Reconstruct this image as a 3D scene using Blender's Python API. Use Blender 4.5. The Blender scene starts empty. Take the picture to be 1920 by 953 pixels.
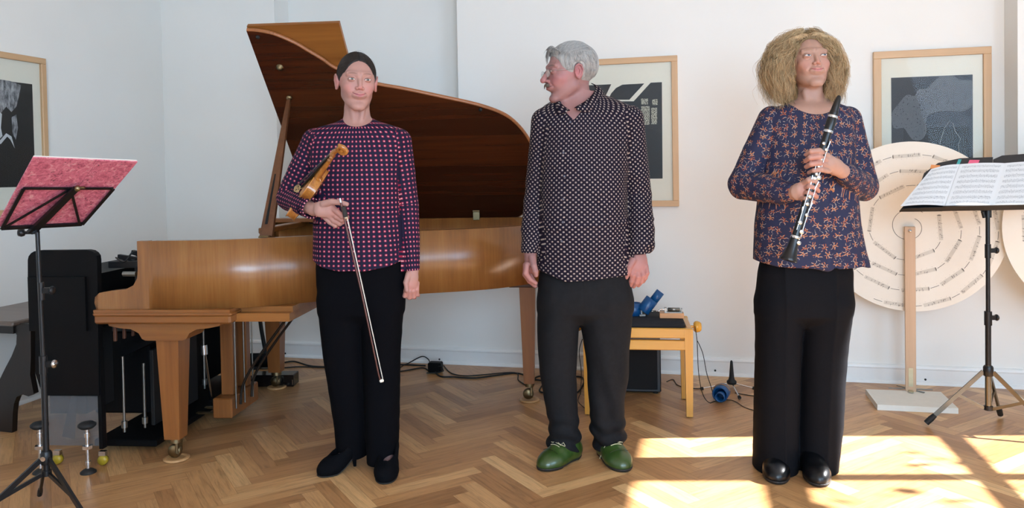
import bpy, math, random, time
import numpy as np
from mathutils import Vector, Matrix
T0 = time.time()
random.seed(7); RNG = np.random.default_rng(7)
S = bpy.context.scene
# ------------------------------------------------------------------ camera, sky, sun, window light, exposure
F_PX, EYE, PITCH, ROLL, YAW, PPY = 1450.0, 1.26, 0.023, 0.0175, math.radians(13.53), 353.0
camd = bpy.data.cameras.new('camera'); cam = bpy.data.objects.new('camera', camd); S.collection.objects.link(cam)
camd.sensor_width = 36; camd.lens = F_PX / 1920 * 36; camd.shift_y = -(476.5 - PPY) / 1920
camd.clip_start = 0.05
_f = Vector((0, math.cos(PITCH), -math.sin(PITCH))); _u0 = Vector((0, math.sin(PITCH), math.cos(PITCH))); _r0 = Vector((1, 0, 0))
_r = _r0 * math.cos(ROLL) - _u0 * math.sin(ROLL); _u = _u0 * math.cos(ROLL) + _r0 * math.sin(ROLL)
_M = Matrix((( _r.x, _u.x, -_f.x), (_r.y, _u.y, -_f.y), (_r.z, _u.z, -_f.z))).to_4x4()
cam.matrix_world = Matrix.Translation((0, 0, EYE)) @ Matrix.Rotation(YAW, 4, 'Z') @ _M
S.camera = cam
S.view_settings.view_transform = 'Standard'; S.view_settings.look = 'None'
S.view_settings.gamma = 1; S.view_settings.use_curve_mapping = False
S.view_settings.exposure = 0.33
w = bpy.data.worlds.new('sky'); S.world = w; w.use_nodes = True
_bg = w.node_tree.nodes['Background']; _sk = w.node_tree.nodes.new('ShaderNodeTexSky')
_sk.sky_type = 'HOSEK_WILKIE'; _sk.sun_direction = (0.8, 0.16, 0.6); _sk.turbidity = 3
w.node_tree.links.new(_sk.outputs[0], _bg.inputs[0]); _bg.inputs[1].default_value = 0.8
def light(name, kind, energy, color, loc, direction, **k):
    d = bpy.data.lights.new(name, kind); d.energy = energy; d.color = color
    for a, b in k.items(): setattr(d, a, b)
    o = bpy.data.objects.new(name, d); S.collection.objects.link(o); o.location = loc
    o.rotation_euler = Vector(direction).to_track_quat('-Z', 'Z').to_euler(); return o
SUNDIR = Vector((-0.98 * math.cos(math.radians(36.5)), -0.2 * math.cos(math.radians(36.5)), -math.sin(math.radians(36.5))))
light('sun', 'SUN', 30.0, (0.98, 0.98, 1.0), (6, 2, 5), SUNDIR, angle=0.009)
# daylight coming in through the window openings of the right wall and of the wall behind the camera
light('daylight_side', 'AREA', 8, (0.72, 0.86, 1.0), (3.32, 2.95, 1.75), (-1, -0.0, -0.15), shape='RECTANGLE', size=2.9, size_y=1.9)
light('daylight_side_front', 'AREA', 108, (0.46, 0.71, 1.0), (3.32, -0.7, 1.75), (-1, 0.30, -0.10), shape='RECTANGLE', size=2.6, size_y=1.9)
light('daylight_rear', 'AREA', 185, (0.53, 0.76, 1.0), (1.06, -2.45, 1.8), (-.45, 1, -0.08), shape='RECTANGLE', size=2.4, size_y=1.7)

# ------------------------------------------------------------------ helpers
CY, SY = math.cos(YAW), math.sin(YAW)
def W(X, Y, Z=0.0):            # camera-facing floor frame (right, forward, up) -> world
    return Vector((CY * X - SY * Y, SY * X + CY * Y, Z))
def at(px, py, Y):             # point seen at pixel (px,py) at forward distance Y -> floor frame (X,Y,Z)
    u = (px - 960) / F_PX; v = (PPY - py) / F_PX
    d = _f + _r * u + _u * v
    t = Y / d.y
    return Vector((d.x * t, Y, EYE + d.z * t))
def ground(px, py, z=0.0):     # pixel on the horizontal plane z
    u = (px - 960) / F_PX; v = (PPY - py) / F_PX
    d = _f + _r * u + _u * v
    t = (z - EYE) / d.z
    return Vector((d.x * t, d.y * t, z))
def wallpt(px, py, ywall):     # pixel on the room plane y = ywall (world)
    u = (px - 960) / F_PX; v = (PPY - py) / F_PX
    d = _f + _r * u + _u * v; dw = W(d.x, d.y, d.z)
    t = ywall / dw.y
    return Vector((dw.x * t, ywall, EYE + dw.z * t))
def link(o, parent=None):
    S.collection.objects.link(o)
    if parent is not None: o.parent = parent
    return o
def tag(o, label, cat, group=None):
    o['label'] = label; o['category'] = cat
    if group: o['group'] = group
    return o
def thing(name, label, cat, loc, rz=None, group=None):
    o = bpy.data.objects.new(name, None); o.empty_display_size = 0.1; link(o)
    o.location = loc; o.rotation_euler = (0, 0, YAW if rz is None else rz)
    return tag(o, label, cat, group)
def struct(o): o['kind'] = 'structure'; return o
def rotm(rx=0, ry=0, rz=0):
    return (Matrix.Rotation(rz, 3, 'Z') @ Matrix.Rotation(ry, 3, 'Y') @ Matrix.Rotation(rx, 3, 'X'))
def basis(zdir, xhint=(1, 0, 0)):
    z = Vector(zdir).normalized(); x = Vector(xhint) - z * Vector(xhint).dot(z)
    if x.length < 1e-4: x = Vector((0, 1, 0)) - z * z.y
    x.normalize(); y = z.cross(x)
    return Matrix(((x.x, y.x, z.x), (x.y, y.y, z.y), (x.z, y.z, z.z)))
class MB:                      # mesh builder
    def __init__(s): s.v = []; s.f = []; s.m = []; s.sm = []; s.c = None
    def add(s, vs, fs, mi=0, smooth=False):
        n = len(s.v); s.v += [tuple(p) for p in vs]
        for f in fs: s.f.append(tuple(n + i for i in f)); s.m.append(mi); s.sm.append(smooth)
        return s
    def box(s, c, size, R=None, mi=0, bevel=0.0):
        hx, hy, hz = size[0] / 2, size[1] / 2, size[2] / 2
        b = min(bevel, hx * .9, hy * .9, hz * .9)
        c = Vector(c)
        def X(p): 
            p = Vector(p); return tuple(c + (R @ p if R is not None else p))
        if b <= 0:
            vs = [X((x, y, z)) for x in (-hx, hx) for y in (-hy, hy) for z in (-hz, hz)]
            s.add(vs, [(0, 1, 3, 2), (4, 6, 7, 5), (0, 4, 5, 1), (2, 3, 7, 6), (0, 2, 6, 4), (1, 5, 7, 3)], mi)
        else:
            idx = {}; vs = []
            for sx in (-1, 1):
                for sy in (-1, 1):
                    for sz in (-1, 1):
                        for k, p in enumerate(((sx * hx, sy * (hy - b), sz * (hz - b)), (sx * (hx - b), sy * hy, sz * (hz - b)), (sx * (hx - b), sy * (hy - b), sz * hz))):
                            idx[(sx, sy, sz, k)] = len(vs); vs.append(X(p))
            fs = []
            for k in range(3):
                for sg in (-1, 1):
                    o = [(-1, -1), (1, -1), (1, 1), (-1, 1)]
                    q = []
                    for a, bb in o:
                        t = [0, 0, 0]; t[k] = sg; t[(k + 1) % 3] = a; t[(k + 2) % 3] = bb
                        q.append(idx[(t[0], t[1], t[2], k)])
                    fs.append(tuple(q if sg > 0 else q[::-1]))
            for k in range(3):       # edge bevels along axis k
                for a in (-1, 1):
                    for bb in (-1, 1):
                        i, j = (k + 1) % 3, (k + 2) % 3
                        def K(sk, kk):
                            t = [0, 0, 0]; t[k] = sk; t[i] = a; t[j] = bb; return idx[(t[0], t[1], t[2], kk)]
                        q = (K(-1, i), K(1, i), K(1, j), K(-1, j))
                        fs.append(q if a * bb > 0 else q[::-1])
            for sx in (-1, 1):
                for sy in (-1, 1):
                    for sz in (-1, 1):
                        q = tuple(idx[(sx, sy, sz, k)] for k in range(3)); fs.append(q if sx * sy * sz > 0 else q[::-1])
            s.add(vs, fs, mi)
        return s
    def tube(s, pts, r, n=10, mi=0, caps=True, smooth=True, squash=None, xh=(1, 0, 0), closed=False):
        pts = [Vector(p) for p in pts]; L = len(pts)
        rs = r if isinstance(r, (list, tuple)) else [r] * L
        vs = []; prev = None
        for i, p in enumerate(pts):
            if closed: t = pts[(i + 1) % L] - pts[i - 1]
            else: t = pts[min(i + 1, L - 1)] - pts[max(i - 1, 0)]
            if t.length < 1e-9: t = Vector((0, 0, 1))
            t.normalize()
            if prev is None: B = basis(t, xh); x = B.col[0]
            else:
                x = prev - t * prev.dot(t)
                if x.length < 1e-5: x = basis(t).col[0]
                x.normalize()
            prev = x.copy(); y = t.cross(x)
            sq = squash if squash else 1.0
            for k in range(n):
                a = 2 * math.pi * k / n
                vs.append(p + (x * math.cos(a) + y * math.sin(a) * sq) * rs[i])
        fs = []
        for i in range(L if closed else L - 1):
            i2 = (i + 1) % L
            for k in range(n):
                k2 = (k + 1) % n
                fs.append((i * n + k, i * n + k2, i2 * n + k2, i2 * n + k))
        s.add(vs, fs, mi, smooth)
        if caps and not closed:
            s.add(vs[:n], [tuple(range(n))[::-1]], mi); s.add(vs[-n:], [tuple(range(n))], mi)
        return s
    def lathe(s, prof, c=(0, 0, 0), R=None, n=24, mi=0, smooth=True):   # prof: (r, z)
        c = Vector(c); vs = []
        for r, z in prof:
            for k in range(n):
                a = 2 * math.pi * k / n; p = Vector((r * math.cos(a), r * math.sin(a), z))
                vs.append(c + (R @ p if R is not None else p))
        fs = []
        for i in range(len(prof) - 1):
            for k in range(n):
                k2 = (k + 1) % n; fs.append((i * n + k, i * n + k2, (i + 1) * n + k2, (i + 1) * n + k))
        s.add(vs, fs, mi, smooth)
        if prof[0][0] > 1e-6: s.add(vs[:n], [tuple(range(n))[::-1]], mi)
        if prof[-1][0] > 1e-6: s.add(vs[-n:], [tuple(range(n))], mi)
        return s
    def prism(s, out, a, b, fn, mi=0, smooth=False, caps=True):  # outline 2D list extruded from a to b; fn(u,v,w)->3D
        n = len(out)
        va = [fn(u, v, a) for u, v in out]; vb = [fn(u, v, b) for u, v in out]
        s.add(va + vb, [(i, (i + 1) % n, n + (i + 1) % n, n + i) for i in range(n)], mi, smooth)
        if caps: s.add(va, [tuple(range(n))[::-1]], mi); s.add(vb, [tuple(range(n))], mi)
        return s
    def sphere(s, c, r, n=16, m=10, mi=0, R=None):
        if not isinstance(r, (tuple, list)): r = (r, r, r)
        c = Vector(c); vs = []
        for i in range(m + 1):
            th = math.pi * i / m
            for k in range(n):
                a = 2 * math.pi * k / n; p = Vector((r[0] * math.sin(th) * math.cos(a), r[1] * math.sin(th) * math.sin(a), r[2] * math.cos(th)))
                vs.append(c + (R @ p if R is not None else p))
        fs = [(i * n + k, (i + 1) * n + k, (i + 1) * n + (k + 1) % n, i * n + (k + 1) % n) for i in range(m) for k in range(n)]
        return s.add(vs, fs, mi, True)
    def build(s, name, mats, parent=None, origin=None, fixn=True):
        me = bpy.data.meshes.new(name)
        o3 = Vector(origin) if origin is not None else Vector((0, 0, 0))
        me.from_pydata([tuple(Vector(p) - o3) for p in s.v], [], s.f)
        if not isinstance(mats, (list, tuple)): mats = [mats]
        for m in mats: me.materials.append(m)
        me.polygons.foreach_set('material_index', s.m); me.polygons.foreach_set('use_smooth', s.sm)
        me.update()
        if fixn:
            import bmesh
            bm = bmesh.new(); bm.from_mesh(me); bmesh.ops.recalc_face_normals(bm, faces=bm.faces); bm.to_mesh(me); bm.free()
        o = bpy.data.objects.new(name, me); link(o, parent)
        if origin is not None: o.location = o3
        return o
def catmull(pts, n=8, closed=False):
    P = [Vector(p) for p in pts]; out = []; L = len(P)
    rng = range(L) if closed else range(L - 1)
    for i in rng:
        p0, p1, p2, p3 = (P[(i - 1) % L], P[i], P[(i + 1) % L], P[(i + 2) % L]) if closed else (P[max(i - 1, 0)], P[i], P[i + 1], P[min(i + 2, L - 1)])
        for k in range(n):
            t = k / n
            out.append(0.5 * ((2 * p1) + (-p0 + p2) * t + (2 * p0 - 5 * p1 + 4 * p2 - p3) * t * t + (-p0 + 3 * p1 - 3 * p2 + p3) * t ** 3))
    if not closed: out.append(P[-1])
    return out
# ------------------------------------------------------------------ materials
class NT:
    def __init__(s, m): s.t = m.node_tree; s.N = s.t.nodes; s.L = s.t.links; s.b = s.N['Principled BSDF']
    def new(s, kind, **k):
        n = s.N.new(kind)
        for a, b in k.items(): setattr(n, a, b)
        return n
    def set(s, sock, v):
        if isinstance(v, bpy.types.NodeSocket): s.L.new(v, sock)
        else: sock.default_value = v
    def math(s, op, a, b=None, c=None, clamp=False):
        n = s.new('ShaderNodeMath', operation=op, use_clamp=clamp); s.set(n.inputs[0], a)
        if b is not None: s.set(n.inputs[1], b)
        if c is not None: s.set(n.inputs[2], c)
        return n.outputs[0]
    def vmath(s, op, a, b=None):
        n = s.new('ShaderNodeVectorMath', operation=op); s.set(n.inputs[0], a)
        if b is not None: s.set(n.inputs[1], b)
        return n.outputs[1] if op in ('LENGTH', 'DOT_PRODUCT') else n.outputs[0]
    def mix(s, f, a, b, blend='MIX'):
        n = s.new('ShaderNodeMix', data_type='RGBA', blend_type=blend); s.set(n.inputs[0], f); s.set(n.inputs[6], a); s.set(n.inputs[7], b); return n.outputs[2]
    def coords(s, which='Object'): return s.new('ShaderNodeTexCoord').outputs[which]
    def mapping(s, v, scale=(1, 1, 1), rot=(0, 0, 0), loc=(0, 0, 0)):
        n = s.new('ShaderNodeMapping'); s.set(n.inputs[0], v); n.inputs[1].default_value = loc; n.inputs[2].default_value = rot; n.inputs[3].default_value = scale; return n.outputs[0]
    def noise(s, v, scale, detail=3, rough=.5, dist=0, out=0):
        n = s.new('ShaderNodeTexNoise'); s.set(n.inputs['Vector'], v); n.inputs['Scale'].default_value = scale; n.inputs['Detail'].default_value = detail
        n.inputs['Roughness'].default_value = rough; n.inputs['Distortion'].default_value = dist; return n.outputs[out]
    def ramp(s, f, stops):
        n = s.new('ShaderNodeValToRGB'); s.set(n.inputs[0], f); e = n.color_ramp.elements
        e[0].position, e[0].color = stops[0][0], (*stops[0][1], 1); e[1].position, e[1].color = stops[-1][0], (*stops[-1][1], 1)
        for p, c in stops[1:-1]: q = e.new(p); q.color = (*c, 1)
        return n.outputs[0]
    def bump(s, h, strength=.3, dist=.01):
        n = s.new('ShaderNodeBump'); s.set(n.inputs['Height'], h); n.inputs['Strength'].default_value = strength; n.inputs['Distance'].default_value = dist
        s.L.new(n.outputs[0], s.b.inputs['Normal']); return n
    def sep(s, v):
        n = s.new('ShaderNodeSeparateXYZ'); s.set(n.inputs[0], v); return n.outputs
    def comb(s, x, y, z):
        n = s.new('ShaderNodeCombineXYZ'); s.set(n.inputs[0], x); s.set(n.inputs[1], y); s.set(n.inputs[2], z); return n.outputs[0]
def lin(c):
    if isinstance(c, str): c = tuple(int(c[i:i + 2], 16) for i in (0, 2, 4))
    return tuple(((x / 255) / 12.92 if x / 255 <= .04045 else ((x / 255 + .055) / 1.055) ** 2.4) for x in c)
def newmat(name, col=(.5, .5, .5), rough=.5, metal=0.0, **k):
    m = bpy.data.materials.new(name); m.use_nodes = True; n = NT(m)
    n.b.inputs['Base Color'].default_value = (*col, 1); n.b.inputs['Roughness'].default_value = rough; n.b.inputs['Metallic'].default_value = metal
    for a, b in k.items():
        n.b.inputs[a.replace('_', ' ')].default_value = b
    return m, n
def plain(name, hexc, rough=.5, metal=0.0, var=0.08, scale=30, bump=0.0, **k):
    c = lin(hexc); m, n = newmat(name, c, rough, metal, **k)
    v = n.noise(n.coords(), scale, 4)
    n.set(n.b.inputs['Base Color'], n.ramp(v, [(.25, tuple(x * (1 - var) for x in c)), (.75, tuple(min(1, x * (1 + var)) for x in c))]))
    if bump: n.bump(v, bump, .002)
    return m
def wood(name, dark, light, axis=0, scale=1.0, rough=.38, bump=.05, coat=0.0, space='Object'):
    m, n = newmat(name, lin(light), rough)
    sc = [26 * scale] * 3; sc[axis] = 1.6 * scale
    v = n.mapping(n.coords(space), tuple(sc))
    a = n.noise(v, 1.0, 6, .6, .6)
    sc2 = [140 * scale] * 3; sc2[axis] = 5 * scale
    b = n.noise(n.mapping(n.coords(space), tuple(sc2)), 1.0, 3, .6)
    f = n.math('ADD', n.math('MULTIPLY', a, .75), n.math('MULTIPLY', b, .25))
    n.set(n.b.inputs['Base Color'], n.ramp(f, [(.3, lin(dark)), (.7, lin(light))]))
    if bump: n.bump(f, bump, .002)
    if coat: n.b.inputs['Coat Weight'].default_value = coat; n.b.inputs['Coat Roughness'].default_value = .25
    return m
M = {}
M['wall'] = plain('white_plaster', 'E9E7E2', .85, var=.012, scale=3, bump=.03)
M['trim'] = plain('white_gloss_paint', 'E6E6E4', .4, var=.01)
M['black'] = plain('black_satin_paint', '060608', .55, var=.2, Specular_IOR_Level=.14)
M['blackmat'] = plain('black_matte', '0C0C0D', .8, var=.2)
M['stand'] = plain('black_lacquered_steel', '17181B', .35, .3)
M['chrome'] = plain('chrome', 'D8D8DA', .15, 1.0, var=.02)
M['steel'] = plain('brushed_steel', '8C8C88', .35, 1.0, var=.1)
M['brass'] = plain('old_brass', '8A7A5C', .38, 1.0, var=.15)
M['rubber'] = plain('black_rubber', '121212', .7)
M['paper'] = plain('paper', 'E6E4DF', .8, var=.02)
M['blue'] = plain('blue_plastic', '0E4C80', .35, var=.08)
M['piano'] = wood('walnut_veneer', '6B3A1A', '98602C', axis=0, scale=.5, rough=.33, coat=.25)
M['pianov'] = wood('walnut_veneer_vertical', '6C3C1A', '9A6030', axis=2, scale=.35, rough=.33, coat=.25)
M['pianol'] = wood('walnut_lid_underside', '4A2412', '6A3A1E', axis=0, scale=.35, rough=.28, coat=.3)
M['flap'] = wood('walnut_flap', '7A481E', 'A0662E', axis=0, scale=.4, rough=.35)
M['beech'] = wood('pale_beech', 'BF9C7C', 'D2B294', axis=2, scale=.6, rough=.5)
M['beechx'] = wood('pale_beech_frame', 'C29A70', 'D4AE84', axis=0, scale=.6, rough=.45)
M['beechz'] = wood('pale_beech_frame_upright', 'C29A70', 'D4AE84', axis=2, scale=.6, rough=.45)
M['yellowwood'] = wood('yellow_lacquered_beech', 'C98E35', 'DFA548', axis=2, scale=.5, rough=.3, coat=.2)
M['yellowx'] = wood('yellow_lacquered_beech_rail', 'C98E35', 'DFA548', axis=0, scale=.5, rough=.3, coat=.2)
# ------------------------------------------------------------------ room
YB = 4.81; XL = -3.71; XR = 3.3; YF = -2.5; ZC = 3.2; ND = 0.19
def floor_mesh():
    L, Wd = 6, 0.07
    vs = []; uv = []; fs = []
    c45 = math.cos(math.pi / 4)
    rng = random.Random(3)
    def put(x0, y0, lx, ly):
        cx, cy = (x0 + lx / 2) * Wd, (y0 + ly / 2) * Wd
        wx, wy = (cx - cy) * c45, (cx + cy) * c45
        wy += 1.3
        if not (XL - .4 < wx < XR + .4 and YF - .4 < wy < YB + .4): return
        g = 0.0003
        P = [(x0 * Wd + g, y0 * Wd + g), ((x0 + lx) * Wd - g, y0 * Wd + g), ((x0 + lx) * Wd - g, (y0 + ly) * Wd - g), (x0 * Wd + g, (y0 + ly) * Wd - g)]
        n = len(vs)
        for x, y in P: vs.append(((x - y) * c45, (x + y) * c45 + 1.3, 0.0))
        o = rng.random() * 40; o2 = rng.random() * 40
        l, w_ = (lx, ly) if lx > ly else (ly, lx)
        q = [(0, 0), (l * Wd, 0), (l * Wd, w_ * Wd), (0, w_ * Wd)]
        if ly > lx: q = [(0, 0), (0, w_ * Wd), (l * Wd, w_ * Wd), (l * Wd, 0)]
        uv.extend([(a + o, b + o2) for a, b in q]); fs.append((n, n + 1, n + 2, n + 3))
    R_ = 75
    for k in range(-R_, R_ + 1):
        for m in range(-14, 15):
            put(k + m * L, k - m * L, L, 1)
            put(2 * L - 1 + k + m * L, k - m * L, 1, L)
    me = bpy.data.meshes.new('floor'); me.from_pydata(vs, [], fs)
    u = me.uv_layers.new(name='UVMap'); u.data.foreach_set('uv', np.array(uv, dtype='f4').ravel())
    m, n = newmat('oak_herringbone_parquet', (.3, .2, .1), .32)
    geo = n.new('ShaderNodeNewGeometry'); rnd = geo.outputs['Random Per Island']
    base = n.ramp(rnd, [(0.0, lin('9A6E46')), (.2, lin('AE8055')), (.55, lin('BA8B5C')), (.85, lin('C69867')), (1.0, lin('DAB07C'))])
    uvc = n.coords('UV')
    gr = n.noise(n.mapping(uvc, (5, 60, 1)), 1, 5, .6, .8)
    gr2 = n.noise(n.mapping(uvc, (12, 260, 1)), 1, 3, .6)
    col = n.mix(.55, base, n.ramp(gr, [(.3, (.45, .40, .36)), (.5, (1, 1, 1)), (.75, (1.25, 1.2, 1.15))]), 'MULTIPLY')
    col = n.mix(.25, col, n.ramp(gr2, [(.3, (.5, .45, .4)), (.6, (1.1, 1.1, 1.1))]), 'MULTIPLY')
    n.set(n.b.inputs['Base Color'], col)
    n.set(n.b.inputs['Roughness'], n.math('MULTIPLY_ADD', n.noise(n.coords(), 3, 3), .2, .24))
    n.bump(gr, .06, .002)
    me.materials.append(m)
    o = link(bpy.data.objects.new('floor', me)); struct(o)
    return o
floor_mesh()
b = MB(); b.box(((XL + XR) / 2, (YB + YF) / 2, -0.032), (XR - XL + 1, YB - YF + 1, 0.06))
struct(b.build('trim_0', plain('dark_joint', '6A4A30', .8)))            # sub-floor under the parquet joints
# back wall with two recessed former window niches
nx0 = wallpt(516, 100, YB).x; nx1 = wallpt(858, 100, YB).x
mx0 = wallpt(1529, 60, YB).x; mx1 = wallpt(1883, 60, YB + ND).x
SILL = wallpt(1895, 467, YB + ND).z
NT_ = 2.75
b = MB()
def wb(x0, x1, y0, y1, z0, z1): b.box(((x0 + x1) / 2, (y0 + y1) / 2, (z0 + z1) / 2), (x1 - x0, y1 - y0, z1 - z0))
YO = YB + .36
wb(XL - .3, nx0, YB, YO, 0, ZC); wb(nx1, mx0, YB, YO, 0, ZC); wb(mx1, XR + .3, YB, YO, 0, ZC)
for x0, x1 in ((nx0, nx1), (mx0, mx1)):
    wb(x0, x1, YB, YO, 0, SILL); wb(x0, x1, YB + ND, YO, SILL, NT_); wb(x0, x1, YB, YO, NT_, ZC)
struct(b.build('wall_back', M['wall']))
b = MB(); b.box((XL - .15, (YB + YF) / 2, ZC / 2), (.3, YB - YF, ZC)); struct(b.build('wall_left', M['wall']))
b = MB(); b.box(((XL + XR) / 2, (YB + YF) / 2, ZC + .1), (XR - XL + .6, YB - YF + .6, .2)); struct(b.build('ceiling', M['wall']))
# right wall: sunlit window next to the back corner and a second one further front
WZ0, WZ1 = 0.78, 2.94
WIN = [(1.45, 4.44), (-2.0, 0.6)]
b = MB()
ys = [YF] + [v for w_ in sorted(WIN) for v in w_] + [YB]
for i in range(0, len(ys), 2): b.box((XR + .17, (ys[i] + ys[i + 1]) / 2, ZC / 2), (.34, ys[i + 1] - ys[i], ZC))
for y0, y1 in WIN:
    b.box((XR + .17, (y0 + y1) / 2, WZ0 / 2), (.34, y1 - y0, WZ0)); b.box((XR + .17, (y0 + y1) / 2, (WZ1 + ZC) / 2), (.34, y1 - y0, ZC - WZ1))
struct(b.build('wall_right', M['wall']))
b = MB()
RW = (-.16, 2.3)
b.box(((XL + RW[0]) / 2, YF - .15, ZC / 2), (RW[0] - XL, .3, ZC)); b.box(((XR + RW[1]) / 2, YF - .15, ZC / 2), (XR - RW[1], .3, ZC))
b.box((sum(RW) / 2, YF - .15, .45), (RW[1] - RW[0], .3, .9)); b.box((sum(RW) / 2, YF - .15, (2.7 + ZC) / 2), (RW[1] - RW[0], .3, ZC - 2.7))
struct(b.build('wall_front', M['wall']))
def window_frame(name, y0, y1, posts, transoms, x=XR + .28):
    b = MB(); t = .05
    for yy in (y0 + .012, y1 - .012): b.box((x, yy, (WZ0 + WZ1) / 2), (t, .024, WZ1 - WZ0))
    for zz in (WZ0 + .03, WZ1 - .012): b.box((x, (y0 + y1) / 2, zz), (t, y1 - y0, .024 if zz > 1 else .06))
    for yy, wd in posts: b.box((x, yy, (WZ0 + WZ1) / 2), (t, wd, WZ1 - WZ0))
    for zz, wd, ya, yb in transoms: b.box((x, (ya + yb) / 2, zz), (t, yb - ya, wd))
    return struct(b.build(name, M['trim']))
window_frame('window_1', 1.45, 4.44, [(3.925, .06), (3.36, .05), (2.75, .09), (2.1, .05)], [(1.86, .055, 1.45, 4.44), (2.46, .10, 1.45, 3.94)])
window_frame('window_2', -2.0, 0.6, [(-.7, .09)], [(1.70, .05, -2.0, .6)])
b = MB()
for xx in (RW[0] + .03, .65, 1.5, RW[1] - .03): b.box((xx, YF - .2, 1.8), (.06, .05, 1.8))
for zz in (.93, 2.67): b.box((sum(RW) / 2, YF - .2, zz), (RW[1] - RW[0], .05, .06))
struct(b.build('window_3', M['trim']))
# baseboards with a rounded quarter bead on the floor
def baseboard(name, p0, p1, nrm):
    b = MB(); p0 = Vector(p0); p1 = Vector(p1); nrm = Vector(nrm)
    prof = [(0, 0), (.030, 0), (.029, .008), (.024, .015), (.016, .019), (.016, .082), (.019, .090), (.017, .099), (.010, .106), (0, .108)]
    b.prism(prof, 0, 1, lambda u, v, t: tuple(p0.lerp(p1, t) + nrm * u + Vector((0, 0, v))))
    return struct(b.build(name, M['trim']))
baseboard('baseboard_back', (XL, YB, 0), (XR, YB, 0), (0, -1, 0))
baseboard('baseboard_left', (XL, YF, 0), (XL, YB, 0), (1, 0, 0))
baseboard('baseboard_right', (XR, YF, 0), (XR, YB, 0), (-1, 0, 0))
# small screw plugs in the baseboard
for px, py in ((535, 663), (824, 674), (1341, 695), (1735, 712)):
    p = wallpt(px, py, YB - .016); b = MB(); b.lathe([(.006, 0), (.006, .003), (.002, .005)], c=p, R=basis((0, -1, 0)), n=8)
    o = b.build('screw_cap', M['rubber']); struct(o)
# a leafy tree outside the sunny window
def tree():
    root = thing('tree', 'leafy tree outside the right-hand window, seen only by its dappled shade on the sunny floor', 'tree', (5.6, 3.3, -3.0), 0)
    M['leaf'] = plain('green_leaf', '3F6B2A', .6, var=.3); M['bark'] = plain('grey_bark', '5A4C3C', .9, var=.3, bump=.4)
    b = MB(); b.tube([(0, 0, 0), (.1, .05, 2.5), (-.05, 0, 5.2), (.1, -.1, 6.5)], [.16, .13, .09, .04], 8)
    b.build('trunk', M['bark'], root)
    b = MB(); rng = random.Random(11)
    limbs = [((-.05, 0, 4.6), (-.9, .45, 5.6)), ((0, 0, 5.0), (-.7, -.3, 6.3)), ((0, 0, 4.3), (.7, -.9, 5.6)), ((0, 0, 4.8), (-.2, -.9, 6.1))]
    for p, q in limbs: b.tube([p, Vector(p).lerp(Vector(q), .5) + Vector((0, 0, .12)), q], [.05, .03, .012], 6)
    b.build('branch', M['bark'], root)
    b = MB()
    for i in range(520):
        t = rng.random(); p, q = rng.choice(limbs)
        c = Vector(p).lerp(Vector(q), .3 + .8 * t) + Vector((rng.gauss(0, .25), rng.gauss(0, .30), rng.gauss(0, .24)))
        R = rotm(rng.uniform(0, 3), rng.uniform(0, 3), rng.uniform(0, 6)); s = rng.uniform(.035, .075)
        b.add([c + R @ Vector(v) for v in ((-s, 0, 0), (-s * .4, -s * .5, .005), (s * .5, -s * .45, .005), (s, 0, -.01), (s * .5, s * .45, .005), (-s * .4, s * .5, .005))], [(0, 1, 2, 3, 4, 5)])
    o = b.build('foliage', M['leaf'], root, fixn=False); o['kind'] = 'stuff'
tree()
# ------------------------------------------------------------------ framed prints
M['matboard'] = plain('pale_green_mat_board', 'DFDCCD', .9, var=.01)
M['printdark'] = plain('dark_printing_ink', '2E3136', .55, var=.08)
M['inkblack'] = plain('black_printing_ink', '17191A', .5, var=.05)
M['inkline'] = plain('pale_ink_line', 'A9ABA8', .7, var=.02)
def hatch_mat(name, c1, c2, ang, scale, wdt=.5, distort=0.3):
    m, n = newmat(name, lin(c1), .6)
    v = n.mapping(n.coords(), (1, 1, 1), (0, ang, 0))
    s_ = n.sep(v)
    x = n.math('ADD', n.math('MULTIPLY', s_[0], scale), n.math('MULTIPLY', n.noise(n.coords(), 14, 3), distort * 3))
    f = n.math('GREATER_THAN', n.math('FRACT', x), wdt)
    f = n.math('MULTIPLY', f, n.math('GREATER_THAN', n.noise(n.coords(), 90, 2), .36))
    n.set(n.b.inputs['Base Color'], n.mix(f, (*lin(c1), 1), (*lin(c2), 1)))
    return m
glass, gn = newmat('picture_glass', (1, 1, 1), .03)
gn.N.remove(gn.b); _o = gn.N['Material Output']
_tr = gn.new('ShaderNodeBsdfTransparent'); _gl = gn.new('ShaderNodeBsdfGlossy'); _gl.inputs['Roughness'].default_value = .03
_mx = gn.new('ShaderNodeMixShader'); _fr = gn.new('ShaderNodeFresnel'); _fr.inputs[0].default_value = 1.15
gn.L.new(_fr.outputs[0], _mx.inputs[0]); gn.L.new(_tr.outputs[0], _mx.inputs[1]); gn.L.new(_gl.outputs[0], _mx.inputs[2]); gn.L.new(_mx.outputs[0], _o.inputs[0])
M['glass'] = glass
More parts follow.
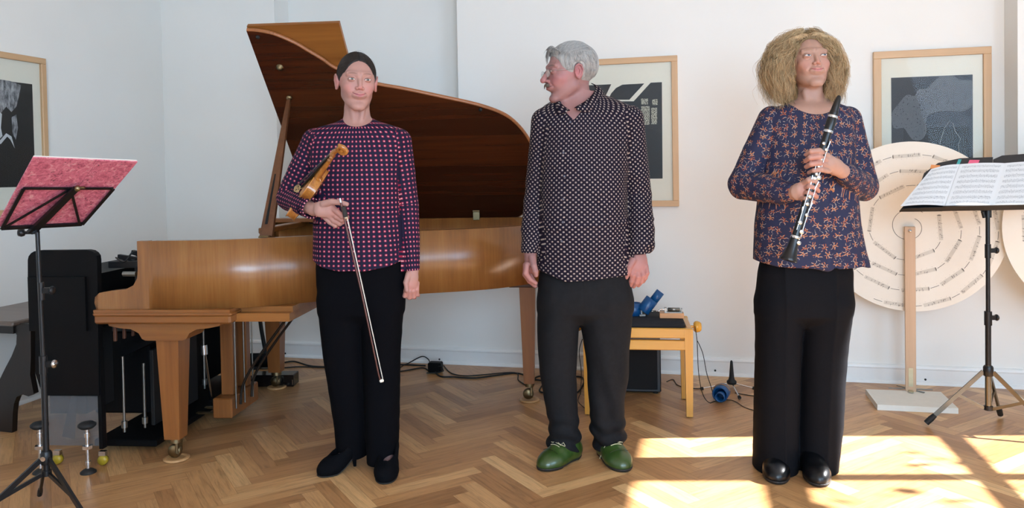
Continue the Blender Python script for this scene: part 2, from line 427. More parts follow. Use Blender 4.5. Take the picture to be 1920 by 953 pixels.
def picture(name, label, loc, rz, wd, ht, fw, mat_m, art):
    # local: x right, z up, facing -y; loc = centre on the wall surface
    root = thing(name, label, 'picture', loc, rz, 'framed prints on the walls')
    for nm, c, sz, mt in (('frame_rail', (0, -.014, ht / 2 - fw / 2), (wd, .028, fw), 'beechx'), ('frame_rail', (0, -.014, -ht / 2 + fw / 2), (wd, .028, fw), 'beechx'),
                          ('frame_rail', (-wd / 2 + fw / 2, -.014, 0), (fw, .0278, ht - 2 * fw), 'beechz'), ('frame_rail', (wd / 2 - fw / 2, -.014, 0), (fw, .0278, ht - 2 * fw), 'beechz')):
        b = MB(); b.box(c, sz, bevel=.002); b.build(nm, M[mt], root)
    b = MB(); b.box((0, -.008, 0), (wd - 2 * fw, .006, ht - 2 * fw)); b.build('mat_board', M['matboard'], root)
    b = MB(); b.box((0, -.020, 0), (wd - 2 * fw, .002, ht - 2 * fw)); b.build('glass_pane', M['glass'], root)
    art(root)
def flat(b, pts, y, mi=0, t=.0006):
    b.prism(pts, y, y - t, lambda u, v, w_: (u, w_, v), mi)
# right-hand picture in the niche: from its corners
YN = YB + ND
tl = wallpt(1637, 99, YN - .014); tr = wallpt(1858, 86, YN - .014)
pw = tr.x - tl.x; ptop = (tl.z + tr.z) / 2; ph = 0.90
def art_r(root):
    # window of the print in picture-local coordinates
    def L(px, py): p = wallpt(px, py, YN - .014); return (p.x - (tl.x + tr.x) / 2, p.z - (ptop - ph / 2))
    x0, z1 = L(1671, 146); x1, _ = L(1824, 138); z0 = -ph / 2 + .16
    b = MB(); flat(b, [(x0, z0), (x1, z0), (x1, z1), (x0, z1)], -.0112)
    b.build('print_ground', M['printdark'], root)
    b = MB()
    pts = [(1672, 214), (1684, 196), (1700, 178), (1715, 180), (1722, 168), (1738, 166), (1748, 156), (1768, 139.5), (1784, 140), (1800, 150), (1818, 150), (1823, 155), (1823, 195), (1812, 206), (1800, 209), (1770, 208), (1745, 214), (1737, 224), (1737, 248), (1728, 262), (1712, 262), (1702, 250), (1694, 240), (1676, 240)]
    flat(b, [(min(max(q[0], x0 + .001), x1 - .001), min(q[1], z1 - .001)) for p in catmull([(p[0], p[1], 0) for p in pts], 3, True) for q in [L(p[0], p[1])]], -.0120)
    b.build('hatched_cloud', hatch_mat('hatched_cloud_ink', '30343A', '777C80', math.radians(50), 230, .52), root)
    b = MB(); flat(b, [L(1694, 241), L(1818, 237), L(1818, 300), L(1694, 300)], -.0116); b.build('dark_block', M['inkblack'], root)
    b = MB(); q = [L(*p) for p in ((1762, 270), (1771, 240), (1780, 228), (1787, 231), (1791, 246), (1801, 260), (1797, 272), (1799, 290))]
    b.tube([(x, -.0128, z) for x, z in q], .0009, 5); b.build('outline_drawing', M['inkline'], root)
    b = MB(); q = [L(*p) for p in catmull([(1737, 222, 0), (1752, 213, 0), (1775, 209, 0), (1800, 212, 0), (1822, 222, 0)], 4) for p in [(p[0], p[1])]]
    flat(b, q + [L(1822, 237), L(1738, 240)], -.0115); b.build('hill_shape', plain('slate_ink', '3B4047', .6), root)
picture('framed_print', 'framed dark print of a hatched cloud above a black block, hanging over the score wheel', ((tl.x + tr.x) / 2, YN, ptop - ph / 2), 0, pw, ph, .042, None, art_r)
# middle picture (partly behind the man)
tr = wallpt(1270, 104, YB - .014); br = wallpt(1270, 387, YB - .014); tl = wallpt(1113, 113, YB - .014)
ph2 = tr.z - br.z; pw2 = .76; pc = (tr.x - pw2 / 2, tr.z - ph2 / 2)
def art_m(root):
    def L(px, py): p = wallpt(px, py, YB - .014); return (p.x - pc[0], p.z - pc[1])
    x1, z1 = L(1240, 155); _, z0 = L(1240, 335); x0 = -x1 + .02
    b = MB(); flat(b, [(x0, z0), (x1, z0), L(1241, 154), L(1220, 155), L(1188, 190), L(1150, 190), (x0, L(1100, 190)[1])], -.0112)
    flat(b, [L(1208, 156.5), L(1180, 187), L(1140, 187), L(1146, 175), L(1155, 165), L(1167, 158.7)], -.0112); flat(b, [L(1146, 158), L(1132, 187), L(1060, 190), L(1060, 162)], -.0112)
    b.build('print_ground', M['inkblack'], root)
    bb = MB()
    for a, c, d, e in ((1202, 185, 1215, 196), (1223, 186, 1233, 197), (1202, 199, 1218, 234), (1221, 202, 1232, 233)):
        flat(bb, [L(a, e), L(d, e), L(d, c), L(a, c)], -.0120)
    m, n = newmat('speckled_window_ink', lin('B8B8A8'), .7)
    n.set(n.b.inputs['Base Color'], n.ramp(n.noise(n.coords(), 160, 3, .7), [(.46, lin('2A2B2A')), (.52, lin('B9BAAA'))]))
    bb.build('speckled_window', m, root)
picture('framed_print', 'framed bold black shape with two pale windows, hanging behind the man', (pc[0], YB, pc[1]), 0, pw2, ph2, .036, None, art_m)
# left wall picture: plane x = XL
def leftpt(px, py, xw=XL + .014):
    u = (px - 960) / F_PX; v = (PPY - py) / F_PX
    d = _f + _r * u + _u * v; dw = W(d.x, d.y, d.z); t = xw / dw.x
    return Vector((xw, dw.y * t, EYE + dw.z * t))
a = leftpt(83, 112); c = leftpt(0, 95); ph3 = .90; pw3 = .74
zt = (a.z + c.z) / 2
pc3 = Vector((XL, a.y - pw3 / 2, zt - ph3 / 2))
def art_l(root):
    def L(px, py): p = leftpt(px, py); return (p.y - pc3.y, p.z - pc3.z)
    x1, z1 = L(61, 158); x0 = -x1 + .01; z0 = L(61, 350)[1]
    b = MB(); flat(b, [(x0, z0), (x1, z0), (x1, z1), (x0, z1)], -.0112); b.build('print_ground', M['inkblack'], root)
    m, n = newmat('chalky_ink', lin('8C8E90'), .7)
    n.set(n.b.inputs['Base Color'], n.ramp(n.noise(n.mapping(n.coords(), (3, 1, 1)), 22, 5, .7), [(.35, lin('33363A')), (.7, lin('B4B6B8'))]))
    b = MB(); flat(b, [L(*p) for p in ((-60, 140), (20, 152), (40, 160), (36, 180), (31, 200), (22, 210), (12, 200), (0, 215), (-30, 230), (-70, 200))], -.0120)
    flat(b, [L(*p) for p in ((22, 220), (31, 215), (34, 240), (30, 262), (24, 250))], -.0121)
    b.build('chalky_cloud', m, root)
    b = MB(); flat(b, [L(*p) for p in ((-40, 262), (0, 264), (12, 250), (22, 256), (28, 278), (20, 262), (14, 256), (2, 270), (-40, 270))], -.0122)
    flat(b, [L(*p) for p in ((0, 210), (4, 214), (2, 240), (5, 255), (-2, 262), (-20, 250), (-20, 215))], -.0122)
    b.build('white_crest', plain('white_ink', 'C4C6C8', .7), root)
picture('framed_print', 'framed black print with a chalky white cloud, on the left wall behind the pink score', pc3, math.pi / 2, pw3, ph3, .034, None, art_l)
# ------------------------------------------------------------------ grand piano
PA = math.radians(-5.16)
P0 = Vector((-1.49, 3.43, 0))
piano = thing('grand_piano', 'walnut grand piano with its lid propped open, behind the violinist', 'piano', W(*P0), YAW + PA)
ca, sa = math.cos(PA), math.sin(PA)
def PL(p):      # floor-frame point -> piano local (s,t,z)
    dx, dy = p[0] - P0.x, p[1] - P0.y
    return Vector((ca * dx + sa * dy, -sa * dx + ca * dy, p[2]))
ZR = 0.985; ZB = 0.69; TB = 1.25
SMAX = 1.72
near = [(-.06, -.135), (.15, -.128), (.35, -.085), (.60, .055), (.80, .165), (1.04, .27), (1.22, .34), (1.38, .425), (1.52, .565), (1.63, .77), (1.70, .95), (SMAX, 1.10)]
nearc = [(p.x, p.y) for p in catmull([(x, y, 0) for x, y in near], 6)]
outl = nearc + [(SMAX - .005, 1.20), (SMAX - .06, TB - .01), (SMAX - .12, TB), (-.06, TB)]
def inset(poly, d):
    n = len(poly); out = []
    for i in range(n):
        p0, p1, p2 = Vector(poly[i - 1]), Vector(poly[i]), Vector(poly[(i + 1) % n])
        a = (p1 - p0); b_ = (p2 - p1)
        if a.length < 1e-9 or b_.length < 1e-9: out.append(tuple(p1)); continue
        n1 = Vector((-a.y, a.x)).normalized(); n2 = Vector((-b_.y, b_.x)).normalized()
        m_ = (n1 + n2); m_ = m_.normalized() if m_.length > 1e-6 else n1
        out.append(tuple(p1 + m_ * d / max(.5, m_.dot(n1))))
    return out
b = MB()                        # bent outer rim
inn = inset(outl, .035)
n_ = len(outl)
for i in range(n_ - 1):        # left open at the keyboard end
    a0, a1, c0, c1 = outl[i], outl[i + 1], inn[i], inn[i + 1]
    vs = [(*a0, ZB), (*a1, ZB), (*a1, ZR), (*a0, ZR), (*c0, ZB), (*c1, ZB), (*c1, ZR), (*c0, ZR)]
    b.add([vs[0], vs[1], vs[2], vs[3]], [(0, 1, 2, 3)], 0, True); b.add([vs[5], vs[4], vs[7], vs[6]], [(0, 1, 2, 3)], 0, True)
    b.add([vs[3], vs[2], vs[6], vs[7]], [(0, 1, 2, 3)]); b.add([vs[1], vs[0], vs[4], vs[5]], [(0, 1, 2, 3)])
def weld(o, d=1e-5):
    import bmesh
    bm = bmesh.new(); bm.from_mesh(o.data); bmesh.ops.remove_doubles(bm, verts=bm.verts, dist=d); bmesh.ops.recalc_face_normals(bm, faces=bm.faces); bm.to_mesh(o.data); bm.free(); return o
m, n = newmat('walnut_rim_veneer', lin('96602F'), .30)
co = n.coords(); sp = n.sep(co)
v = n.comb(n.math('MULTIPLY', sp[0], 9), n.math('MULTIPLY', sp[1], 4), n.math('MULTIPLY', sp[2], .7))
f1 = n.noise(v, 1.0, 5, .62, .3)
f2 = n.noise(n.comb(n.math('MULTIPLY', sp[0], 120), n.math('MULTIPLY', sp[1], 60), n.math('MULTIPLY', sp[2], 6)), 1, 3, .6)
ff = n.math('ADD', n.math('MULTIPLY', f1, .72), n.math('MULTIPLY', f2, .28))
n.set(n.b.inputs['Base Color'], n.ramp(ff, [(.3, lin('6E4222')), (.5, lin('87562A')), (.72, lin('9C6C3A'))]))
n.b.inputs['Coat Weight'].default_value = .3; n.b.inputs['Coat Roughness'].default_value = .2
n.bump(f2, .03, .002)
M['rim'] = m
weld(b.build('rim', M['rim'], piano), 1e-4)
# arms (cheeks) at the keyboard end, profile in (s,z)
def arm(t0, t1):
    pr = [(-.06, ZB), (-.30, ZB), (-.308, .72), (-.305, .745), (-.285, .763), (-.23, .772), (-.165, .778), (-.13, .795), (-.112, .825), (-.108, .86), (-.108, ZR), (-.06, ZR)]
    bb = MB(); bb.prism(pr, t0, t1, lambda u, v, w_: (u, w_, v)); bb.build('arm', M['rim'], piano)
arm(-.135, -.100); arm(TB - .035, TB)
b = MB(); 
pr = [(0, 0), (.0, .012), (.012, .018), (.020, .026), (.020, .044), (.012, .056), (.004, .060), (0, .066)]
# moulded slip running under the near arm, then key bed
b.box((.0, .01, .650), (.61, .322, .040), bevel=.008); b.box((.0, .012, .672), (.62, .334, .022), bevel=.009); b.box((.0, .01, .686), (.608, .322, .012))
b.build('key_block_moulding', M['piano'], piano)
b = MB(); b.box((.12, .58, .648), (.84, 1.34, .036)); b.box((.36, .56, .672), (.36, 1.22, .034)); b.build('key_bed', M['flap'], piano)
# keyboard
b = MB()
for k in range(52): b.box((-.20, -.07 + k * .0235, .742), (.15, .0225, .02), mi=0)
kk = 0
for k in range(51):
    if (k % 7) in (0, 2, 3, 5, 6): b.box((-.17, -.058 + k * .0235, .758), (.09, .010, .014), mi=1)
b.build('keyboard', [plain('ivory', 'E8E2D0', .3), M['black']], piano)
b = MB(); b.box((-.285, .57, .715), (.02, 1.33, .05)); b.box((-.09, .57, .79), (.02, 1.33, .16)); b.build('key_slip', M['piano'], piano)
# inside: cast plate, strings, dampers, soundboard
b = MB(); b.prism(inset(outl, .036), .80, .815, lambda u, v, w_: (u, v, w_)); b.build('soundboard', M['flap'], piano)
b = MB(); b.prism(inset(outl, .06), .83, .86, lambda u, v, w_: (u, v, w_)); b.build('cast_plate', M['brass'], piano)
# inner ledge with music desk, visible through the rim opening
b = MB(); b.box((.12, .95, ZR - .02), (.05, .62, .03), bevel=.004); b.box((.25, 1.18, ZR + .002), (.62, .10, .024), bevel=.004); b.build('music_desk', M['piano'], piano)
# hinge-side lid strip
# lid, hinge at t=TB, raised by 45 degrees
TH = math.radians(47.0); S0 = .19; LT = 1.33; HZ = ZR - .002
def lidp(s_, l, h):            # l: distance from hinge, h: height above the lid's underside
    return (s_, TB - l * math.cos(TH) + h * math.sin(TH), HZ + l * math.sin(TH) + h * math.cos(TH))
def lidhit(px, py, h=0.0):     # where the sight line through a pixel meets the lid plane -> (s, l)
    Y = 4.0
    for _ in range(40):
        q = PL(at(px, py, Y)); e = (q.z - HZ - h * math.cos(TH)) * math.cos(TH) - (TB + h * math.sin(TH) - q.y) * math.sin(TH)
        q2 = PL(at(px, py, Y + .01)); e2 = (q2.z - HZ - h * math.cos(TH)) * math.cos(TH) - (TB + h * math.sin(TH) - q2.y) * math.sin(TH)
        Y -= e / ((e2 - e) / .01)
    q = PL(at(px, py, Y)); return (q.x, (q.z - HZ - h * math.cos(TH)) / math.sin(TH))
lp_ = [lidhit(*p) for p in ((482, 60), (512, 66), (550, 82), (575, 96.5), (604, 114), (625, 128.5), (668, 147), (706, 160), (756, 169), (823, 183), (891, 198), (936, 213), (963, 230), (986, 257), (1002, 290), (1009, 330), (1003, 368), (983, 398), (959, 411))]
cc = [(p.x, p.y) for p in catmull([(S0 + .01, LT - .002, 0)] + [(x, y, 0) for x, y in lp_] + [(lp_[-1][0] - .08, 0.0, 0)], 5)]
lid_out = [(S0, 0.0), (S0, LT)] + cc
b = MB(); b.prism(lid_out, 0, .022, lambda u, v, w_: lidp(u, v, w_)); 
m2, n = newmat('walnut_lid_veneer', lin('6A3C20'), .25)
co = n.coords(); sp = n.sep(co)
ll = n.math('ADD', n.math('MULTIPLY', sp[2], .7), n.math('MULTIPLY', sp[1], -.7))
board = n.math('FLOOR', n.math('MULTIPLY', ll, 9.0))
wn = n.new('ShaderNodeTexWhiteNoise', noise_dimensions='1D'); n.set(wn.inputs['W'], board)
g1 = n.noise(n.comb(n.math('MULTIPLY', sp[0], 1.2), n.math('MULTIPLY', ll, 26), board), 1, 5, .6, .3)
ff = n.math('ADD', n.math('MULTIPLY', g1, .75), n.math('MULTIPLY', wn.outputs[0], .25))
n.set(n.b.inputs['Base Color'], n.ramp(ff, [(.25, lin('2C1108')), (.5, lin('3E1A0C')), (.8, lin('582810'))]))  # lid tone darkened to carry the shade of its underside
n.b.inputs['Coat Weight'].default_value = .25; n.b.inputs['Coat Roughness'].default_value = .2
M['lid'] = m2
b.build('lid', M['lid'], piano)
b = MB()                       # pale edge strip of the lid
for i in range(1, len(lid_out) - 1):
    p, q = lid_out[i], lid_out[i + 1]
    b.tube([lidp(p[0], p[1], .011), lidp(q[0], q[1], .011)], .0118, 6, caps=False)
b.build('lid_edge', plain('walnut_lid_edge', '9A6038', .35, var=.1), piano)
b = MB()                       # front flap folded back on top of the lid
fx = lidhit(641, 60, .03)[0]
b.prism([(S0 - .002, .02), (S0 - .002, LT + .012), (fx, LT + .012), (fx, .02)], .024, .044, lambda u, v, w_: lidp(u, v, w_))
fl = b.build('front_flap', M['flap'], piano)
for sx, l in (lidhit(525, 126),):
    b = MB(); c = Vector(lidp(sx, l, -.002)); nrm = Vector((0, -math.sin(TH), -math.cos(TH)))
    b.lathe([(.019, 0), (.019, .003), (.012, .007), (.011, .013), (.005, .017), (0, .018)], c=c, R=basis(nrm), n=18); b.build('prop_socket', M['brass'], piano)
for sx, l in (lidhit(484, 69), lidhit(901, 205)):
    b = MB(); c = Vector(lidp(sx, l, -.001)); nrm = Vector((0, -math.sin(TH), -math.cos(TH))); b.lathe([(.010, 0), (.010, .006), (.006, .010), (0, .011)], c=c, R=basis(nrm), n=12); b.build('rubber_buffer', M['rubber'], piano)
# lid prop (tapered), from the near rim to the underside
pb = PL(at(499, 436, 3.47)); pb.z = ZR - .01
_q = lidhit(543, 181); _best = (0, _q[0], _q[1])
pt_ = Vector(lidp(_best[1], _best[2], -.003))
b = MB(); d = (pt_ - pb).normalized(); R = basis(d, (1, 0, 0)); Lp = (pt_ - pb).length
def bar(b, p, q, w0, t0, w1, t1, xh=(1, 0, 0), mi=0):
    p, q = Vector(p), Vector(q); R = basis(q - p, xh); x, y = R.col[0], R.col[1]
    vs = [p + x * sx * w0 / 2 + y * sy * t0 / 2 for sx, sy in ((-1, -1), (1, -1), (1, 1), (-1, 1))] + [q + x * sx * w1 / 2 + y * sy * t1 / 2 for sx, sy in ((-1, -1), (1, -1), (1, 1), (-1, 1))]
    b.add(vs, [(0, 1, 2, 3)[::-1], (4, 5, 6, 7), (0, 1, 5, 4), (1, 2, 6, 5), (2, 3, 7, 6), (3, 0, 4, 7)], mi); return b
bar(b, pb, pb + d * (Lp - .03), .058, .022, .018, .018)
pr_ = b.build('lid_prop', wood('walnut_prop', '55321D', '7A4E30', axis=2, scale=.5), piano)
b = MB(); b.tube([pb + d * (Lp - .03), pb + d * (Lp - .02)], .010, 10)
b.build('prop_fitting', M['brass'], piano)
b = MB(); b.sphere(pt_ - d * .008, (.016, .016, .012), R=R); b.build('prop_head', M['brass'], piano)
b = MB(); bar(b, pb + d * .07 + R.col[0] * -.006 - R.col[1] * .0115, pb + d * .36 + R.col[0] * -.003 - R.col[1] * .0095, .012, .002, .007, .002); b.build('short_prop', M['blackmat'], piano)
b = MB(); b.box(pb + Vector((0, -.01, -.005)), (.05, .045, .035), bevel=.004); b.build('prop_block', M['brass'], piano)
# far hinge seen at the tail
hp = PL(at(897, 410, 4.62)); b = MB(); b.box((hp.x, TB - .035, ZR + .012), (.04, .012, .05), bevel=.002); b.tube([(hp.x - .02, TB - .04, ZR + .04), (hp.x + .02, TB - .04, ZR + .04)], .006, 8); b.build('lid_hinge', M['brass'], piano)
# legs
def leg(x, y, wtop, wbot, zt, label=None):
    bb = MB(); rb = .10
    bar(bb, (x, y, zt), (x, y, rb), wtop, wtop, wbot, wbot)
    o = bb.build('leg', M['pianov'], piano)
    bb = MB(); bb.tube([(x, y, rb + .004), (x, y, rb - .02)], wbot * .42, 14)
    bb.box((x + .012, y, .058), (.012, .05, .05), bevel=.003); bb.lathe([(.0, -.013), (.026, -.013), (.030, -.006), (.030, .006), (.026, .013), (0, .013)], c=(x - .006, y, .034 + .006), R=basis((0, 1, 0)), n=16)
    bb.build('caster', M['brass'], o)
    bb = MB(); bb.lathe([(.048, 0), (.056, .004), (.056, .010), (.040, .013), (.034, .008)], c=(x, y, 0), n=24); bb.build('caster_cup', M['cup'], o)
M['cup'] = wood('caster_cup_wood', 'A87C50', 'C89A68', axis=0)
fl_ = PL(ground(331, 862)); bl_ = PL(ground(519, 728)); tl_ = PL(ground(993, 752))
leg(fl_.x, fl_.y, .104, .070, .575); leg(bl_.x, bl_.y, .104, .07, .63); leg(tl_.x, tl_.y, .090, .056, .69)
b = MB()                       # curved brackets above the front leg
for lx, ly in ((fl_.x, fl_.y), (bl_.x, bl_.y)):
    pr = [(-.26, .632), (-.25, .612), (-.20, .602), (-.15, .598), (-.115, .580), (-.10, .555), (-.085, .548), (.085, .548), (.10, .555), (.115, .580), (.15, .598), (.20, .602), (.25, .612), (.26, .632)]
    bb = MB(); bb.prism(pr, ly - .075, ly + .075, lambda u, v, w_: (u + lx, w_, v)); bb.build('leg_bracket', M['piano'], piano)
b = MB(); b.box((tl_.x, tl_.y, ZB - .03), (.19, .19, .05), bevel=.004); b.box((tl_.x - .12, tl_.y - .12, ZB - .012), (.11, .1, .02)); b.build('leg_plate', plain('dark_walnut', '3C1E10', .4), piano)
b = MB(); b.box((tl_.x - .30, tl_.y - .30, ZB - .010), (.06, .05, .02), bevel=.003); b.build('castor_bracket', M['blackmat'], piano)
# beams under the case
b = MB(); b.prism(inset(outl, .036), ZB - .001, ZB + .02, lambda u, v, w_: (u, v, w_)); b.build('bottom_frame', M['piano'], piano)
# lyre with two posts, pedal box, rods and braces
ly0 = PL(ground(441, 787)); lx, lyy = ly0.x, ly0.y + .02
b = MB(); 
for dy in (-.075, .085): b.box((lx, lyy + dy, .40), (.065, .05, .50), bevel=.004)
b.build('lyre_post', M['pianov'], piano)
b = MB(); b.box((lx, lyy, .10), (.10, .32, .10), bevel=.006); b.build('pedal_box', M['pianov'], piano)
b = MB()
for dy in (-.12, -.02, .08): b.tube([(lx + .055, lyy + dy, .09), (lx + .055, lyy + dy, .63)], .0042, 8)
b.build('pedal_rod', M['steel'], piano)
for dy in (-.08, .05):
    b = MB(); b.tube([tuple(p) for p in catmull([(lx + .06, lyy + dy, .10), (lx + .075, lyy + dy, .20), (lx + .16, lyy + dy, .34), (lx + .36, lyy + dy, .60), (lx + .40, lyy + dy, .67)], 5)], .007, 8); b.build('lyre_brace', plain('dark_bronze', '3A322C', .35, .7), piano)
for dy in (-.09, 0, .09):
    b = MB(); b.box((lx - .10, lyy + dy, .055), (.14, .022, .010), bevel=.003); b.build('pedal', M['brass'], piano)

# ------------------------------------------------------------------ automatic piano player in front of the keyboard
pl_root = thing('piano_player_cabinet', 'black cabinet piano player pushed up against the grand piano keyboard', 'machine', W(*P0), YAW + PA)
def PP(px, py, t):             # pixel -> player-local point on plane t
    # iterate depth
    Y = 3.4
    for _ in range(12):
        q = at(px, py, Y); l = PL(q); Y += (t - l.y) * ca
    return PL(at(px, py, Y))
tn = -.135
side = [PP(*p, tn) for p in ((52, 488), (53.5, 481), (58, 475), (64, 471.5), (72, 470), (163, 469), (171, 470.5), (177, 474.5), (181, 480), (182, 488), (186, 742), (80, 742), (66, 700), (66, 540), (52, 538))]
side = [(p.x, p.z) for p in side]
s_hi = max(p[0] for p in side); s_lo = min(p[0] for p in side)
def cabinet_side(t0, t1):
    bb = MB(); bb.prism(side, t0, t1, lambda u, v, w_: (u, w_, v)); bb.build('side_panel', M['black'], pl_root)
cabinet_side(tn, tn + .03)
sfar = list(side); side = [(u, min(v, .86)) for u, v in side]; cabinet_side(1.16, 1.19); side = sfar
z_b = min(p[1] for p in side); z_t = max(p[1] for p in side)
b = MB(); b.box(((s_lo + s_hi) / 2 - .02, tn + .012 + .5, (.855 + .60) / 2 - .01), (s_hi - s_lo - .06, 1.05, .855 - .62)); b.build('upper_case', M['black'], pl_root)
b = MB(); b.box(((s_lo + s_hi) / 2, .70, .31), (s_hi - s_lo - .03, .86, .40), bevel=.008); b.build('lower_case', M['black'], pl_root)
b = MB(); b.box((s_lo * .5 + s_hi * .5 - .03, .02, .40), (s_hi - s_lo - .15, .20, .36)); b.build('bellows_box', M['blackmat'], pl_root)
z1_ = PP(100, 594, tn).z
b = MB(); q0 = PP(85, 592, tn); q1 = PP(165, 611, tn); b.box(((q0.x + q1.x) / 2, tn - .004, (q0.z + q1.z) / 2), (q1.x - q0.x, .012, q0.z - q1.z), bevel=.003); b.build('hand_grip', plain('dark_grey_plastic', '222424', .4), pl_root)
# clear plastic panel below the near side
M['acrylic'], n = newmat('smoked_clear_acrylic', (.16, .165, .175), .2)
n.b.inputs['Alpha'].default_value = .45
q0 = PP(78, 742, tn + .02); q1 = PP(190, 836, tn + .02)
b = MB(); b.box(((q0.x + q1.x) / 2, tn + .02, (q0.z + q1.z) / 2), (q1.x - q0.x, .008, q0.z - q1.z)); b.build('acrylic_panel', M['acrylic'], pl_root)
b = MB(); bar(b, (q0.x + .13, tn + .05, q0.z - .01), (q0.x + .09, tn + .06, q1.z + .02), .022, .01, .055, .01); b.build('panel_rib', M['acrylic'], pl_root)
b = MB(); b.box((q1.x + .008, tn + .02, (q0.z + q1.z) / 2 + .1), (.016, .03, q0.z - q1.z + .22)); b.build('corner_post', M['black'], pl_root)
for px, py, dt in ((163, 800, -.05), (74, 800, -.06)):
    c = PP(px, py, tn + dt); 
    o = MB(); o.lathe([(.0, .020), (.026, .018), (.036, .010), (.036, .002), (.024, -.008), (.012, -.010)], c=(c.x, tn + dt, c.z + .0), n=18); foot = o.build('levelling_knob', M['rubber'], pl_root)
    o = MB(); o.tube([(c.x, tn + dt, c.z), (c.x, tn + dt, .02)], .008, 10); o.lathe([(.013, 0), (.013, .018)], c=(c.x, tn + dt, c.z - .045), n=6); o.lathe([(.022, 0), (.022, .014)], c=(c.x, tn + dt, c.z - .095), n=6, smooth=False); o.lathe([(.012, 0), (.012, .014)], c=(c.x, tn + dt, .035), n=6); o.build('levelling_screw', M['chrome'], foot)
    o = MB(); o.lathe([(.032, 0), (.032, .006), (.022, .014), (.010, .020)], c=(c.x, tn + dt, 0), n=20); o.build('levelling_foot', M['rubber'], foot)
for px, py in ((193, 843), (108, 846)):
    c = PP(px, py, tn + .04); o = MB(); o.lathe([(.0, -.012), (.020, -.012), (.022, 0), (.020, .012), (0, .012)], c=(c.x, tn + .04, .022), R=basis((0, 1, 0)), n=16)
    o.build('roller', plain('yellow_nylon', 'A88E24', .4), pl_root)
    o = MB(); o.box((c.x, tn + .04, .052), (.03, .02, .02)); o.build('roller_bracket', M['chrome'], pl_root)
# sled that reaches under the piano
b = MB(); b.box((s_hi - .02, .62, .040), (.30, 1.12, .030), bevel=.004); b.build('sled_board', M['black'], pl_root)
_bb = plain('black_board', '101113', .6)
b = MB(); b.box((s_hi + .04, .40, .26), (.018, .42, .36), bevel=.003); b.build('front_board', _bb, pl_root)
b = MB(); b.box((s_hi + .04, 1.02, .30), (.02, .20, .50), bevel=.003); b.build('front_board', _bb, pl_root)
b = MB()                       # sloping action cover
b.add([(s_hi - .02, .05, .44), (s_hi - .02, 1.1, .44), (s_hi + .16, 1.1, .52), (s_hi + .16, .05, .52), (s_hi - .02, .05, .47), (s_hi - .02, 1.1, .47), (s_hi + .16, 1.1, .545), (s_hi + .16, .05, .545)],
      [(0, 1, 2, 3), (7, 6, 5, 4), (0, 4, 5, 1), (3, 2, 6, 7), (0, 3, 7, 4), (1, 5, 6, 2)]); b.build('action_cover', M['black'], pl_root)
for k in range(9):
    b = MB(); b.box((s_hi + .018 + k * .008, -.05 + k * .055, .585), (.012, .014, .10), bevel=.002); b.build('hammer_rod', plain('reddish_wood', '5A3626', .5), pl_root)
for (dx, t_, z0, z1) in ((.03, -.02, .12, .46), (.055, .10, .10, .40), (.09, .60, .14, .60)):
    b = MB(); b.tube([(s_hi + dx, t_, z0), (s_hi + dx, t_, z1)], .006, 8); b.lathe([(.013, 0), (.013, .03)], c=(s_hi + dx, t_, z0 + .02), n=10); b.build('metal_rod', M['steel'], pl_root)
q = PL(ground(398, 768)); qt = PL(at(383, 665, 4.05)); b = MB(); b.tube([(q.x, q.y, .015), tuple(qt)], [.008, .010], 10); b.tube([tuple(qt), tuple(qt + Vector((-.002, 0, .05)))], .018, 10); b.sphere((q.x, q.y, .015), .018); b.build('strut', M['chrome'], pl_root)
rngk = random.Random(5)
b = MB()                       # fingers and levers reaching over the keys
for k in range(5):
    t_ = .0 + k * .11; b.box((s_hi + .05, t_, .87), (.16, .03, .03), bevel=.003); b.box((s_hi + .05, t_ + .04, .892), (.10 + .04 * rngk.random(), .02, .02), R=rotm(0, rngk.uniform(-.3, .3), 0)); b.box((s_hi + .10, t_, .81), (.02, .012, .09))
for k in range(3): b.tube([(s_hi + .02 + k * .05, .0, .875 + .008 * k), (s_hi + .02 + k * .05, 0.62, .875 + .008 * k)], .008, 8)
b.tube([tuple(p) for p in catmull([(s_hi, .0, .90), (s_hi + .06, -.03, .885), (s_hi + .10, -.02, .93), (s_hi + .16, .0, .90)], 5)], .004, 6)
b.build('key_lever_rail', plain('black_mechanism', '121214', .5, .2), pl_root)
for k in range(5):
    b = MB(); b.tube([(s_hi + .07, -.06 + k * .13, .835), (s_hi + .13, -.06 + k * .13, .835)], .011, 10); b.build('linkage', M['steel'], pl_root)
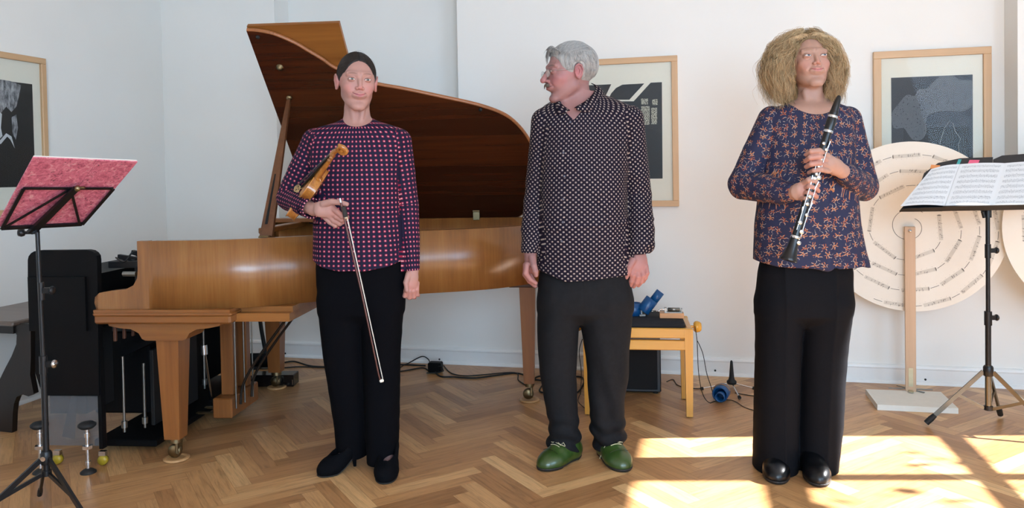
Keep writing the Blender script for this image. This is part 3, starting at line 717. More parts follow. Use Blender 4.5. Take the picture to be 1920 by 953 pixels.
# ------------------------------------------------------------------ music stands
import itertools
def proj(P):
    P = Vector(P) - Vector((0, 0, EYE)); d = P.dot(_f); return (960 + F_PX * P.dot(_r) / d, PPY - F_PX * P.dot(_u) / d)
def cyl(b, p, q, r, n=12, mi=0): return b.tube([p, q], r, n, mi)
def stand_base(root, hub_z, low_z, feet, r_leg=.010, rubber=.014, mat_='stand', foot_mat='rubber', post_r=.013):
    # feet: list of (dx,dy) foot positions relative to the pole
    b = MB(); b.tube([(0, 0, low_z), (0, 0, hub_z + .03)], post_r, 14); b.build('lower_tube', M[mat_], root)
    b = MB(); b.lathe([(post_r + .006, hub_z - .02), (post_r + .008, hub_z - .015), (post_r + .008, hub_z + .02), (post_r + .004, hub_z + .028)], n=14); b.build('hub', M['stand'], root)
    b = MB(); b.lathe([(post_r + .005, low_z - .008), (post_r + .005, low_z + .012)], n=14); b.build('lower_collar', M['stand'], root)
    for dx, dy in feet:
        L = math.hypot(dx, dy); ux, uy = dx / L, dy / L; b = MB()
        top = Vector((ux * .02, uy * .02, hub_z)); foot = Vector((dx, dy, .022)); mid = top.lerp(foot, .46)
        bar(b, top, foot - (foot - top).normalized() * .01, .018, .010, .018, .010, (ux, uy, 0)); lg = b.build('leg', M[mat_], root)
        b = MB(); bar(b, (ux * .018, uy * .018, low_z), mid, .014, .008, .014, .008, (ux, uy, 0)); b.build('leg_strut', M[mat_], lg)
        b = MB(); d = (foot - top).normalized(); b.tube([foot - d * .045, foot - d * .02, foot + d * .012], [rubber * .8, rubber, rubber * .95], 10); b.build('rubber_foot', M[foot_mat], lg)
# --- right stand
RS = Vector((0, 0, 0)); 
g1 = ground(1740, 799); g3 = ground(1875, 783)
Yc = 3.60; cpt = at(1853, 700, Yc); RS = Vector((cpt.x, Yc, 0))
v1 = Vector((g1.x - RS.x, g1.y - RS.y)); v3 = Vector((g3.x - RS.x, g3.y - RS.y))
stand_r = thing('music_stand', 'black music stand with open white sheet music, beside the wheel of staves', 'music stand', W(*RS), None, 'music stands')
hz = at(1853, 697, Yc).z; lz = at(1853, 766, Yc).z
M['bronze'] = plain('dark_nickel_steel', '6A665C', .25, .9, var=.1)
stand_base(stand_r, hz, lz, [tuple(v1), tuple(v3), (.20, -.20)], mat_='bronze', post_r=.014)
z_a = at(1853, 596, Yc).z; z_b2 = at(1853, 470, Yc).z; z_c = at(1853, 400, Yc).z
b = MB(); b.tube([(0, 0, hz), (0, 0, z_a)], .0125, 14); b.build('middle_tube', M['stand'], stand_r)
b = MB(); b.tube([(0, 0, z_a), (0, 0, z_c + .02)], .0095, 14); b.build('upper_tube', M['stand'], stand_r)
def collar(root, z, r, side=1, knobmat='stand'):
    b = MB(); b.lathe([(r, z - .035), (r, z + .03)], n=14); b.box((side * .02, 0, z), (.03, .016, .02)); o = b.build('clamp_collar', M['stand'], root)
    b = MB(); b.tube([(side * .018, 0, z), (side * .032, 0, z)], .006, 8); b.lathe([(0, -.006), (.013, -.006), (.016, 0), (.013, .006), (0, .006)], c=(side * .040, 0, z), R=basis((1, 0, 0)), n=12)
    b.build('clamp_knob', M[knobmat], o)
collar(stand_r, z_a, .0165); collar(stand_r, z_b2, .013)
b = MB(); b.tube([(0, 0, z_c - .02), (0, 0, z_c + .03)], .016, 12); b.box((-.012, 0, z_c + .025), (.045, .02, .03), bevel=.005); b.tube([(-.03, -.01, z_c + .01), (-.022, -.01, z_c - .02)], .008, 8); b.build('tilt_joint', M['stand'], stand_r)
# desk: facing the camera side musician; bottom lip at y=388, tilts away
zl = at(1853, 390, Yc - .02).z
b = MB(); TD = math.radians(48)
dR = Matrix(((1, 0, 0), (0, math.cos(TD), -math.sin(TD)), (0, math.sin(TD), math.cos(TD)))) # local x right, y up the desk
def DP(u, v, h=0): p = Vector((u, -.04, zl)) + Vector((0, math.cos(TD) * v - math.sin(TD) * h * -1 * -1, math.sin(TD) * v + math.cos(TD) * h)); return p
uy = Vector((0, math.cos(TD), math.sin(TD))); un = Vector((0, -math.sin(TD), math.cos(TD)))
def DP(u, v, h=0): return Vector((u, -.05, zl)) + uy * v + un * h
xl = at(1686, 390, Yc - .05).x - RS.x; xlm = at(1762, 390, Yc - .05).x - RS.x; xr = .34
def quadslab(b, P, h, mi=0):
    n = Vector((P[1] - P[0])).cross(P[2] - P[0]).normalized() * h
    b.add([tuple(p) for p in P] + [tuple(p + n) for p in P], [(0, 1, 2, 3)[::-1], (4, 5, 6, 7), (0, 1, 5, 4), (1, 2, 6, 5), (2, 3, 7, 6), (3, 0, 4, 7)], mi)
b = MB(); quadslab(b, [DP(xl, -.004, -.004), DP(xr, -.004, -.004), DP(xr, .21, -.004), DP(xlm + .02, .20, -.004)], -.003); b.build('desk_plate', M['stand'], stand_r)
b = MB(); c0 = DP((xlm + xr) / 2, -.006, .02); bar(b, DP(xlm, -.006, .012), DP(xr, -.006, .012), .003, .036, .003, .036, uy); b.build('desk_lip', M['stand'], stand_r)
b = MB(); bar(b, DP(xl, -.008, .008), DP(xlm + .01, -.008, .010), .003, .022, .003, .030, uy); b.build('lip_extension', M['stand'], stand_r)
b = MB(); bar(b, (0, .0, z_c + .03), DP(0, .08, -.006), .02, .012, .02, .012); b.build('desk_bracket', M['stand'], stand_r)
# black folder and open pages standing on the desk (own objects)
def DPx(px, py, h):            # pixel -> point on the desk plane lifted by h, stand-local
    Y = Yc
    for _ in range(40):
        q = at(px, py, Y); e = ((q - Vector((RS.x, RS.y, 0))) - DP(0, 0, h)).dot(un)
        q2 = at(px, py, Y + .01); e2 = ((q2 - Vector((RS.x, RS.y, 0))) - DP(0, 0, h)).dot(un); Y -= e / ((e2 - e) / .01)
    return at(px, py, Y) - Vector((RS.x, RS.y, 0))
fold = thing('music_folder', 'black folder with coloured index tabs standing behind the open sheet music', 'folder', W(*RS))
for pts in (((1712, 384), (1858, 384), (1861, 296), (1800, 298), (1758, 307), (1732, 326)), ((1860, 384), (2010, 384), (2020, 290), (1920, 290), (1878, 293), (1862, 300))):
    b = MB(); P = [DPx(x, y, .004) for x, y in pts]; n_ = un * .005
    b.add([tuple(p) for p in P] + [tuple(p + n_) for p in P], [tuple(range(6))[::-1], tuple(range(6, 12))] + [(i, (i + 1) % 6, 6 + (i + 1) % 6, 6 + i) for i in range(6)]); b.build('cover', plain('black_card', '1B1C20', .5), fold)
for nm, c, pts in (('orange', 'D98A50', ((1744, 316), (1746, 309), (1763, 310), (1762, 316))), ('teal', '3F9A98', ((1793, 309), (1797, 299), (1803, 299), (1799, 309))), ('pink', 'E0607E', ((1815, 307), (1818, 300), (1837, 300), (1834, 307)))):
    b = MB(); quadslab(b, [DPx(x, y, .0105) for x, y in pts], .0015); o = b.build('index_tab', plain(nm + '_tab', c, .7), fold); o['label'] = nm + ' index tab'
sheet = thing('sheet_music', 'open white printed sheet music on the right-hand black music stand', 'sheet music', W(*RS))
m, n = newmat('printed_music_page', lin('E8E8E6'), .75)
uvs = n.sep(n.coords('UV')); 
def printed(n, u, v, rows, seed=0):
    r = n.math('MULTIPLY', v, rows); fr = n.math('FRACT', r); row = n.math('FLOOR', r)
    inst = n.math('MULTIPLY', n.math('GREATER_THAN', fr, .22), n.math('LESS_THAN', fr, .68))
    l5 = n.math('LESS_THAN', n.math('FRACT', n.math('MULTIPLY', fr, 10.0)), .34)
    nn = n.new('ShaderNodeTexNoise'); n.set(nn.inputs['Vector'], n.comb(n.math('MULTIPLY', u, 70), n.math('MULTIPLY', r, 6), 0)); nn.inputs['Scale'].default_value = 1; nn.inputs['Detail'].default_value = 2
    notes = n.math('MULTIPLY', n.math('GREATER_THAN', nn.outputs[0], .60), n.math('MULTIPLY', n.math('GREATER_THAN', fr, .10), n.math('LESS_THAN', fr, .82)))
    f = n.math('MAXIMUM', n.math('MULTIPLY', n.math('MULTIPLY', inst, l5), .5), n.math('MULTIPLY', notes, .75))
    mu = n.math('MULTIPLY', n.math('GREATER_THAN', u, .07), n.math('LESS_THAN', u, .93)); mv = n.math('MULTIPLY', n.math('GREATER_THAN', v, .05), n.math('LESS_THAN', v, .95))
    return n.math('MULTIPLY', f, n.math('MULTIPLY', mu, mv))
n.set(n.b.inputs['Base Color'], n.mix(printed(n, uvs[0], uvs[1], 8), (*lin('D8D8D8'), 1), (*lin('50525A'), 1)))
M['page'] = m
def page(name, P, root, mt, h=.0015, bulge=.008, N=8):
    me = bpy.data.meshes.new(name); vs = []; uv = []; nn = (P[1] - P[0]).cross(P[3] - P[0]).normalized()
    for j in range(N + 1):
        for i in range(N + 1):
            a, c = i / N, j / N; p = (P[0] * (1 - a) + P[1] * a) * (1 - c) + (P[3] * (1 - a) + P[2] * a) * c
            vs.append(p + nn * bulge * math.sin(math.pi * a))
    k = len(vs); vs += [v - nn * h for v in vs]; fs = []
    for j in range(N):
        for i in range(N):
            q = j * (N + 1) + i; fs.append((q, q + 1, q + N + 2, q + N + 1)); fs.append((k + q, k + q + N + 1, k + q + N + 2, k + q + 1))
    rim = [i for i in range(N + 1)] + [(j + 1) * (N + 1) - 1 for j in range(1, N + 1)] + [N * (N + 1) + i for i in range(N - 1, -1, -1)] + [j * (N + 1) for j in range(N - 1, 0, -1)]
    for i in range(len(rim)): a, c = rim[i], rim[(i + 1) % len(rim)]; fs.append((a, k + a, k + c, c))
    me.from_pydata([tuple(v) for v in vs], [], fs); u = me.uv_layers.new(name='UVMap')
    for li, l in enumerate(me.loops):
        vi = l.vertex_index % k; u.data[li].uv = ((vi % (N + 1)) / N, (vi // (N + 1)) / N)
    me.materials.append(mt); o = link(bpy.data.objects.new(name, me), root); return o
def pageQ(pts, h): return [DPx(x, y, h) for x, y in pts]
page('page', pageQ(((1688, 387), (1772, 386), (1800, 308), (1746, 317)), .014), sheet, M['page'], bulge=.010)
page('page', pageQ(((1772, 386), (1858, 386), (1884, 306), (1800, 308)), .017), sheet, M['page'], bulge=.006)
page('page', pageQ(((1858, 386), (1948, 386), (1972, 303), (1884, 306)), .017), sheet, M['page'], bulge=.006)
# --- left stand with the pink marbled score
def fit_desk(corners, Y0):
    best = None
    # unknown: centre depth, yaw, tilt, width, height solved from corner rays (least squares over yaw/tilt)
    for yaw in np.radians(np.arange(-10, 80, 3)):
        for tilt in np.radians(np.arange(25, 75, 3)):
            e = Vector((math.cos(yaw), math.sin(yaw), 0)); back = Vector((math.sin(yaw), -math.cos(yaw), 0))  # towards the viewer side
            up = back * math.cos(tilt) + Vector((0, 0, math.sin(tilt))); nrm = e.cross(up)
            c = at(sum(p[0] for p in corners) / 4, sum(p[1] for p in corners) / 4, Y0)
            P = []
            for px, py in corners:
                q0 = at(px, py, 1.0); q1 = at(px, py, 2.0); d = q1 - q0; t = (c - q0).dot(nrm) / d.dot(nrm); P.append(q0 + d * t)
            if min(p.y for p in P) < 1.5 or max(p.y for p in P) > 5: continue
            bl, br, tr, tl = P
            w1, w2, h1, h2 = (br - bl), (tr - tl), (tl - bl), (tr - br)
            err = abs((w1.length - w2.length)) + abs(h1.length - h2.length) + abs(w1.normalized().dot(h1.normalized())) * .5 + abs(w2.normalized().dot(h2.normalized())) * .5 + abs((w1.length + w2.length) / 2 - .50) * .3 + abs((h1.length + h2.length) / 2 - .32) * .5
            if best is None or err < best[0]: best = (err, yaw, tilt, P, e, up, nrm)
    return best
fd = fit_desk([(-8, 426), (153, 418), (258, 304), (62, 296)], 2.72)
print('desk fit', round(fd[0], 3), [round(math.degrees(v)) for v in fd[1:3]], [[round(c, 2) for c in p] for p in fd[3]])
BL, BR, TR, TL = fd[3]
nrm = fd[6]; 
if nrm.y > 0: nrm = -nrm       # towards the camera
LSy = 2.80; lc = at(70, 436, LSy); LSc = at(88, 850, LSy)
LS = Vector((at(80, 640, LSy).x, LSy, 0))
stand_l = thing('music_stand', 'black folding music stand seen from behind, carrying a pink marbled score', 'music stand', W(*LS), None, 'music stands')
loc = lambda p: Vector(p) - LS
zt = lc.z; zm1 = at(80, 545, LSy).z; zm2 = at(80, 683, LSy).z; zh = at(85, 860, LSy).z; zlow = at(88, 888, LSy).z
gf = ground(75, 936)
stand_base(stand_l, zh, zlow, [(gf.x - LS.x, gf.y - LS.y), (.30, -.20), (-.20, -.26)], r_leg=.009, rubber=.010, post_r=.0115)
topp = loc(at(70, 434, LSy)); basep = Vector((0, 0, 0))
b = MB(); b.tube([(0, 0, zh), (0, 0, zm2)], .0105, 12); b.build('middle_tube', M['stand'], stand_l)
b = MB(); b.tube([(0, 0, zm2), (topp.x, 0, zt)], .0075, 12); b.build('upper_tube', M['stand'], stand_l)
collar(stand_l, zm2, .0135, 1, 'chrome')
collar(stand_l, zm1, .0105)
b = MB(); b.lathe([(.0135, zh - .01), (.0135, zh + .02)], n=12); b.tube([(.0, -.014, zh + .005), (0, -.022, zh + .005)], .009, 10); b.build('leg_collar', M['chrome'], stand_l)
off = nrm * .006
mid_b = (BL + BR) / 2; mid_t = (TL + TR) / 2; up_v = (TL - BL); ev = (BR - BL)
def Dk(a, c, h=0): return loc(BL + ev * a + (BL * 0) + ((TL + (TR - TL) * a) - (BL + ev * a)) * c + nrm * h)
fr = MB(); wf = .012
mm = .62
def rod(name, p, q, w=.012, t=.004):
    b = MB(); bar(b, p, q, w, t, w, t, nrm.cross(Vector(q) - Vector(p))); return b.build(name, M['stand'], stand_l)
rod('desk_rail', Dk(.06, .0, .006), Dk(1.0, .0, .006), .016, .008); rod('desk_rail', Dk(.05, .60, .006), Dk(.98, .60, .006), .011)
rod('desk_arm', Dk(1.0, .0, .009), Dk(.98, .60, .009)); rod('desk_arm', Dk(.06, 0, .009), Dk(.05, .60, .009))
rod('desk_brace', Dk(.52, .60, .012), Dk(.97, .0, .012), .009); rod('desk_brace', Dk(.50, .60, .012), Dk(.08, .04, .012), .009)
b = MB(); bar(b, Dk(.40, -.04, .02), Dk(.545, .66, .02), .030, .012, .022, .010, nrm.cross(up_v)); b.build('desk_spine', M['stand'], stand_l)
b = MB(); b.sphere(Dk(.55, .66, .022), .011); b.tube([Dk(.55, .66, .02), Dk(.60, .70, .03)], .005, 8); b.build('desk_hinge', M['brass'], stand_l)
jx = Dk(.40, -.04, .02)
b = MB(); b.tube([Vector((topp.x, 0, zt)), Vector((topp.x, 0, zt + .012)), jx], .009, 8); b.build('tilt_joint', M['stand'], stand_l)
kp = loc(at(40, 437, LSy)); b = MB(); b.tube([(topp.x, 0, zt), (kp.x, kp.y, zt + .0)], .006, 8); b.lathe([(0, -.010), (.012, -.010), (.015, 0), (.012, .010), (0, .010)], c=(kp.x, kp.y, zt), R=basis((1, .3, 0)), n=12); b.build('tilt_knob', M['stand'], stand_l)
score = thing('score_book', 'pink and grey marbled score cover, open on the left music stand', 'book', W(*LS))
m, n = newmat('pink_marbled_cover', lin('B84C64'), .6)
v = n.coords(); n1 = n.noise(v, 45, 5, .65, 1.2); n2 = n.noise(v, 95, 4, .6, 2.0)
c_ = n.ramp(n1, [(.36, lin('A04A5E')), (.46, lin('C46478')), (.56, lin('D27688')), (.68, lin('DDA8A8'))])
c_ = n.mix(n.ramp(n2, [(.60, (0, 0, 0)), (.66, (1, 1, 1))]), c_, (*lin('3C2A2E'), 1))
n.set(n.b.inputs['Base Color'], c_); M['marble'] = m
for a0, a1 in ((.0, .60), (.603, 1.06)):
    P = [Dk(a0, .0, .0), Dk(a1, .0, .0), Dk(min(a1, 1.0), 1.0, .0), Dk(a0, 1.0, 0)]
    b = MB(); quadslab(b, P, .004 if (P[1] - P[0]).cross(P[2] - P[0]).dot(nrm) < 0 else -.004, 0); b.build('cover', M['marble'], score)
b = MB(); _q = [Dk(.01, .01, -.010), Dk(1.0, .01, -.010), Dk(.99, 1.01, -.010), Dk(.005, 1.01, -.010)]; _q = [p_ + Vector(nrm) * .004 for p_ in _q]; quadslab(b, _q, .002 if (_q[1] - _q[0]).cross(_q[2] - _q[0]).dot(nrm) > 0 else -.002); o = b.build('page_block', M['paper'], score)

# ------------------------------------------------------------------ big score wheels
def build_wheel_obj(c, r, postx, label, base=True):
    root = thing('notation_disc_stand', label, 'wheel', W(c.x, c.y, 0), YAW + math.radians(-24), 'notation wheels')
    zc = c.z
    b = MB(); b.lathe([(0, -.004), (r, -.004), (r, .004), (0, .004)], c=(0, .035, zc), R=basis((0, 1, 0)), n=120, smooth=False); b.build('disc', M['cream'], root)
    rng = random.Random(4)
    st = MB(); ln = MB(); nt = MB()
    yy = .035 - .0045
    def P(a, rr, dy=0): return Vector((rr * math.cos(a), yy - dy, zc + rr * math.sin(a)))
    # spiral: polyline of grey staff strips and thin connecting lines
    K = .084 / (2 * math.pi)
    ang = math.radians(60); rr = .085
    sp = []
    a = 0
    while a < 2 * math.pi * 1.05:
        sp.append(P(ang - a, .050 + .047 * a / 6, .0004)); a += .15
    ln.tube(sp, .0011, 5)
    th = 2 * math.pi * 1.1
    while True:
        R_ = .062 + K * th
        if R_ > r * .945: break
        step = .132 / R_; gap = .062 / R_
        a0, a1 = th, th + step
        p, q = P(ang - a0, R_, .0002), P(ang - a1, R_ + K * step, .0002)
        d = (q - p).normalized(); perp = Vector((0, -1, 0)).cross(d)
        w = .0095
        st.add([p - perp * w, q - perp * w, q + perp * w, p + perp * w], [(0, 1, 2, 3)])
        for k in range(9):
            pp = p.lerp(q, rng.uniform(.15, .95)) + perp * rng.uniform(-.005, .006) + Vector((0, -.0004, 0))
            s_ = .0017; nt.add([pp - d * s_ - perp * s_, pp + d * s_ - perp * s_, pp + d * s_ + perp * s_, pp - d * s_ + perp * s_], [(0, 1, 2, 3)])
            pp2 = pp + d * s_ + perp * .004; nt.add([pp2 - d * .0005 - perp * .004, pp2 + d * .0005 - perp * .004, pp2 + d * .0005 + perp * .004, pp2 - d * .0005 + perp * .004], [(0, 1, 2, 3)])
        for k in range(6):     # little marks beside the staff
            pp = p.lerp(q, (k + .5) / 5) - perp * .016; nt.add([pp - d * .0008 - perp * .0008, pp + d * .0008 - perp * .0008, pp + d * .0008 + perp * .0008, pp - d * .0008 + perp * .0008], [(0, 1, 2, 3)])
        # clef
        nt.add([p - d * .002 - perp * .010, p + d * .0015 - perp * .010, p + d * .0035, p + d * .001 + perp * .011, p - d * .002 + perp * .009, p - d * .004], [(0, 1, 2, 3, 4, 5)])
        b0, b1 = th + step + gap * .15, th + step + gap * .85
        ln.tube([P(ang - (b0 + (b1 - b0) * t / 3), R_ + K * (step + gap * t / 3), .0004) for t in range(4)], .0010, 4)
        th += step + gap
    o = st.build('staff_strip', M['staffgrey'], root, fixn=False); o['kind'] = 'stuff'; o = ln.build('spiral_line', M['inkblack'], root); o['kind'] = 'stuff'; o = nt.build('note_print', M['noteink'], root, fixn=False); o['kind'] = 'stuff'
    b = MB(); b.lathe([(0, 0), (.008, 0), (.009, .003), (.006, .006), (0, .007)], c=(.0, -.012, zc - .02), R=basis((0, -1, 0)), n=12); b.build('axle_bolt', M['chrome'], root)
    b = MB(); b.box((0, .010, (zc + .0) / 2 + .012), (.052, .040, zc - .020), bevel=.002); post = b.build('post', M['beech'], root)
    b = MB(); b.tube([(0, .0, zc - .02), (0, .06, zc - .02)], .004, 8); b.build('axle', M['steel'], root)
    b = MB(); b.box((.0, -.0115, .105), (.022, .003, .10)); b.box((0, -.03, .0345), (.022, .045, .003)); b.build('steel_bracket', plain('zinc_bracket', 'B9B59A', .35, .7), root)
    b = MB(); b.box((0, .03, .031), (.012, .16, .003), R=rotm(0, 0, .9)); b.box((0, .03, .0315), (.22, .012, .003), R=rotm(0, 0, .2)); b.build('flat_strap', M['steel'], root)
    return root
M['cream'] = plain('cream_card', 'E8E1D4', .8, var=.01); M['staffgrey'] = plain('grey_staff_ink', 'D0C9BC', .8, var=.05); M['noteink'] = plain('note_ink', '6E6860', .8)
wc = at(1706, 426, 4.16)
wheel = build_wheel_obj(wc, .4615, 0, 'large cream wheel of spiralling music staves on a beech post')
BP = [ground(x, y, .028) for x, y in ((1623, 730), (1764, 735), (1797, 766), (1645, 759))]
b = MB(); Rw = Matrix.Rotation(-math.radians(-24), 3, 'Z')
vv = [Rw @ (Vector(p) - Vector((wc.x, wc.y, 0))) for p in BP]
b.add([(p.x, p.y, .0) for p in vv] + [(p.x, p.y, .028) for p in vv], [(0, 1, 2, 3)[::-1], (4, 5, 6, 7), (0, 1, 5, 4), (1, 2, 6, 5), (2, 3, 7, 6), (3, 0, 4, 7)])
b.build('base_board', plain('white_painted_board', 'DEDAD0', .6, var=.03), wheel)
w2 = at(1912, 432, 3.78); w2.x += .455
wheel2 = build_wheel_obj(w2, .4615, 0, 'second cream wheel of staves, only its left rim showing at the right edge'); wheel2.rotation_euler.z = YAW - math.radians(20)
b = MB(); b.box((0, .03, .014), (.34, .24, .028)); b.build('base_board', bpy.data.materials['white_painted_board'], wheel2)

# ------------------------------------------------------------------ piano bench and the things on and under it
FR, BRl, FLl = ground(1293, 782), ground(1304, 758), ground(1103, 777)
bd = Vector((FR.x - FLl.x, FR.y - FLl.y)); ba = math.atan2(bd.y, bd.x); BW = bd.length + .045; BD_ = .31
bz = at(1250, 616, FR.y).z
bench_o = FR
bench = thing('piano_bench', 'yellow wooden adjustable piano bench with a black seat pad and round side knobs', 'bench', W(FR.x, FR.y, 0), YAW + ba)
def B_(x, y, z): return (x, y, z)   # local: x to the right along the front, origin at front right leg centre
lw = .042
for x, y in ((0, 0), (-(BW - .045), 0), (0, BD_), (-(BW - .045), BD_)):
    b = MB(); bar(b, (x, y, bz - .004), (x * 1.0, y, .004), lw, lw, .032, .032); lg = b.build('leg', M['yellowwood'], bench)
    b = MB(); b.lathe([(.012, 0), (.012, .005)], c=(x, y, 0), n=10); b.build('foot_pad', plain('dark_felt', '4A3A2A', .9), lg)
xm = -(BW - .045) / 2
for nm, y in (('front', -.004), ('back', BD_ + .004)):
    b = MB(); b.box((xm, y, bz - .025), (BW - .002, .030, .050), bevel=.004); b.build('seat_rail', M['yellowx'], bench)
    b = MB(); b.box((xm, y, bz - .086), (BW - .05, .026, .050), bevel=.004); b.build('lower_rail', M['yellowx'], bench)
for x in (.004, -(BW - .045) - .004):
    b = MB(); b.box((x, BD_ / 2, bz - .0255), (.028, BD_ - .03, .050), bevel=.003); b.build('side_rail', M['yellowx'], bench)
b = MB(); b.box((xm, BD_ / 2, bz - .055), (.20, .10, .01)); b.box((xm + .12, BD_ / 2, bz - .06), (.05, .02, .02)); b.build('lift_mechanism', M['black'], bench)
m = plain('black_ribbed_cloth', '15161C', .85, scale=120, var=.3, bump=.3)
b = MB()
N = 14
for lvl, (ins, z) in enumerate(((.0, bz - .006), (-.004, bz + .012), (.012, bz + .030), (.05, bz + .040))):
    pass
def rrect(w, d, r, n=5):
    o = []
    for cx, cy, a0 in ((w / 2 - r, d / 2 - r, 0), (-w / 2 + r, d / 2 - r, 90), (-w / 2 + r, -d / 2 + r, 180), (w / 2 - r, -d / 2 + r, 270)):
        for k in range(n + 1): a = math.radians(a0 + 90 * k / n); o.append((cx + r * math.cos(a), cy + r * math.sin(a)))
    return o
rings = []
for ins, z, r in ((.012, bz - .005, .02), (.004, bz + .008, .03), (.010, bz + .024, .035), (.035, bz + .036, .04), (.08, bz + .040, .04)):
    rings.append([(x + xm, y + BD_ / 2, z) for x, y in rrect(BW - .06 - 2 * ins, BD_ + .02 - 2 * ins, r)])
k = len(rings[0])
b.add([p for rg in rings for p in rg], [(i * k + j, i * k + (j + 1) % k, (i + 1) * k + (j + 1) % k, (i + 1) * k + j) for i in range(len(rings) - 1) for j in range(k)] + [tuple(range(k))[::-1], tuple(range((len(rings) - 1) * k, len(rings) * k))], 0, True)
b.build('seat_pad', m, bench)
for sx, x in ((1, .028), (-1, -(BW - .045) - .028)):
    b = MB(); b.tube([(x - sx * .02, BD_ * .30, bz - .012), (x + sx * .02, BD_ * .30, bz - .012)], .007, 8)
    b.lathe([(.0, 0), (.020, 0), (.027, .006), (.029, .016), (.026, .030), (.018, .038), (0, .040)], c=(x + sx * .006, BD_ * .30, bz - .012), R=basis((sx, 0, 0)), n=22); b.build('knob', plain('yellow_lacquered_knob', 'DDA23C', .25), bench)
seat_z = bz + .036
def on_bench(px, py, dy): # local bench point at pixel with given depth offset behind the front rail
    Y = FR.y + dy; return at(px, py, Y)
def put(name, label, cat, p, z, rz=0, group=None): return thing(name, label, cat, W(p.x, p.y, z), YAW + rz, group)
def cup_mesh(name, root, r, h, R=None, c=(0, 0, 0), wall=.003, mi='blue'):
    b = MB(); b.lathe([(0, .003), (r - wall, .003), (r - wall, h), (r, h), (r, 0), (0, 0)], c=c, R=R, n=28); return b.build(name, M[mi], root)
p = on_bench(1189, 597, .16); S_ = F_PX / p.y
c1 = put('blue_beaker', 'upright blue beaker with a white side, on the bench behind the man\'s hip', 'beaker', p, seat_z - .004)
cup_mesh('body', c1, .036, .072)
b = MB(); b.box((.037, -.004, .036), (.006, .028, .062), bevel=.002); b.build('white_side', M['paper'], c1)
p = on_bench(1216, 592, .14)
c2 = put('blue_cartridge', 'tilted wide blue tube with a narrower blue tube leaning out of it, on the bench', 'tube', p, seat_z)
ax = Vector((.62, 0, .78)).normalized(); Rb = basis(ax)
b = MB(); b.lathe([(0, .001), (.031, .001), (.034, .004), (.034, .078), (.031, .080), (.028, .078), (.028, .02), (0, .02)], c=(-.030, 0, .026), R=Rb, n=28); b.build('wide_tube', M['blue'], c2)
b = MB(); b.lathe([(.020, 0), (.0225, 0), (.0225, .062), (.020, .062), (.020, 0)], c=Vector((-.030, 0, .026)) + ax * .070 + Vector((.012, 0, -.002)), R=Rb, n=24); b.build('narrow_tube', M['blue'], c2)
b = MB(); b.box((-.034, -.012, .006), (.03, .012, .012)); b.tube([(.01, -.036, .032), (.03, -.038, .036), (.036, -.03, .030)], .003, 6); b.build('metal_clip', M['steel'], c2)
p = on_bench(1259, 597, .09)
c3 = put('music_box', 'small metal musical movement screwed on a pale wooden block, on the bench', 'music box', p, seat_z, ba)
b = MB(); b.box((.0, 0, .016), (.122, .075, .026), bevel=.002); b.build('wood_block', wood('orange_wood', 'C08656', 'D49C6C', 0), c3)
b = MB(); b.box((.008, 0, .031), (.088, .05, .004)); b.build('base_plate', M['steel'], c3)
b = MB(); b.lathe([(.0, -.030), (.010, -.030), (.010, .030), (0, .030)], c=(.012, -.008, .044), R=basis((1, 0, 0)), n=16); b.build('pinned_cylinder', M['steel'], c3)
b = MB(); b.box((.012, .014, .042), (.064, .022, .003)); b.box((-.030, 0, .042), (.012, .03, .020)); b.box((.052, .0, .040), (.006, .03, .016)); b.build('tuned_comb', M['steel'], c3)
b = MB(); b.tube([(-.036, -.01, .044), (-.058, -.012, .046), (-.062, -.012, .036), (-.078, -.014, .036)], .003, 6); b.build('crank_handle', M['chrome'], c3)
# subwoofer
sb = ground(1240, 740); b = MB()
sub = thing('loudspeaker_box', 'black loudspeaker box on the floor behind the yellow bench', 'loudspeaker', W(sb.x, sb.y, 0), YAW + ba)
b.box((-.19, .17, .158), (.38, .34, .296), bevel=.006); b.build('cabinet', plain('black_vinyl', '17171A', .45, var=.2, scale=200), sub)
b = MB(); b.box((-.19, -.006, .158), (.34, .012, .26), bevel=.004); b.build('front_grille', plain('black_grille_cloth', '0B0B0D', .9, scale=300), sub)
b = MB()
for x, y in ((-.03, .03), (-.35, .03), (-.03, .31), (-.35, .31)):
    b = MB(); b.lathe([(.015, 0), (.015, .011)], c=(x, y, 0), n=10); b.build('rubber_foot', M['rubber'], sub)
# clarinet peg stand
pg = ground(1372, 727)
peg = thing('instrument_peg_stand', 'small black peg stand on three thin legs, standing on the floor by the bench', 'instrument stand', W(pg.x, pg.y, 0))
pz = at(1370, 676, pg.y).z
b = MB(); b.lathe([(0, .020), (.026, .022), (.028, .036), (.018, .046), (.014, .060), (.010, pz * .7), (.007, pz - .006), (.003, pz), (0, pz)], n=20); b.build('peg', M['rubber'], peg)
for px, py in ((1414, 729), (1387, 747), (1314, 730)):
    g = ground(px, py, .008); d = g - Vector((pg.x, pg.y, 0)); bb = MB(); bb.tube([(0, 0, .028), (d.x, d.y, .010)], .0035, 8); lg = bb.build('leg', M['chrome'], peg)
    bb = MB(); bb.tube([(d.x * .93, d.y * .93, .0115), (d.x, d.y, .0095)], .009, 10); bb.build('rubber_tip', M['rubber'], lg)
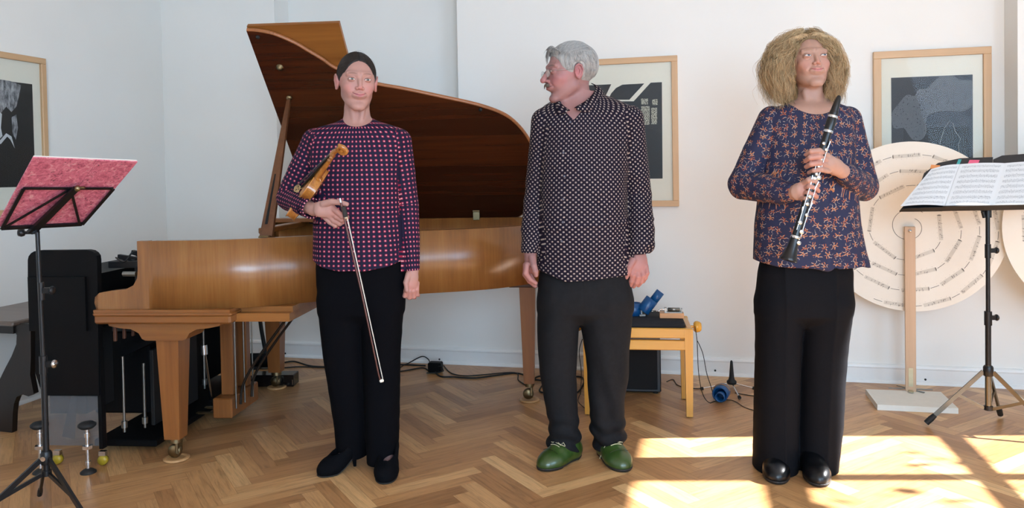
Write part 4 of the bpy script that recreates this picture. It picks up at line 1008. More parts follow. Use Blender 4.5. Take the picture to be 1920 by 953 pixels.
# blue roll on the floor
br = ground(1350, 752)
fc = thing('blue_tube', 'blue open tube lying on the floor beside the peg stand', 'tube', W(br.x, br.y, 0), YAW - .55)
ax = Vector((.10, -1, -.0)).normalized(); Rb = basis(ax)
b = MB(); b.lathe([(0, .004), (.036, .004), (.038, .0), (.042, .0), (.042, .075), (.036, .078), (.032, .075), (.032, .02), (0, .02)], c=(0, .05, .042), R=Rb, n=28); b.build('outer_tube', M['blue'], fc)
b = MB(); b.lathe([(.021, 0), (.025, 0), (.025, .075), (.021, .075), (.021, 0)], c=Vector((.004, .05, .034)) + ax * .03, R=Rb, n=24); b.build('inner_tube', M['blue'], fc)
b = MB(); b.tube([tuple(Vector((0, .05, .042)) + Rb @ Vector((.0425 * math.cos(a), .0425 * math.sin(a), .03))) for a in np.linspace(.3, 2.8, 14)], .005, 6, squash=.5); b.build('cardboard_band', plain('brown_card', '9A7A60', .8), fc)
# far-left curved wooden bench
GL = ground(25, 812)
sideb = thing('wooden_stool', 'dark wooden bench with curved cut-out sides, at the left edge by the wall', 'bench', W(GL.x, GL.y, 0), YAW + math.radians(-14))
M['darkwood'] = wood('dark_stained_wood', '100B09', '1E1612', axis=2, scale=.5, rough=.4); M['topwood'] = wood('worn_dark_top', '5A4A40', '7A6A5E', axis=0, scale=.5, rough=.3)
zt_ = at(30, 606, GL.y).z
b = MB(); b.box((-.30, .24, zt_ + .004), (.72, .56, .024), bevel=.006); b.build('seat_board', M['topwood'], sideb)
b = MB(); b.box((-.30, -.0, zt_ - .03), (.66, .02, .04)); b.build('seat_rail', M['darkwood'], sideb)
def wside(y):
    q = []
    L = lambda px, py: ((at(px, py, GL.y).x - GL.x), at(px, py, GL.y).z)
    outp = [(64, 604), (70, 640), (70, 760), (50, 745), (40, 738), (32, 752), (24, 770), (18, 815), (-20, 815), (-30, 760), (-60, 700), (-60, 650), (-60, 604)]
    hole = None
    pts = [L(*p) for p in ((66, 606), (66, 668), (64, 700), (72, 735), (60, 741), (45, 738), (33, 744), (27, 757), (24, 775), (22, 812), (-6, 812), (-8, 770), (-20, 735), (-6, 714), (8, 690), (22, 668), (33, 645), (34, 628), (28, 616), (8, 614), (6, 606))]
    bb = MB(); bb.prism(pts, y, y + .03, lambda u, v, w_: (u, w_, v)); bb.build('side_panel', M['darkwood'], sideb)
wside(0.0); wside(.45)
# ------------------------------------------------------------------ small black boxes and cables at the piano's far leg
bx = ground(482, 726); b = MB(); bb_ = thing('black_box', 'low glossy black box on the floor behind the far piano leg', 'box', W(bx.x, bx.y, 0), YAW - .05)
b.box((.095, .05, .035), (.25, .10, .07), bevel=.004); b.build('body', plain('glossy_black', '141010', .12), bb_)
b = MB(); b.box((.215, -.001, .028), (.004, .003, .03)); b.build('chrome_trim', M['chrome'], bb_)
vx = ground(468, 690); vac = thing('cylinder_pump', 'low black cylindrical suction unit on the floor under the piano by the wall', 'pump', W(vx.x, vx.y, 0), YAW - .05)
b = MB(); b.lathe([(0, 0), (.040, 0), (.046, .008), (.046, .165), (.040, .175), (0, .175)], c=(0, 0, .05), R=basis((1, 0, 0)), n=20); b.build('housing', M['black'], vac)
b = MB(); b.tube([(.11, 0, .09), (.085, 0, .25), (.060, 0, .46)], .013, 10); b.build('hose', M['rubber'], vac)
b = MB(); b.box((.03, -.03, .010), (.10, .06, .016)); b.build('base_foot', M['rubber'], vac)
def cable(name, label, pts, r=.004, mt='rubber', group=None, zfix=None):
    P = [ground(x, y, r) if len(p) == 2 else None for p in pts for x, y in [p[:2]]]
    Q = []
    for p in pts:
        if len(p) == 2: Q.append(ground(p[0], p[1], r + .0005))
        else: q = at(p[0], p[1], p[2]); q.z = max(q.z, r + .0005); Q.append(q)
    o0 = Q[0].copy(); o0.z = 0
    b = MB(); cv = catmull([q - o0 for q in Q], 7)
    for c in cv: c.z = max(c.z, r)
    b.tube(cv, r, 6); o = b.build(name, M[mt], None); o.location = W(*o0); o.rotation_euler.z = YAW; return tag(o, label, 'cable', group or ('thin wires around the bench' if name == 'thin_wire' else 'black cables on the floor'))
cable('power_cable', 'black cable along the floor from behind the far piano leg to the power adapter', [(532, 680), (552, 678), (580, 686), (612, 688), (680, 688), (745, 684), (798, 686)], .005)
cable('power_cable', 'lower thin black cable along the floor left of the violinist', [(532, 690), (560, 688), (600, 689), (690, 692), (744, 697), (790, 690), (803, 695)], .004)
cable('power_cable', 'black cable curving on the floor from the adapter past the tail leg', [(814, 696), (826, 706), (850, 707), (890, 709), (930, 704), (965, 700), (985, 704), (1000, 712)], .005)
cable('power_cable', 'thin black cable looping right from the adapter to the tail leg', [(832, 686), (846, 700), (872, 705), (905, 703), (965, 699), (972, 713), (985, 722)], .0035)
cable('power_cable', 'black cable arching up into the top of the adapter', [(746, 692), (765, 684, 5.05), (790, 669, 5.0), (802, 673, 4.97), (806, 680, 4.97)], .0035)
cable('power_cable', 'coiled black cable on the floor behind the man\'s left trouser leg', [(1002, 712), (1020, 716), (1012, 734), (1040, 737), (1078, 738), (1092, 724), (1094, 712), (1080, 706), (1010, 706), (1000, 722)], .005)
cable('thin_wire', 'thin grey wire from the loudspeaker box to the bench leg', [(1250, 716), (1262, 712), (1270, 722), (1290, 728), (1318, 729)], .0025)
cable('thin_wire', 'thin wire hanging from the right bench knob down to the blue tube', [(1308, 640, 4.02), (1318, 664, 4.05), (1325, 700, 4.10), (1334, 728, 4.12), (1338, 746)], .0020)
cable('thin_wire', 'thin wire falling from the bench corner to the floor in front of the blue tube', [(1303, 612, 3.93), (1307, 640, 3.88), (1310, 700, 3.9), (1318, 740, 3.95), (1332, 756), (1352, 750), (1376, 752), (1396, 764), (1416, 770), (1436, 772)], .0020)
cable('thin_wire', 'thin brown wire on the floor right of the peg stand', [(1378, 737), (1395, 740), (1416, 743), (1440, 745)], .0022)
cable('thin_wire', 'thin wire trailing from the left bench knob behind the man', [(1092, 636, 4.02), (1086, 660, 4.03), (1090, 700, 4.1), (1088, 740), (1084, 752), (1092, 762), (1100, 768)], .0020)
cable('power_cable', 'curled black cable on the floor between the player cabinet and the pedals', [(404, 664), (412, 657), (420, 655), (430, 664), (440, 672), (452, 680)], .004)
for x0, yy in ((404, 687), (404, 712)):
    pass
ad = ground(814, 700)
adp = thing('power_adapter', 'square black power adapter lying in its cables by the baseboard', 'adapter', W(ad.x, ad.y, 0), YAW - .2)
b = MB(); b.box((-.0, .03, .032), (.085, .06, .062), bevel=.006); b.build('body', M['black'], adp)
b = MB(); b.tube([(.03, 0, .045), (.055, -.01, .048), (.065, -.01, .02), (.03, -.02, .008), (-.04, -.03, .008)], .004, 6); b.build('cable_tail', M['rubber'], adp)
# ------------------------------------------------------------------ sculpting kit: distance fields on a grid -> one continuous surface
def smin(a, b, k):
    if k <= 0: return np.minimum(a, b)
    h = np.clip(.5 + .5 * (b - a) / k, 0, 1); return b * (1 - h) + a * h - k * h * (1 - h)
def smax(a, b, k): return -smin(-a, -b, k)
class Vol:
    def __init__(s, lo, hi, h):
        s.h = h; s.lo = np.array(lo, 'f4'); n = np.ceil((np.array(hi) - s.lo) / h).astype(int) + 1; s.n = n
        s.v = np.full(tuple(n), .25, 'f4'); s.ax = [s.lo[i] + h * np.arange(n[i], dtype='f4') for i in range(3)]
    def reg(s, lo, hi):
        i0 = np.clip(np.floor((np.array(lo) - s.lo) / s.h).astype(int), 0, s.n); i1 = np.clip(np.ceil((np.array(hi) - s.lo) / s.h).astype(int) + 1, 0, s.n)
        if (i1 <= i0).any(): return None
        sl = tuple(slice(a, b) for a, b in zip(i0, i1))
        return sl, s.ax[0][sl[0]][:, None, None], s.ax[1][sl[1]][None, :, None], s.ax[2][sl[2]][None, None, :]
    def put(s, f, lo, hi, k=.01, mode='add'):
        m = k + 4 * s.h; r = s.reg(np.array(lo) - m, np.array(hi) + m)
        if r is None: return
        sl, X, Y, Z = r; d = f(X, Y, Z)
        s.v[sl] = smin(s.v[sl], d, k) if mode == 'add' else smax(s.v[sl], -d, max(k, 1e-4))
    def cone(s, a, b, ra, rb, k=.01, flat=None, mode='add'):
        a = np.array(a, 'f4'); b = np.array(b, 'f4'); ab = b - a; L2 = float(ab @ ab) + 1e-12; R = max(ra, rb)
        def f(X, Y, Z):
            px, py, pz = X - a[0], Y - a[1], Z - a[2]
            if flat is not None:
                n, ff = flat; q = (px * n[0] + py * n[1] + pz * n[2]) * (1 / ff - 1); px, py, pz = px + n[0] * q, py + n[1] * q, pz + n[2] * q
                ab2 = ab + np.array(n) * float(ab @ np.array(n)) * (1 / ff - 1); l2 = float(ab2 @ ab2)
            else: ab2, l2 = ab, L2
            t = np.clip((px * ab2[0] + py * ab2[1] + pz * ab2[2]) / l2, 0, 1)
            return np.sqrt((px - ab2[0] * t) ** 2 + (py - ab2[1] * t) ** 2 + (pz - ab2[2] * t) ** 2) - (ra + (rb - ra) * t)
        s.put(f, np.minimum(a, b) - R, np.maximum(a, b) + R, k, mode)
    def chain(s, pts, rs, k=.01, flat=None, k2=None):
        sub = Vol.__new__(Vol); P = np.array([list(p) for p in pts]); R = max(rs); m = R + k + 5 * s.h
        r = s.reg(P.min(0) - m, P.max(0) + m)
        if r is None: return
        sl, X, Y, Z = r; sub.h = s.h; sub.lo = np.array([s.ax[i][sl[i].start] for i in range(3)]); sub.n = np.array([q.stop - q.start for q in sl]); sub.ax = [s.ax[i][sl[i]] for i in range(3)]
        sub.v = np.full(tuple(sub.n), .25, 'f4')
        for i in range(len(pts) - 1): sub.cone(pts[i], pts[i + 1], rs[i], rs[i + 1], k2 if k2 is not None else .004, flat)
        s.v[sl] = smin(s.v[sl], sub.v, k)
    def ell(s, c, r, R=None, k=.01, mode='add'):
        c = np.array(c, 'f4'); r = np.array(r, 'f4'); m = float(r.max()); Rm = np.array(R) if R is not None else None
        def f(X, Y, Z):
            p = (X - c[0], Y - c[1], Z - c[2])
            if Rm is not None: p = tuple(p[0] * Rm[0, i] + p[1] * Rm[1, i] + p[2] * Rm[2, i] for i in range(3))
            k0 = np.sqrt((p[0] / r[0]) ** 2 + (p[1] / r[1]) ** 2 + (p[2] / r[2]) ** 2); k1 = np.sqrt((p[0] / r[0] ** 2) ** 2 + (p[1] / r[1] ** 2) ** 2 + (p[2] / r[2] ** 2) ** 2) + 1e-9
            return k0 * (k0 - 1) / k1
        s.put(f, c - m, c + m, k, mode)
    def stack(s, rows, k=.01, ex=2.3, shrink=0.0):       # rows (z, cx, cy, rx, ry), top to bottom or bottom to top
        rows = sorted(rows); A = np.array(rows, 'f8'); zz = np.linspace(A[0, 0], A[-1, 0], 240)
        def ip(c):
            # monotone-ish smoothing of the piecewise-linear profile
            y = np.interp(zz, A[:, 0], A[:, c]); kern = np.hanning(13); kern /= kern.sum(); yp = np.pad(y, 6, mode='edge'); return np.convolve(yp, kern, 'valid')
        T = [ip(c) for c in range(1, 5)]; z0, z1 = A[0, 0], A[-1, 0]
        def f(X, Y, Z):
            z = Z.ravel(); cx, cy, rx, ry = (np.interp(z, zz, t).astype('f4')[None, None, :] for t in T)
            rx = np.maximum(rx - shrink, .004); ry = np.maximum(ry - shrink, .004)
            d = ((np.abs((X - cx) / rx)) ** ex + (np.abs((Y - cy) / ry)) ** ex) ** (1 / ex) - 1
            d = d * np.minimum(rx, ry)
            return np.maximum(d, np.maximum(Z - z1, z0 - Z))
        mx = max(r[3] for r in rows); my = max(r[4] for r in rows)
        s.put(f, (min(r[1] for r in rows) - mx, min(r[2] for r in rows) - my, z0), (max(r[1] for r in rows) + mx, max(r[2] for r in rows) + my, z1), k)
    def mesh(s):
        v = s.v; ins = v < 0
        c = [ins[i:v.shape[0] - 1 + i, j:v.shape[1] - 1 + j, k:v.shape[2] - 1 + k] for i in (0, 1) for j in (0, 1) for k in (0, 1)]
        a = c[0].copy(); o = c[0].copy()
        for q in c[1:]: a &= q; o |= q
        act = o & ~a; idx = np.argwhere(act); N = len(idx)
        cid = np.full(act.shape, -1, 'i4'); cid[act] = np.arange(N)
        corners = np.array([(i, j, k) for i in (0, 1) for j in (0, 1) for k in (0, 1)])
        vals = np.stack([v[idx[:, 0] + i, idx[:, 1] + j, idx[:, 2] + k] for i, j, k in corners], 1)
        acc = np.zeros((N, 3)); cnt = np.zeros(N)
        for p in range(8):
            for q in range(p + 1, 8):
                if np.abs(corners[p] - corners[q]).sum() != 1: continue
                va, vb = vals[:, p], vals[:, q]; m = (va < 0) != (vb < 0); t = va[m] / (va[m] - vb[m])
                acc[m] += corners[p] + (corners[q] - corners[p]) * t[:, None]; cnt[m] += 1
        P = s.lo + s.h * (idx + acc / cnt[:, None])
        F = []
        for ax in range(3):
            sl0 = [slice(None)] * 3; sl1 = [slice(None)] * 3; sl0[ax] = slice(0, -1); sl1[ax] = slice(1, None)
            i0 = ins[tuple(sl0)]; i1 = ins[tuple(sl1)]; e = np.argwhere(i0 != i1); b_, c_ = [x for x in range(3) if x != ax]
            ok = (e[:, b_] > 0) & (e[:, c_] > 0) & (e[:, b_] < act.shape[b_]) & (e[:, c_] < act.shape[c_]); e = e[ok]
            flip = i0[e[:, 0], e[:, 1], e[:, 2]]
            if ax == 1: flip = ~flip
            def g(db, dc):
                q = e.copy(); q[:, b_] -= db; q[:, c_] -= dc; return cid[q[:, 0], q[:, 1], q[:, 2]]
            Q = np.stack([g(1, 1), g(0, 1), g(0, 0), g(1, 0)], 1); Q[~flip] = Q[~flip][:, ::-1]; F.append(Q)
        return P, np.concatenate(F)
def sample(V, Q):
    g = (Q - V.lo) / V.h; g = np.clip(g, 0, np.array(V.v.shape) - 1.001); i = g.astype(np.int64); f = g - i; v = V.v.ravel(); sy, sx = V.v.shape[2], V.v.shape[1] * V.v.shape[2]
    b = i[:, 0] * sx + i[:, 1] * sy + i[:, 2]; fx, fy, fz = f[:, 0], f[:, 1], f[:, 2]
    c00 = v[b] * (1 - fz) + v[b + 1] * fz; c01 = v[b + sy] * (1 - fz) + v[b + sy + 1] * fz; c10 = v[b + sx] * (1 - fz) + v[b + sx + 1] * fz; c11 = v[b + sx + sy] * (1 - fz) + v[b + sx + sy + 1] * fz
    return (c00 * (1 - fy) + c01 * fy) * (1 - fx) + (c10 * (1 - fy) + c11 * fy) * fx
def refine(P, F, build, boxes, h=.0016, levels=2):
    """subdivide the skin inside the boxes (head, hands) and pull the new points onto a finer field"""
    for lo, hi in boxes:
        lo = np.array(lo, float); hi = np.array(hi, float); V = Vol(lo - .012, hi + .012, h); build(V)
        for lv in range(levels):
            C = P[F].mean(1); sel = ((C > lo) & (C < hi)).all(1); Fs = F[sel]; E = np.concatenate([Fs[:, [i, (i + 1) % 4]] for i in range(4)]); E.sort(axis=1)
            u, inv = np.unique(E, axis=0, return_inverse=True); inv = inv.ravel(); n0 = len(P); mid = P[u].mean(1); cen = P[Fs].mean(1); P = np.concatenate([P, mid, cen]); ns = len(Fs)
            m = [n0 + inv[i * ns:(i + 1) * ns] for i in range(4)]; c = n0 + len(u) + np.arange(ns)
            newF = np.concatenate([np.stack([Fs[:, i], m[i], c, m[i - 1]], 1) for i in range(4)]); F = np.concatenate([F[~sel], newF])
            idx = np.unique(newF); idx = idx[((P[idx] > lo) & (P[idx] < hi)).all(1)]
            for _ in range(1 if lv == 0 else 2):
                Q = P[idx]; d = sample(V, Q); e = h; G = np.stack([sample(V, Q + np.eye(3)[a] * e) - sample(V, Q - np.eye(3)[a] * e) for a in range(3)], 1) / (2 * e)
                st = d[:, None] * G / np.maximum((G * G).sum(1), .15)[:, None]; l = np.linalg.norm(st, axis=1)[:, None]; st = st * np.minimum(1, .002 / (l + 1e-9)); P[idx] = Q - st
        P0_ = relax(P, newF, 1, .35); P[idx] = P0_[idx]
    return P, F
def vnormals(P, F):
    n = np.cross(P[F[:, 2]] - P[F[:, 0]], P[F[:, 3]] - P[F[:, 1]]); N = np.zeros_like(P)
    for i in range(4): np.add.at(N, F[:, i], n)
    return N / (np.linalg.norm(N, axis=1)[:, None] + 1e-12)
def relax(P, F, it=1, w=.5):
    for _ in range(it):
        A = np.zeros_like(P); c = np.zeros(len(P))
        for i in range(4):
            a, b = F[:, i], F[:, (i + 1) % 4]; np.add.at(A, a, P[b]); np.add.at(A, b, P[a]); np.add.at(c, a, 1); np.add.at(c, b, 1)
        P = P * (1 - w) + w * A / np.maximum(c, 1)[:, None]
    return P
class SinNoise:
    def __init__(s, seed, freq, n=7, aniso=(1, 1, 1)):
        r = np.random.default_rng(seed); d = r.normal(size=(n, 3)); d /= np.linalg.norm(d, axis=1)[:, None]
        s.k = d * np.array(aniso) * freq * r.uniform(.6, 1.7, size=(n, 1)); s.p = r.uniform(0, 6.28, n); s.a = r.uniform(.5, 1, n); s.a /= s.a.sum()
        s.w = r.normal(size=(n, 3)) * freq * .3
    def __call__(s, P): return sum(a * np.sin(P @ k + p + 1.2 * np.sin(P @ w)) for a, k, p, w in zip(s.a, s.k, s.p, s.w))
def add_mesh(name, P, F, mats, parent, col=None, uv=None, smooth=True):
    me = bpy.data.meshes.new(name); me.vertices.add(len(P)); me.vertices.foreach_set('co', np.asarray(P, 'f4').ravel())
    F = np.asarray(F, 'i4'); nf, k = F.shape; me.loops.add(nf * k); me.loops.foreach_set('vertex_index', F.ravel()); me.polygons.add(nf)
    me.polygons.foreach_set('loop_start', np.arange(nf, dtype='i4') * k); me.polygons.foreach_set('loop_total', np.full(nf, k, 'i4'))
    me.polygons.foreach_set('use_smooth', np.full(nf, smooth)); me.update(calc_edges=True)
    if col is not None:
        a = me.color_attributes.new('Col', 'FLOAT_COLOR', 'POINT'); a.data.foreach_set('color', np.concatenate([col, np.ones((len(col), 1))], 1).astype('f4').ravel())
    if uv is not None:
        u = me.uv_layers.new(name='UVMap'); u.data.foreach_set('uv', np.asarray(uv, 'f4').ravel())
    for m in (mats if isinstance(mats, (list, tuple)) else [mats]): me.materials.append(m)
    return link(bpy.data.objects.new(name, me), parent)
def largest(P, F):   # keep the one connected piece
    lab = np.arange(len(P)); 
    for _ in range(400):
        m = lab[F].min(1); new = lab.copy()
        for i in range(4): np.minimum.at(new, F[:, i], m)
        new = new[new]
        if (new == lab).all(): break
        lab = new
    u, c = np.unique(lab, return_counts=True); keep = lab == u[c.argmax()]
    mp = np.cumsum(keep) - 1; Fk = F[keep[F].all(1)]; return P[keep], mp[Fk]
# figure frame: camera-facing axes, origin on the floor under the figure
class Fig:
    def __init__(s, name, label, px, py, Y):
        g = at(px, py, Y); s.o = Vector((g.x, Y, 0)); s.Y = Y; s.root = thing(name, label, 'person', W(g.x, Y, 0))
    def p(s, px, py, dy=0.0): return np.array(at(px, py, s.Y + dy) - s.o)
    def g(s, px, py, z=0.0): return np.array(ground(px, py, z) - s.o)
    def row(s, py, xl, xr, dy, ry, pad=0.0):
        a, b = s.p(xl, py, dy), s.p(xr, py, dy); return ((a[2] + b[2]) / 2, (a[0] + b[0]) / 2, dy, (b[0] - a[0]) / 2 + pad, ry)
def ell_table(rx, ry):
    th = np.linspace(-math.pi, math.pi, 721); ds = np.sqrt((rx * np.cos(th)) ** 2 + (ry * np.sin(th)) ** 2); s_ = np.concatenate([[0], np.cumsum((ds[1:] + ds[:-1]) / 2 * (th[1] - th[0]))]); s_ -= s_[360]; return th, s_
def cloth_uv(P, F, torso, arms):
    """torso: (cx,cy,rx,ry); arms: list of polylines. Returns per-loop uv in metres."""
    C = P[F].mean(1)
    def pl_dist(Q, pts, rad):
        best = np.full(len(Q), 9e9)
        for a, b in zip(pts[:-1], pts[1:]):
            a, b = np.array(a), np.array(b); ab = b - a; t = np.clip((Q - a) @ ab / (ab @ ab), 0, 1); best = np.minimum(best, np.linalg.norm(Q - a - t[:, None] * ab, axis=1) - rad)
        return best
    cx, cy, rx, ry = torso
    dt = (np.sqrt(((C[:, 0] - cx) / rx) ** 2 + ((C[:, 1] - cy) / ry) ** 2) - 1) * min(rx, ry)
    part = np.zeros(len(C), int); bd = np.abs(dt)
    for i, (pts, rad) in enumerate(arms):
        d = pl_dist(C, pts, rad); m = np.abs(d) < np.where(dt > .0, 9, np.abs(dt) * .9); part[m & (d < .03)] = i + 1
    uv = np.zeros((len(F), 4, 2)); th_t, s_t = ell_table(rx, ry)
    def torso_u(Q): return np.arctan2((Q[..., 0] - cx) / rx, -(Q[..., 1] - cy) / ry)
    m = part == 0; tc = torso_u(C[m]); tv = torso_u(P[F[m]]); tv = tc[:, None] + (tv - tc[:, None] + math.pi) % (2 * math.pi) - math.pi
    uv[m, :, 0] = np.interp(tv, th_t, s_t); uv[m, :, 1] = P[F[m]][..., 2]
    for i, (pts, rad) in enumerate(arms):
        m = part == i + 1
        if not m.any(): continue
        Q = P[F[m]]; Cc = C[m]; pts = [np.array(p) for p in pts]; L = 0; bestd = np.full(len(Cc), 9e9); U = np.zeros(Q.shape[:2]); V = np.zeros(Q.shape[:2])
        for a, b in zip(pts[:-1], pts[1:]):
            ab = b - a; l = np.linalg.norm(ab); d = ab / l; t = np.clip((Cc - a) @ ab / (ab @ ab), 0, 1); dist = np.linalg.norm(Cc - a - t[:, None] * ab, axis=1)
            x = np.cross(d, (0, 1, 0)); x /= np.linalg.norm(x); y = np.cross(d, x); w = dist < bestd
            def ang(R_): return np.arctan2((R_ - a) @ x, (R_ - a) @ y)
            tc = ang(Cc[w]); tv = ang(Q[w]); tv = tc[:, None] + (tv - tc[:, None] + math.pi) % (2 * math.pi) - math.pi
            U[w] = tv * rad; V[w] = L + (Q[w] - a) @ d; bestd[w] = dist[w]; L += l
        uv[m, :, 0] = U; uv[m, :, 1] = V
    return uv.reshape(-1, 2)
def skin_mat(name, tone):
    m, n = newmat(name, lin(tone), .5); a = n.new('ShaderNodeVertexColor', layer_name='Col')
    v = n.noise(n.coords(), 55, 4); c = n.mix(.22, a.outputs[0], n.ramp(v, [(.3, (.88, .80, .79)), (.7, (1.05, 1.03, 1.02))]), 'MULTIPLY')
    n.set(n.b.inputs['Base Color'], c); n.b.inputs['Subsurface Weight'].default_value = .10; n.b.inputs['Specular IOR Level'].default_value = .35; n.b.inputs['Subsurface Radius'].default_value = (1, .35, .2); n.b.inputs['Subsurface Scale'].default_value = .006
    n.bump(n.noise(n.coords(), 260, 3), .10, .0008); return m
def hair_mat(name, dark, light, rough=.45, scale=(60, 60, 8)):
    m, n = newmat(name, lin(light), rough); geo = n.new('ShaderNodeNewGeometry')
    v = n.noise(n.mapping(n.coords(), scale), 1, 4, .6); f = n.math('ADD', n.math('MULTIPLY', v, .6), n.math('MULTIPLY', geo.outputs['Random Per Island'], .4))
    n.set(n.b.inputs['Base Color'], n.ramp(f, [(.2, lin(dark)), (.75, lin(light))])); n.bump(v, .3, .003); return m
# ---- head (local frame: x = right in the picture when facing the camera, face towards -y, z up)
def head_field(vol, C, R, s, o):
    Rm = np.array(R); m = .20 * s; r = vol.reg(np.array(C) - m, np.array(C) + m)
    if r is None: return
    sl, X, Y, Z = r
    dx, dy, dz = X - C[0], Y - C[1], Z - C[2]
    x, y, z = ((dx * Rm[0, i] + dy * Rm[1, i] + dz * Rm[2, i]) / s for i in range(3))
    x, y, z = np.broadcast_arrays(x, y, z); ax = np.abs(x)
    def E(c, r, xx=None):
        px, py, pz = (x if xx is None else xx) - c[0], y - c[1], z - c[2]
        k0 = np.sqrt((px / r[0]) ** 2 + (py / r[1]) ** 2 + (pz / r[2]) ** 2); k1 = np.sqrt((px / r[0] ** 2) ** 2 + (py / r[1] ** 2) ** 2 + (pz / r[2] ** 2) ** 2) + 1e-9; return k0 * (k0 - 1) / k1
    def Cn(a, b, ra, rb, xx=None):
        px, py, pz = (x if xx is None else xx) - a[0], y - a[1], z - a[2]; ab = np.array(b) - np.array(a); t = np.clip((px * ab[0] + py * ab[1] + pz * ab[2]) / (ab @ ab), 0, 1)
        return np.sqrt((px - ab[0] * t) ** 2 + (py - ab[1] * t) ** 2 + (pz - ab[2] * t) ** 2) - ra - (rb - ra) * t
    d = E((0, .016, .030), (.0735, .093, .085))
    d = smin(d, E((0, -.028, -.020), (.055 * o.get('fw', 1), .060, .080)), .030)
    d = smin(d, Cn((.041 * o.get('jw', 1), .006, -.052), (.013, -.066, -.097), .016, .014, ax), .026)      # jaw
    d = smin(d, E((0, -.073, -.098), (.016, .015, .013)), .016)                        # chin
    d = smin(d, E((.037, -.058, -.018), (.022, .020, .018), ax), .018)                 # cheekbone
    d = smin(d, E((.028, -.064, -.040), (.016, .016, .016), ax), .018)                 # smiling cheek
    d = smin(d, Cn((.008, -.083, .030), (.044, -.070, .032), .009, .008, ax), .014)    # brow ridge
    d = smax(d, -E((.031, -.098, .010), (.018, .016, .0125), ax), .010)               # socket
    d = smin(d, E((.031, -.0755, .010), (.0155, .0145, .0125), ax), .004)              # lids over the eyeball
    nl = o.get('nose', 1.0)
    d = smin(d, Cn((0, -.084, .020), (0, -.089 - .014 * nl, -.022), .0065, .0088 * o.get('nw', 1)), .008)    # nose
    d = smin(d, E((.0105, -.089 - .004 * nl, -.026), (.0075, .010, .0065), ax), .005)
    d = smax(d, -E((.006, -.093 - .006 * nl, -.0345), (.0032, .006, .004), ax), .002)
    d = smin(d, E((0, -.083, -.050), (.026, .014, .016)), .012)                         # muzzle
    sm = o.get('smile', .35)
    def arcc(d, pts, rs, k):
        for p, q, ra, rb in zip(pts[:-1], pts[1:], rs[:-1], rs[1:]): d = smin(d, Cn(p, q, ra, rb, ax), k)
        return d
    zk = .010 * sm
    mw = o.get('mw', .025)
    d = arcc(d, [(0, -.0940, -.0485), (.007, -.0940, -.0475), (.016, -.0890, -.0490 + zk * .4), (mw, -.0800, -.0515 + zk)], (.0034, .0036, .0028, .0016), .004)
    d = arcc(d, [(0, -.0925, -.0570), (.009, -.0915, -.0562), (.017, -.0870, -.0535 + zk * .5), (mw, -.0800, -.0520 + zk)], (.0044, .0041, .0031, .0016), .004)
    cutl = 9.0
    for p, q in (((0, -.0985, -.0527), (.010, -.0975, -.0524)), ((.010, -.0975, -.0524), (.018, -.0930, -.0518 + zk * .45)), ((.018, -.0930, -.0518 + zk * .45), (mw + .003, -.0835, -.0518 + zk * 1.15))): cutl = np.minimum(cutl, Cn(p, q, .0012, .0012, ax))
    d = smax(d, -cutl, .0022)
    d = smax(d, -(Cn((.019, -.094, -.030), (.034, -.083, -.050), .0016, .0022, ax)), .007)    # nasolabial fold
    d = smax(d, -E((0, -.098, -.069), (.012, .006, .004)), .008)                               # hollow under the lip
    # eyelid margins
    ep = o.get('open', .0045)
    def eyp(u, z0): xx = .031 + .0150 * u; t = max(0, 1 - ((xx - .031) / .0155) ** 2 - ((z0 - .010) / .0125) ** 2); return (xx, -.0755 - .0145 * math.sqrt(t), z0)
    up = [eyp(u, .0092 + ep * (1 - u * u) + .0008 * u) for u in (-.93, -.6, -.2, .2, .6, .93)]; lo_ = [eyp(u, .0092 - ep * .72 * (1 - u * u) + .0008 * u) for u in (-.93, -.6, -.2, .2, .6, .93)]
    d = arcc(d, up, (.0008, .0014, .0017, .0017, .0015, .0010), .0012); d = arcc(d, lo_, (.0008, .0012, .0014, .0014, .0013, .0010), .0016)
    d = smax(d, -np.minimum(Cn((.019, -.0905, .0170), (.031, -.0940, .0195), .0011, .0012, ax), Cn((.031, -.0940, .0195), (.045, -.0840, .0165), .0012, .0011, ax)), .004)   # lid crease
    d = smax(d, -(Cn((.020, -.092, -.003), (.036, -.086, -.0065), .0018, .0016, ax)), .006)    # under the eye
    # ears: shell, hollow, rim and lobe
    e = E((.0760, .014, .000), (.0080, .0175, .0290), ax); e = smax(e, -E((.0845, .009, .003), (.0062, .0105, .0180), ax), .003); d = smin(d, e, .006)
    d = arcc(d, [(.0800, -.002, .004), (.0815, .000, .020), (.0835, .012, .030), (.0850, .024, .024), (.0850, .029, .008), (.0820, .024, -.012), (.0790, .012, -.026)], (.0022, .0030, .0034, .0034, .0030, .0028, .0045), .0025)
    d = arcc(d, [(.0815, .012, .016), (.0825, .019, .004), (.0810, .014, -.010)], (.0020, .0024, .0022), .003)
    vol.v[sl] = smin(vol.v[sl], (d * s).astype('f4'), .012)
def to_head(P, C, R, s): return (P - np.array(C)) @ np.array(R) / s
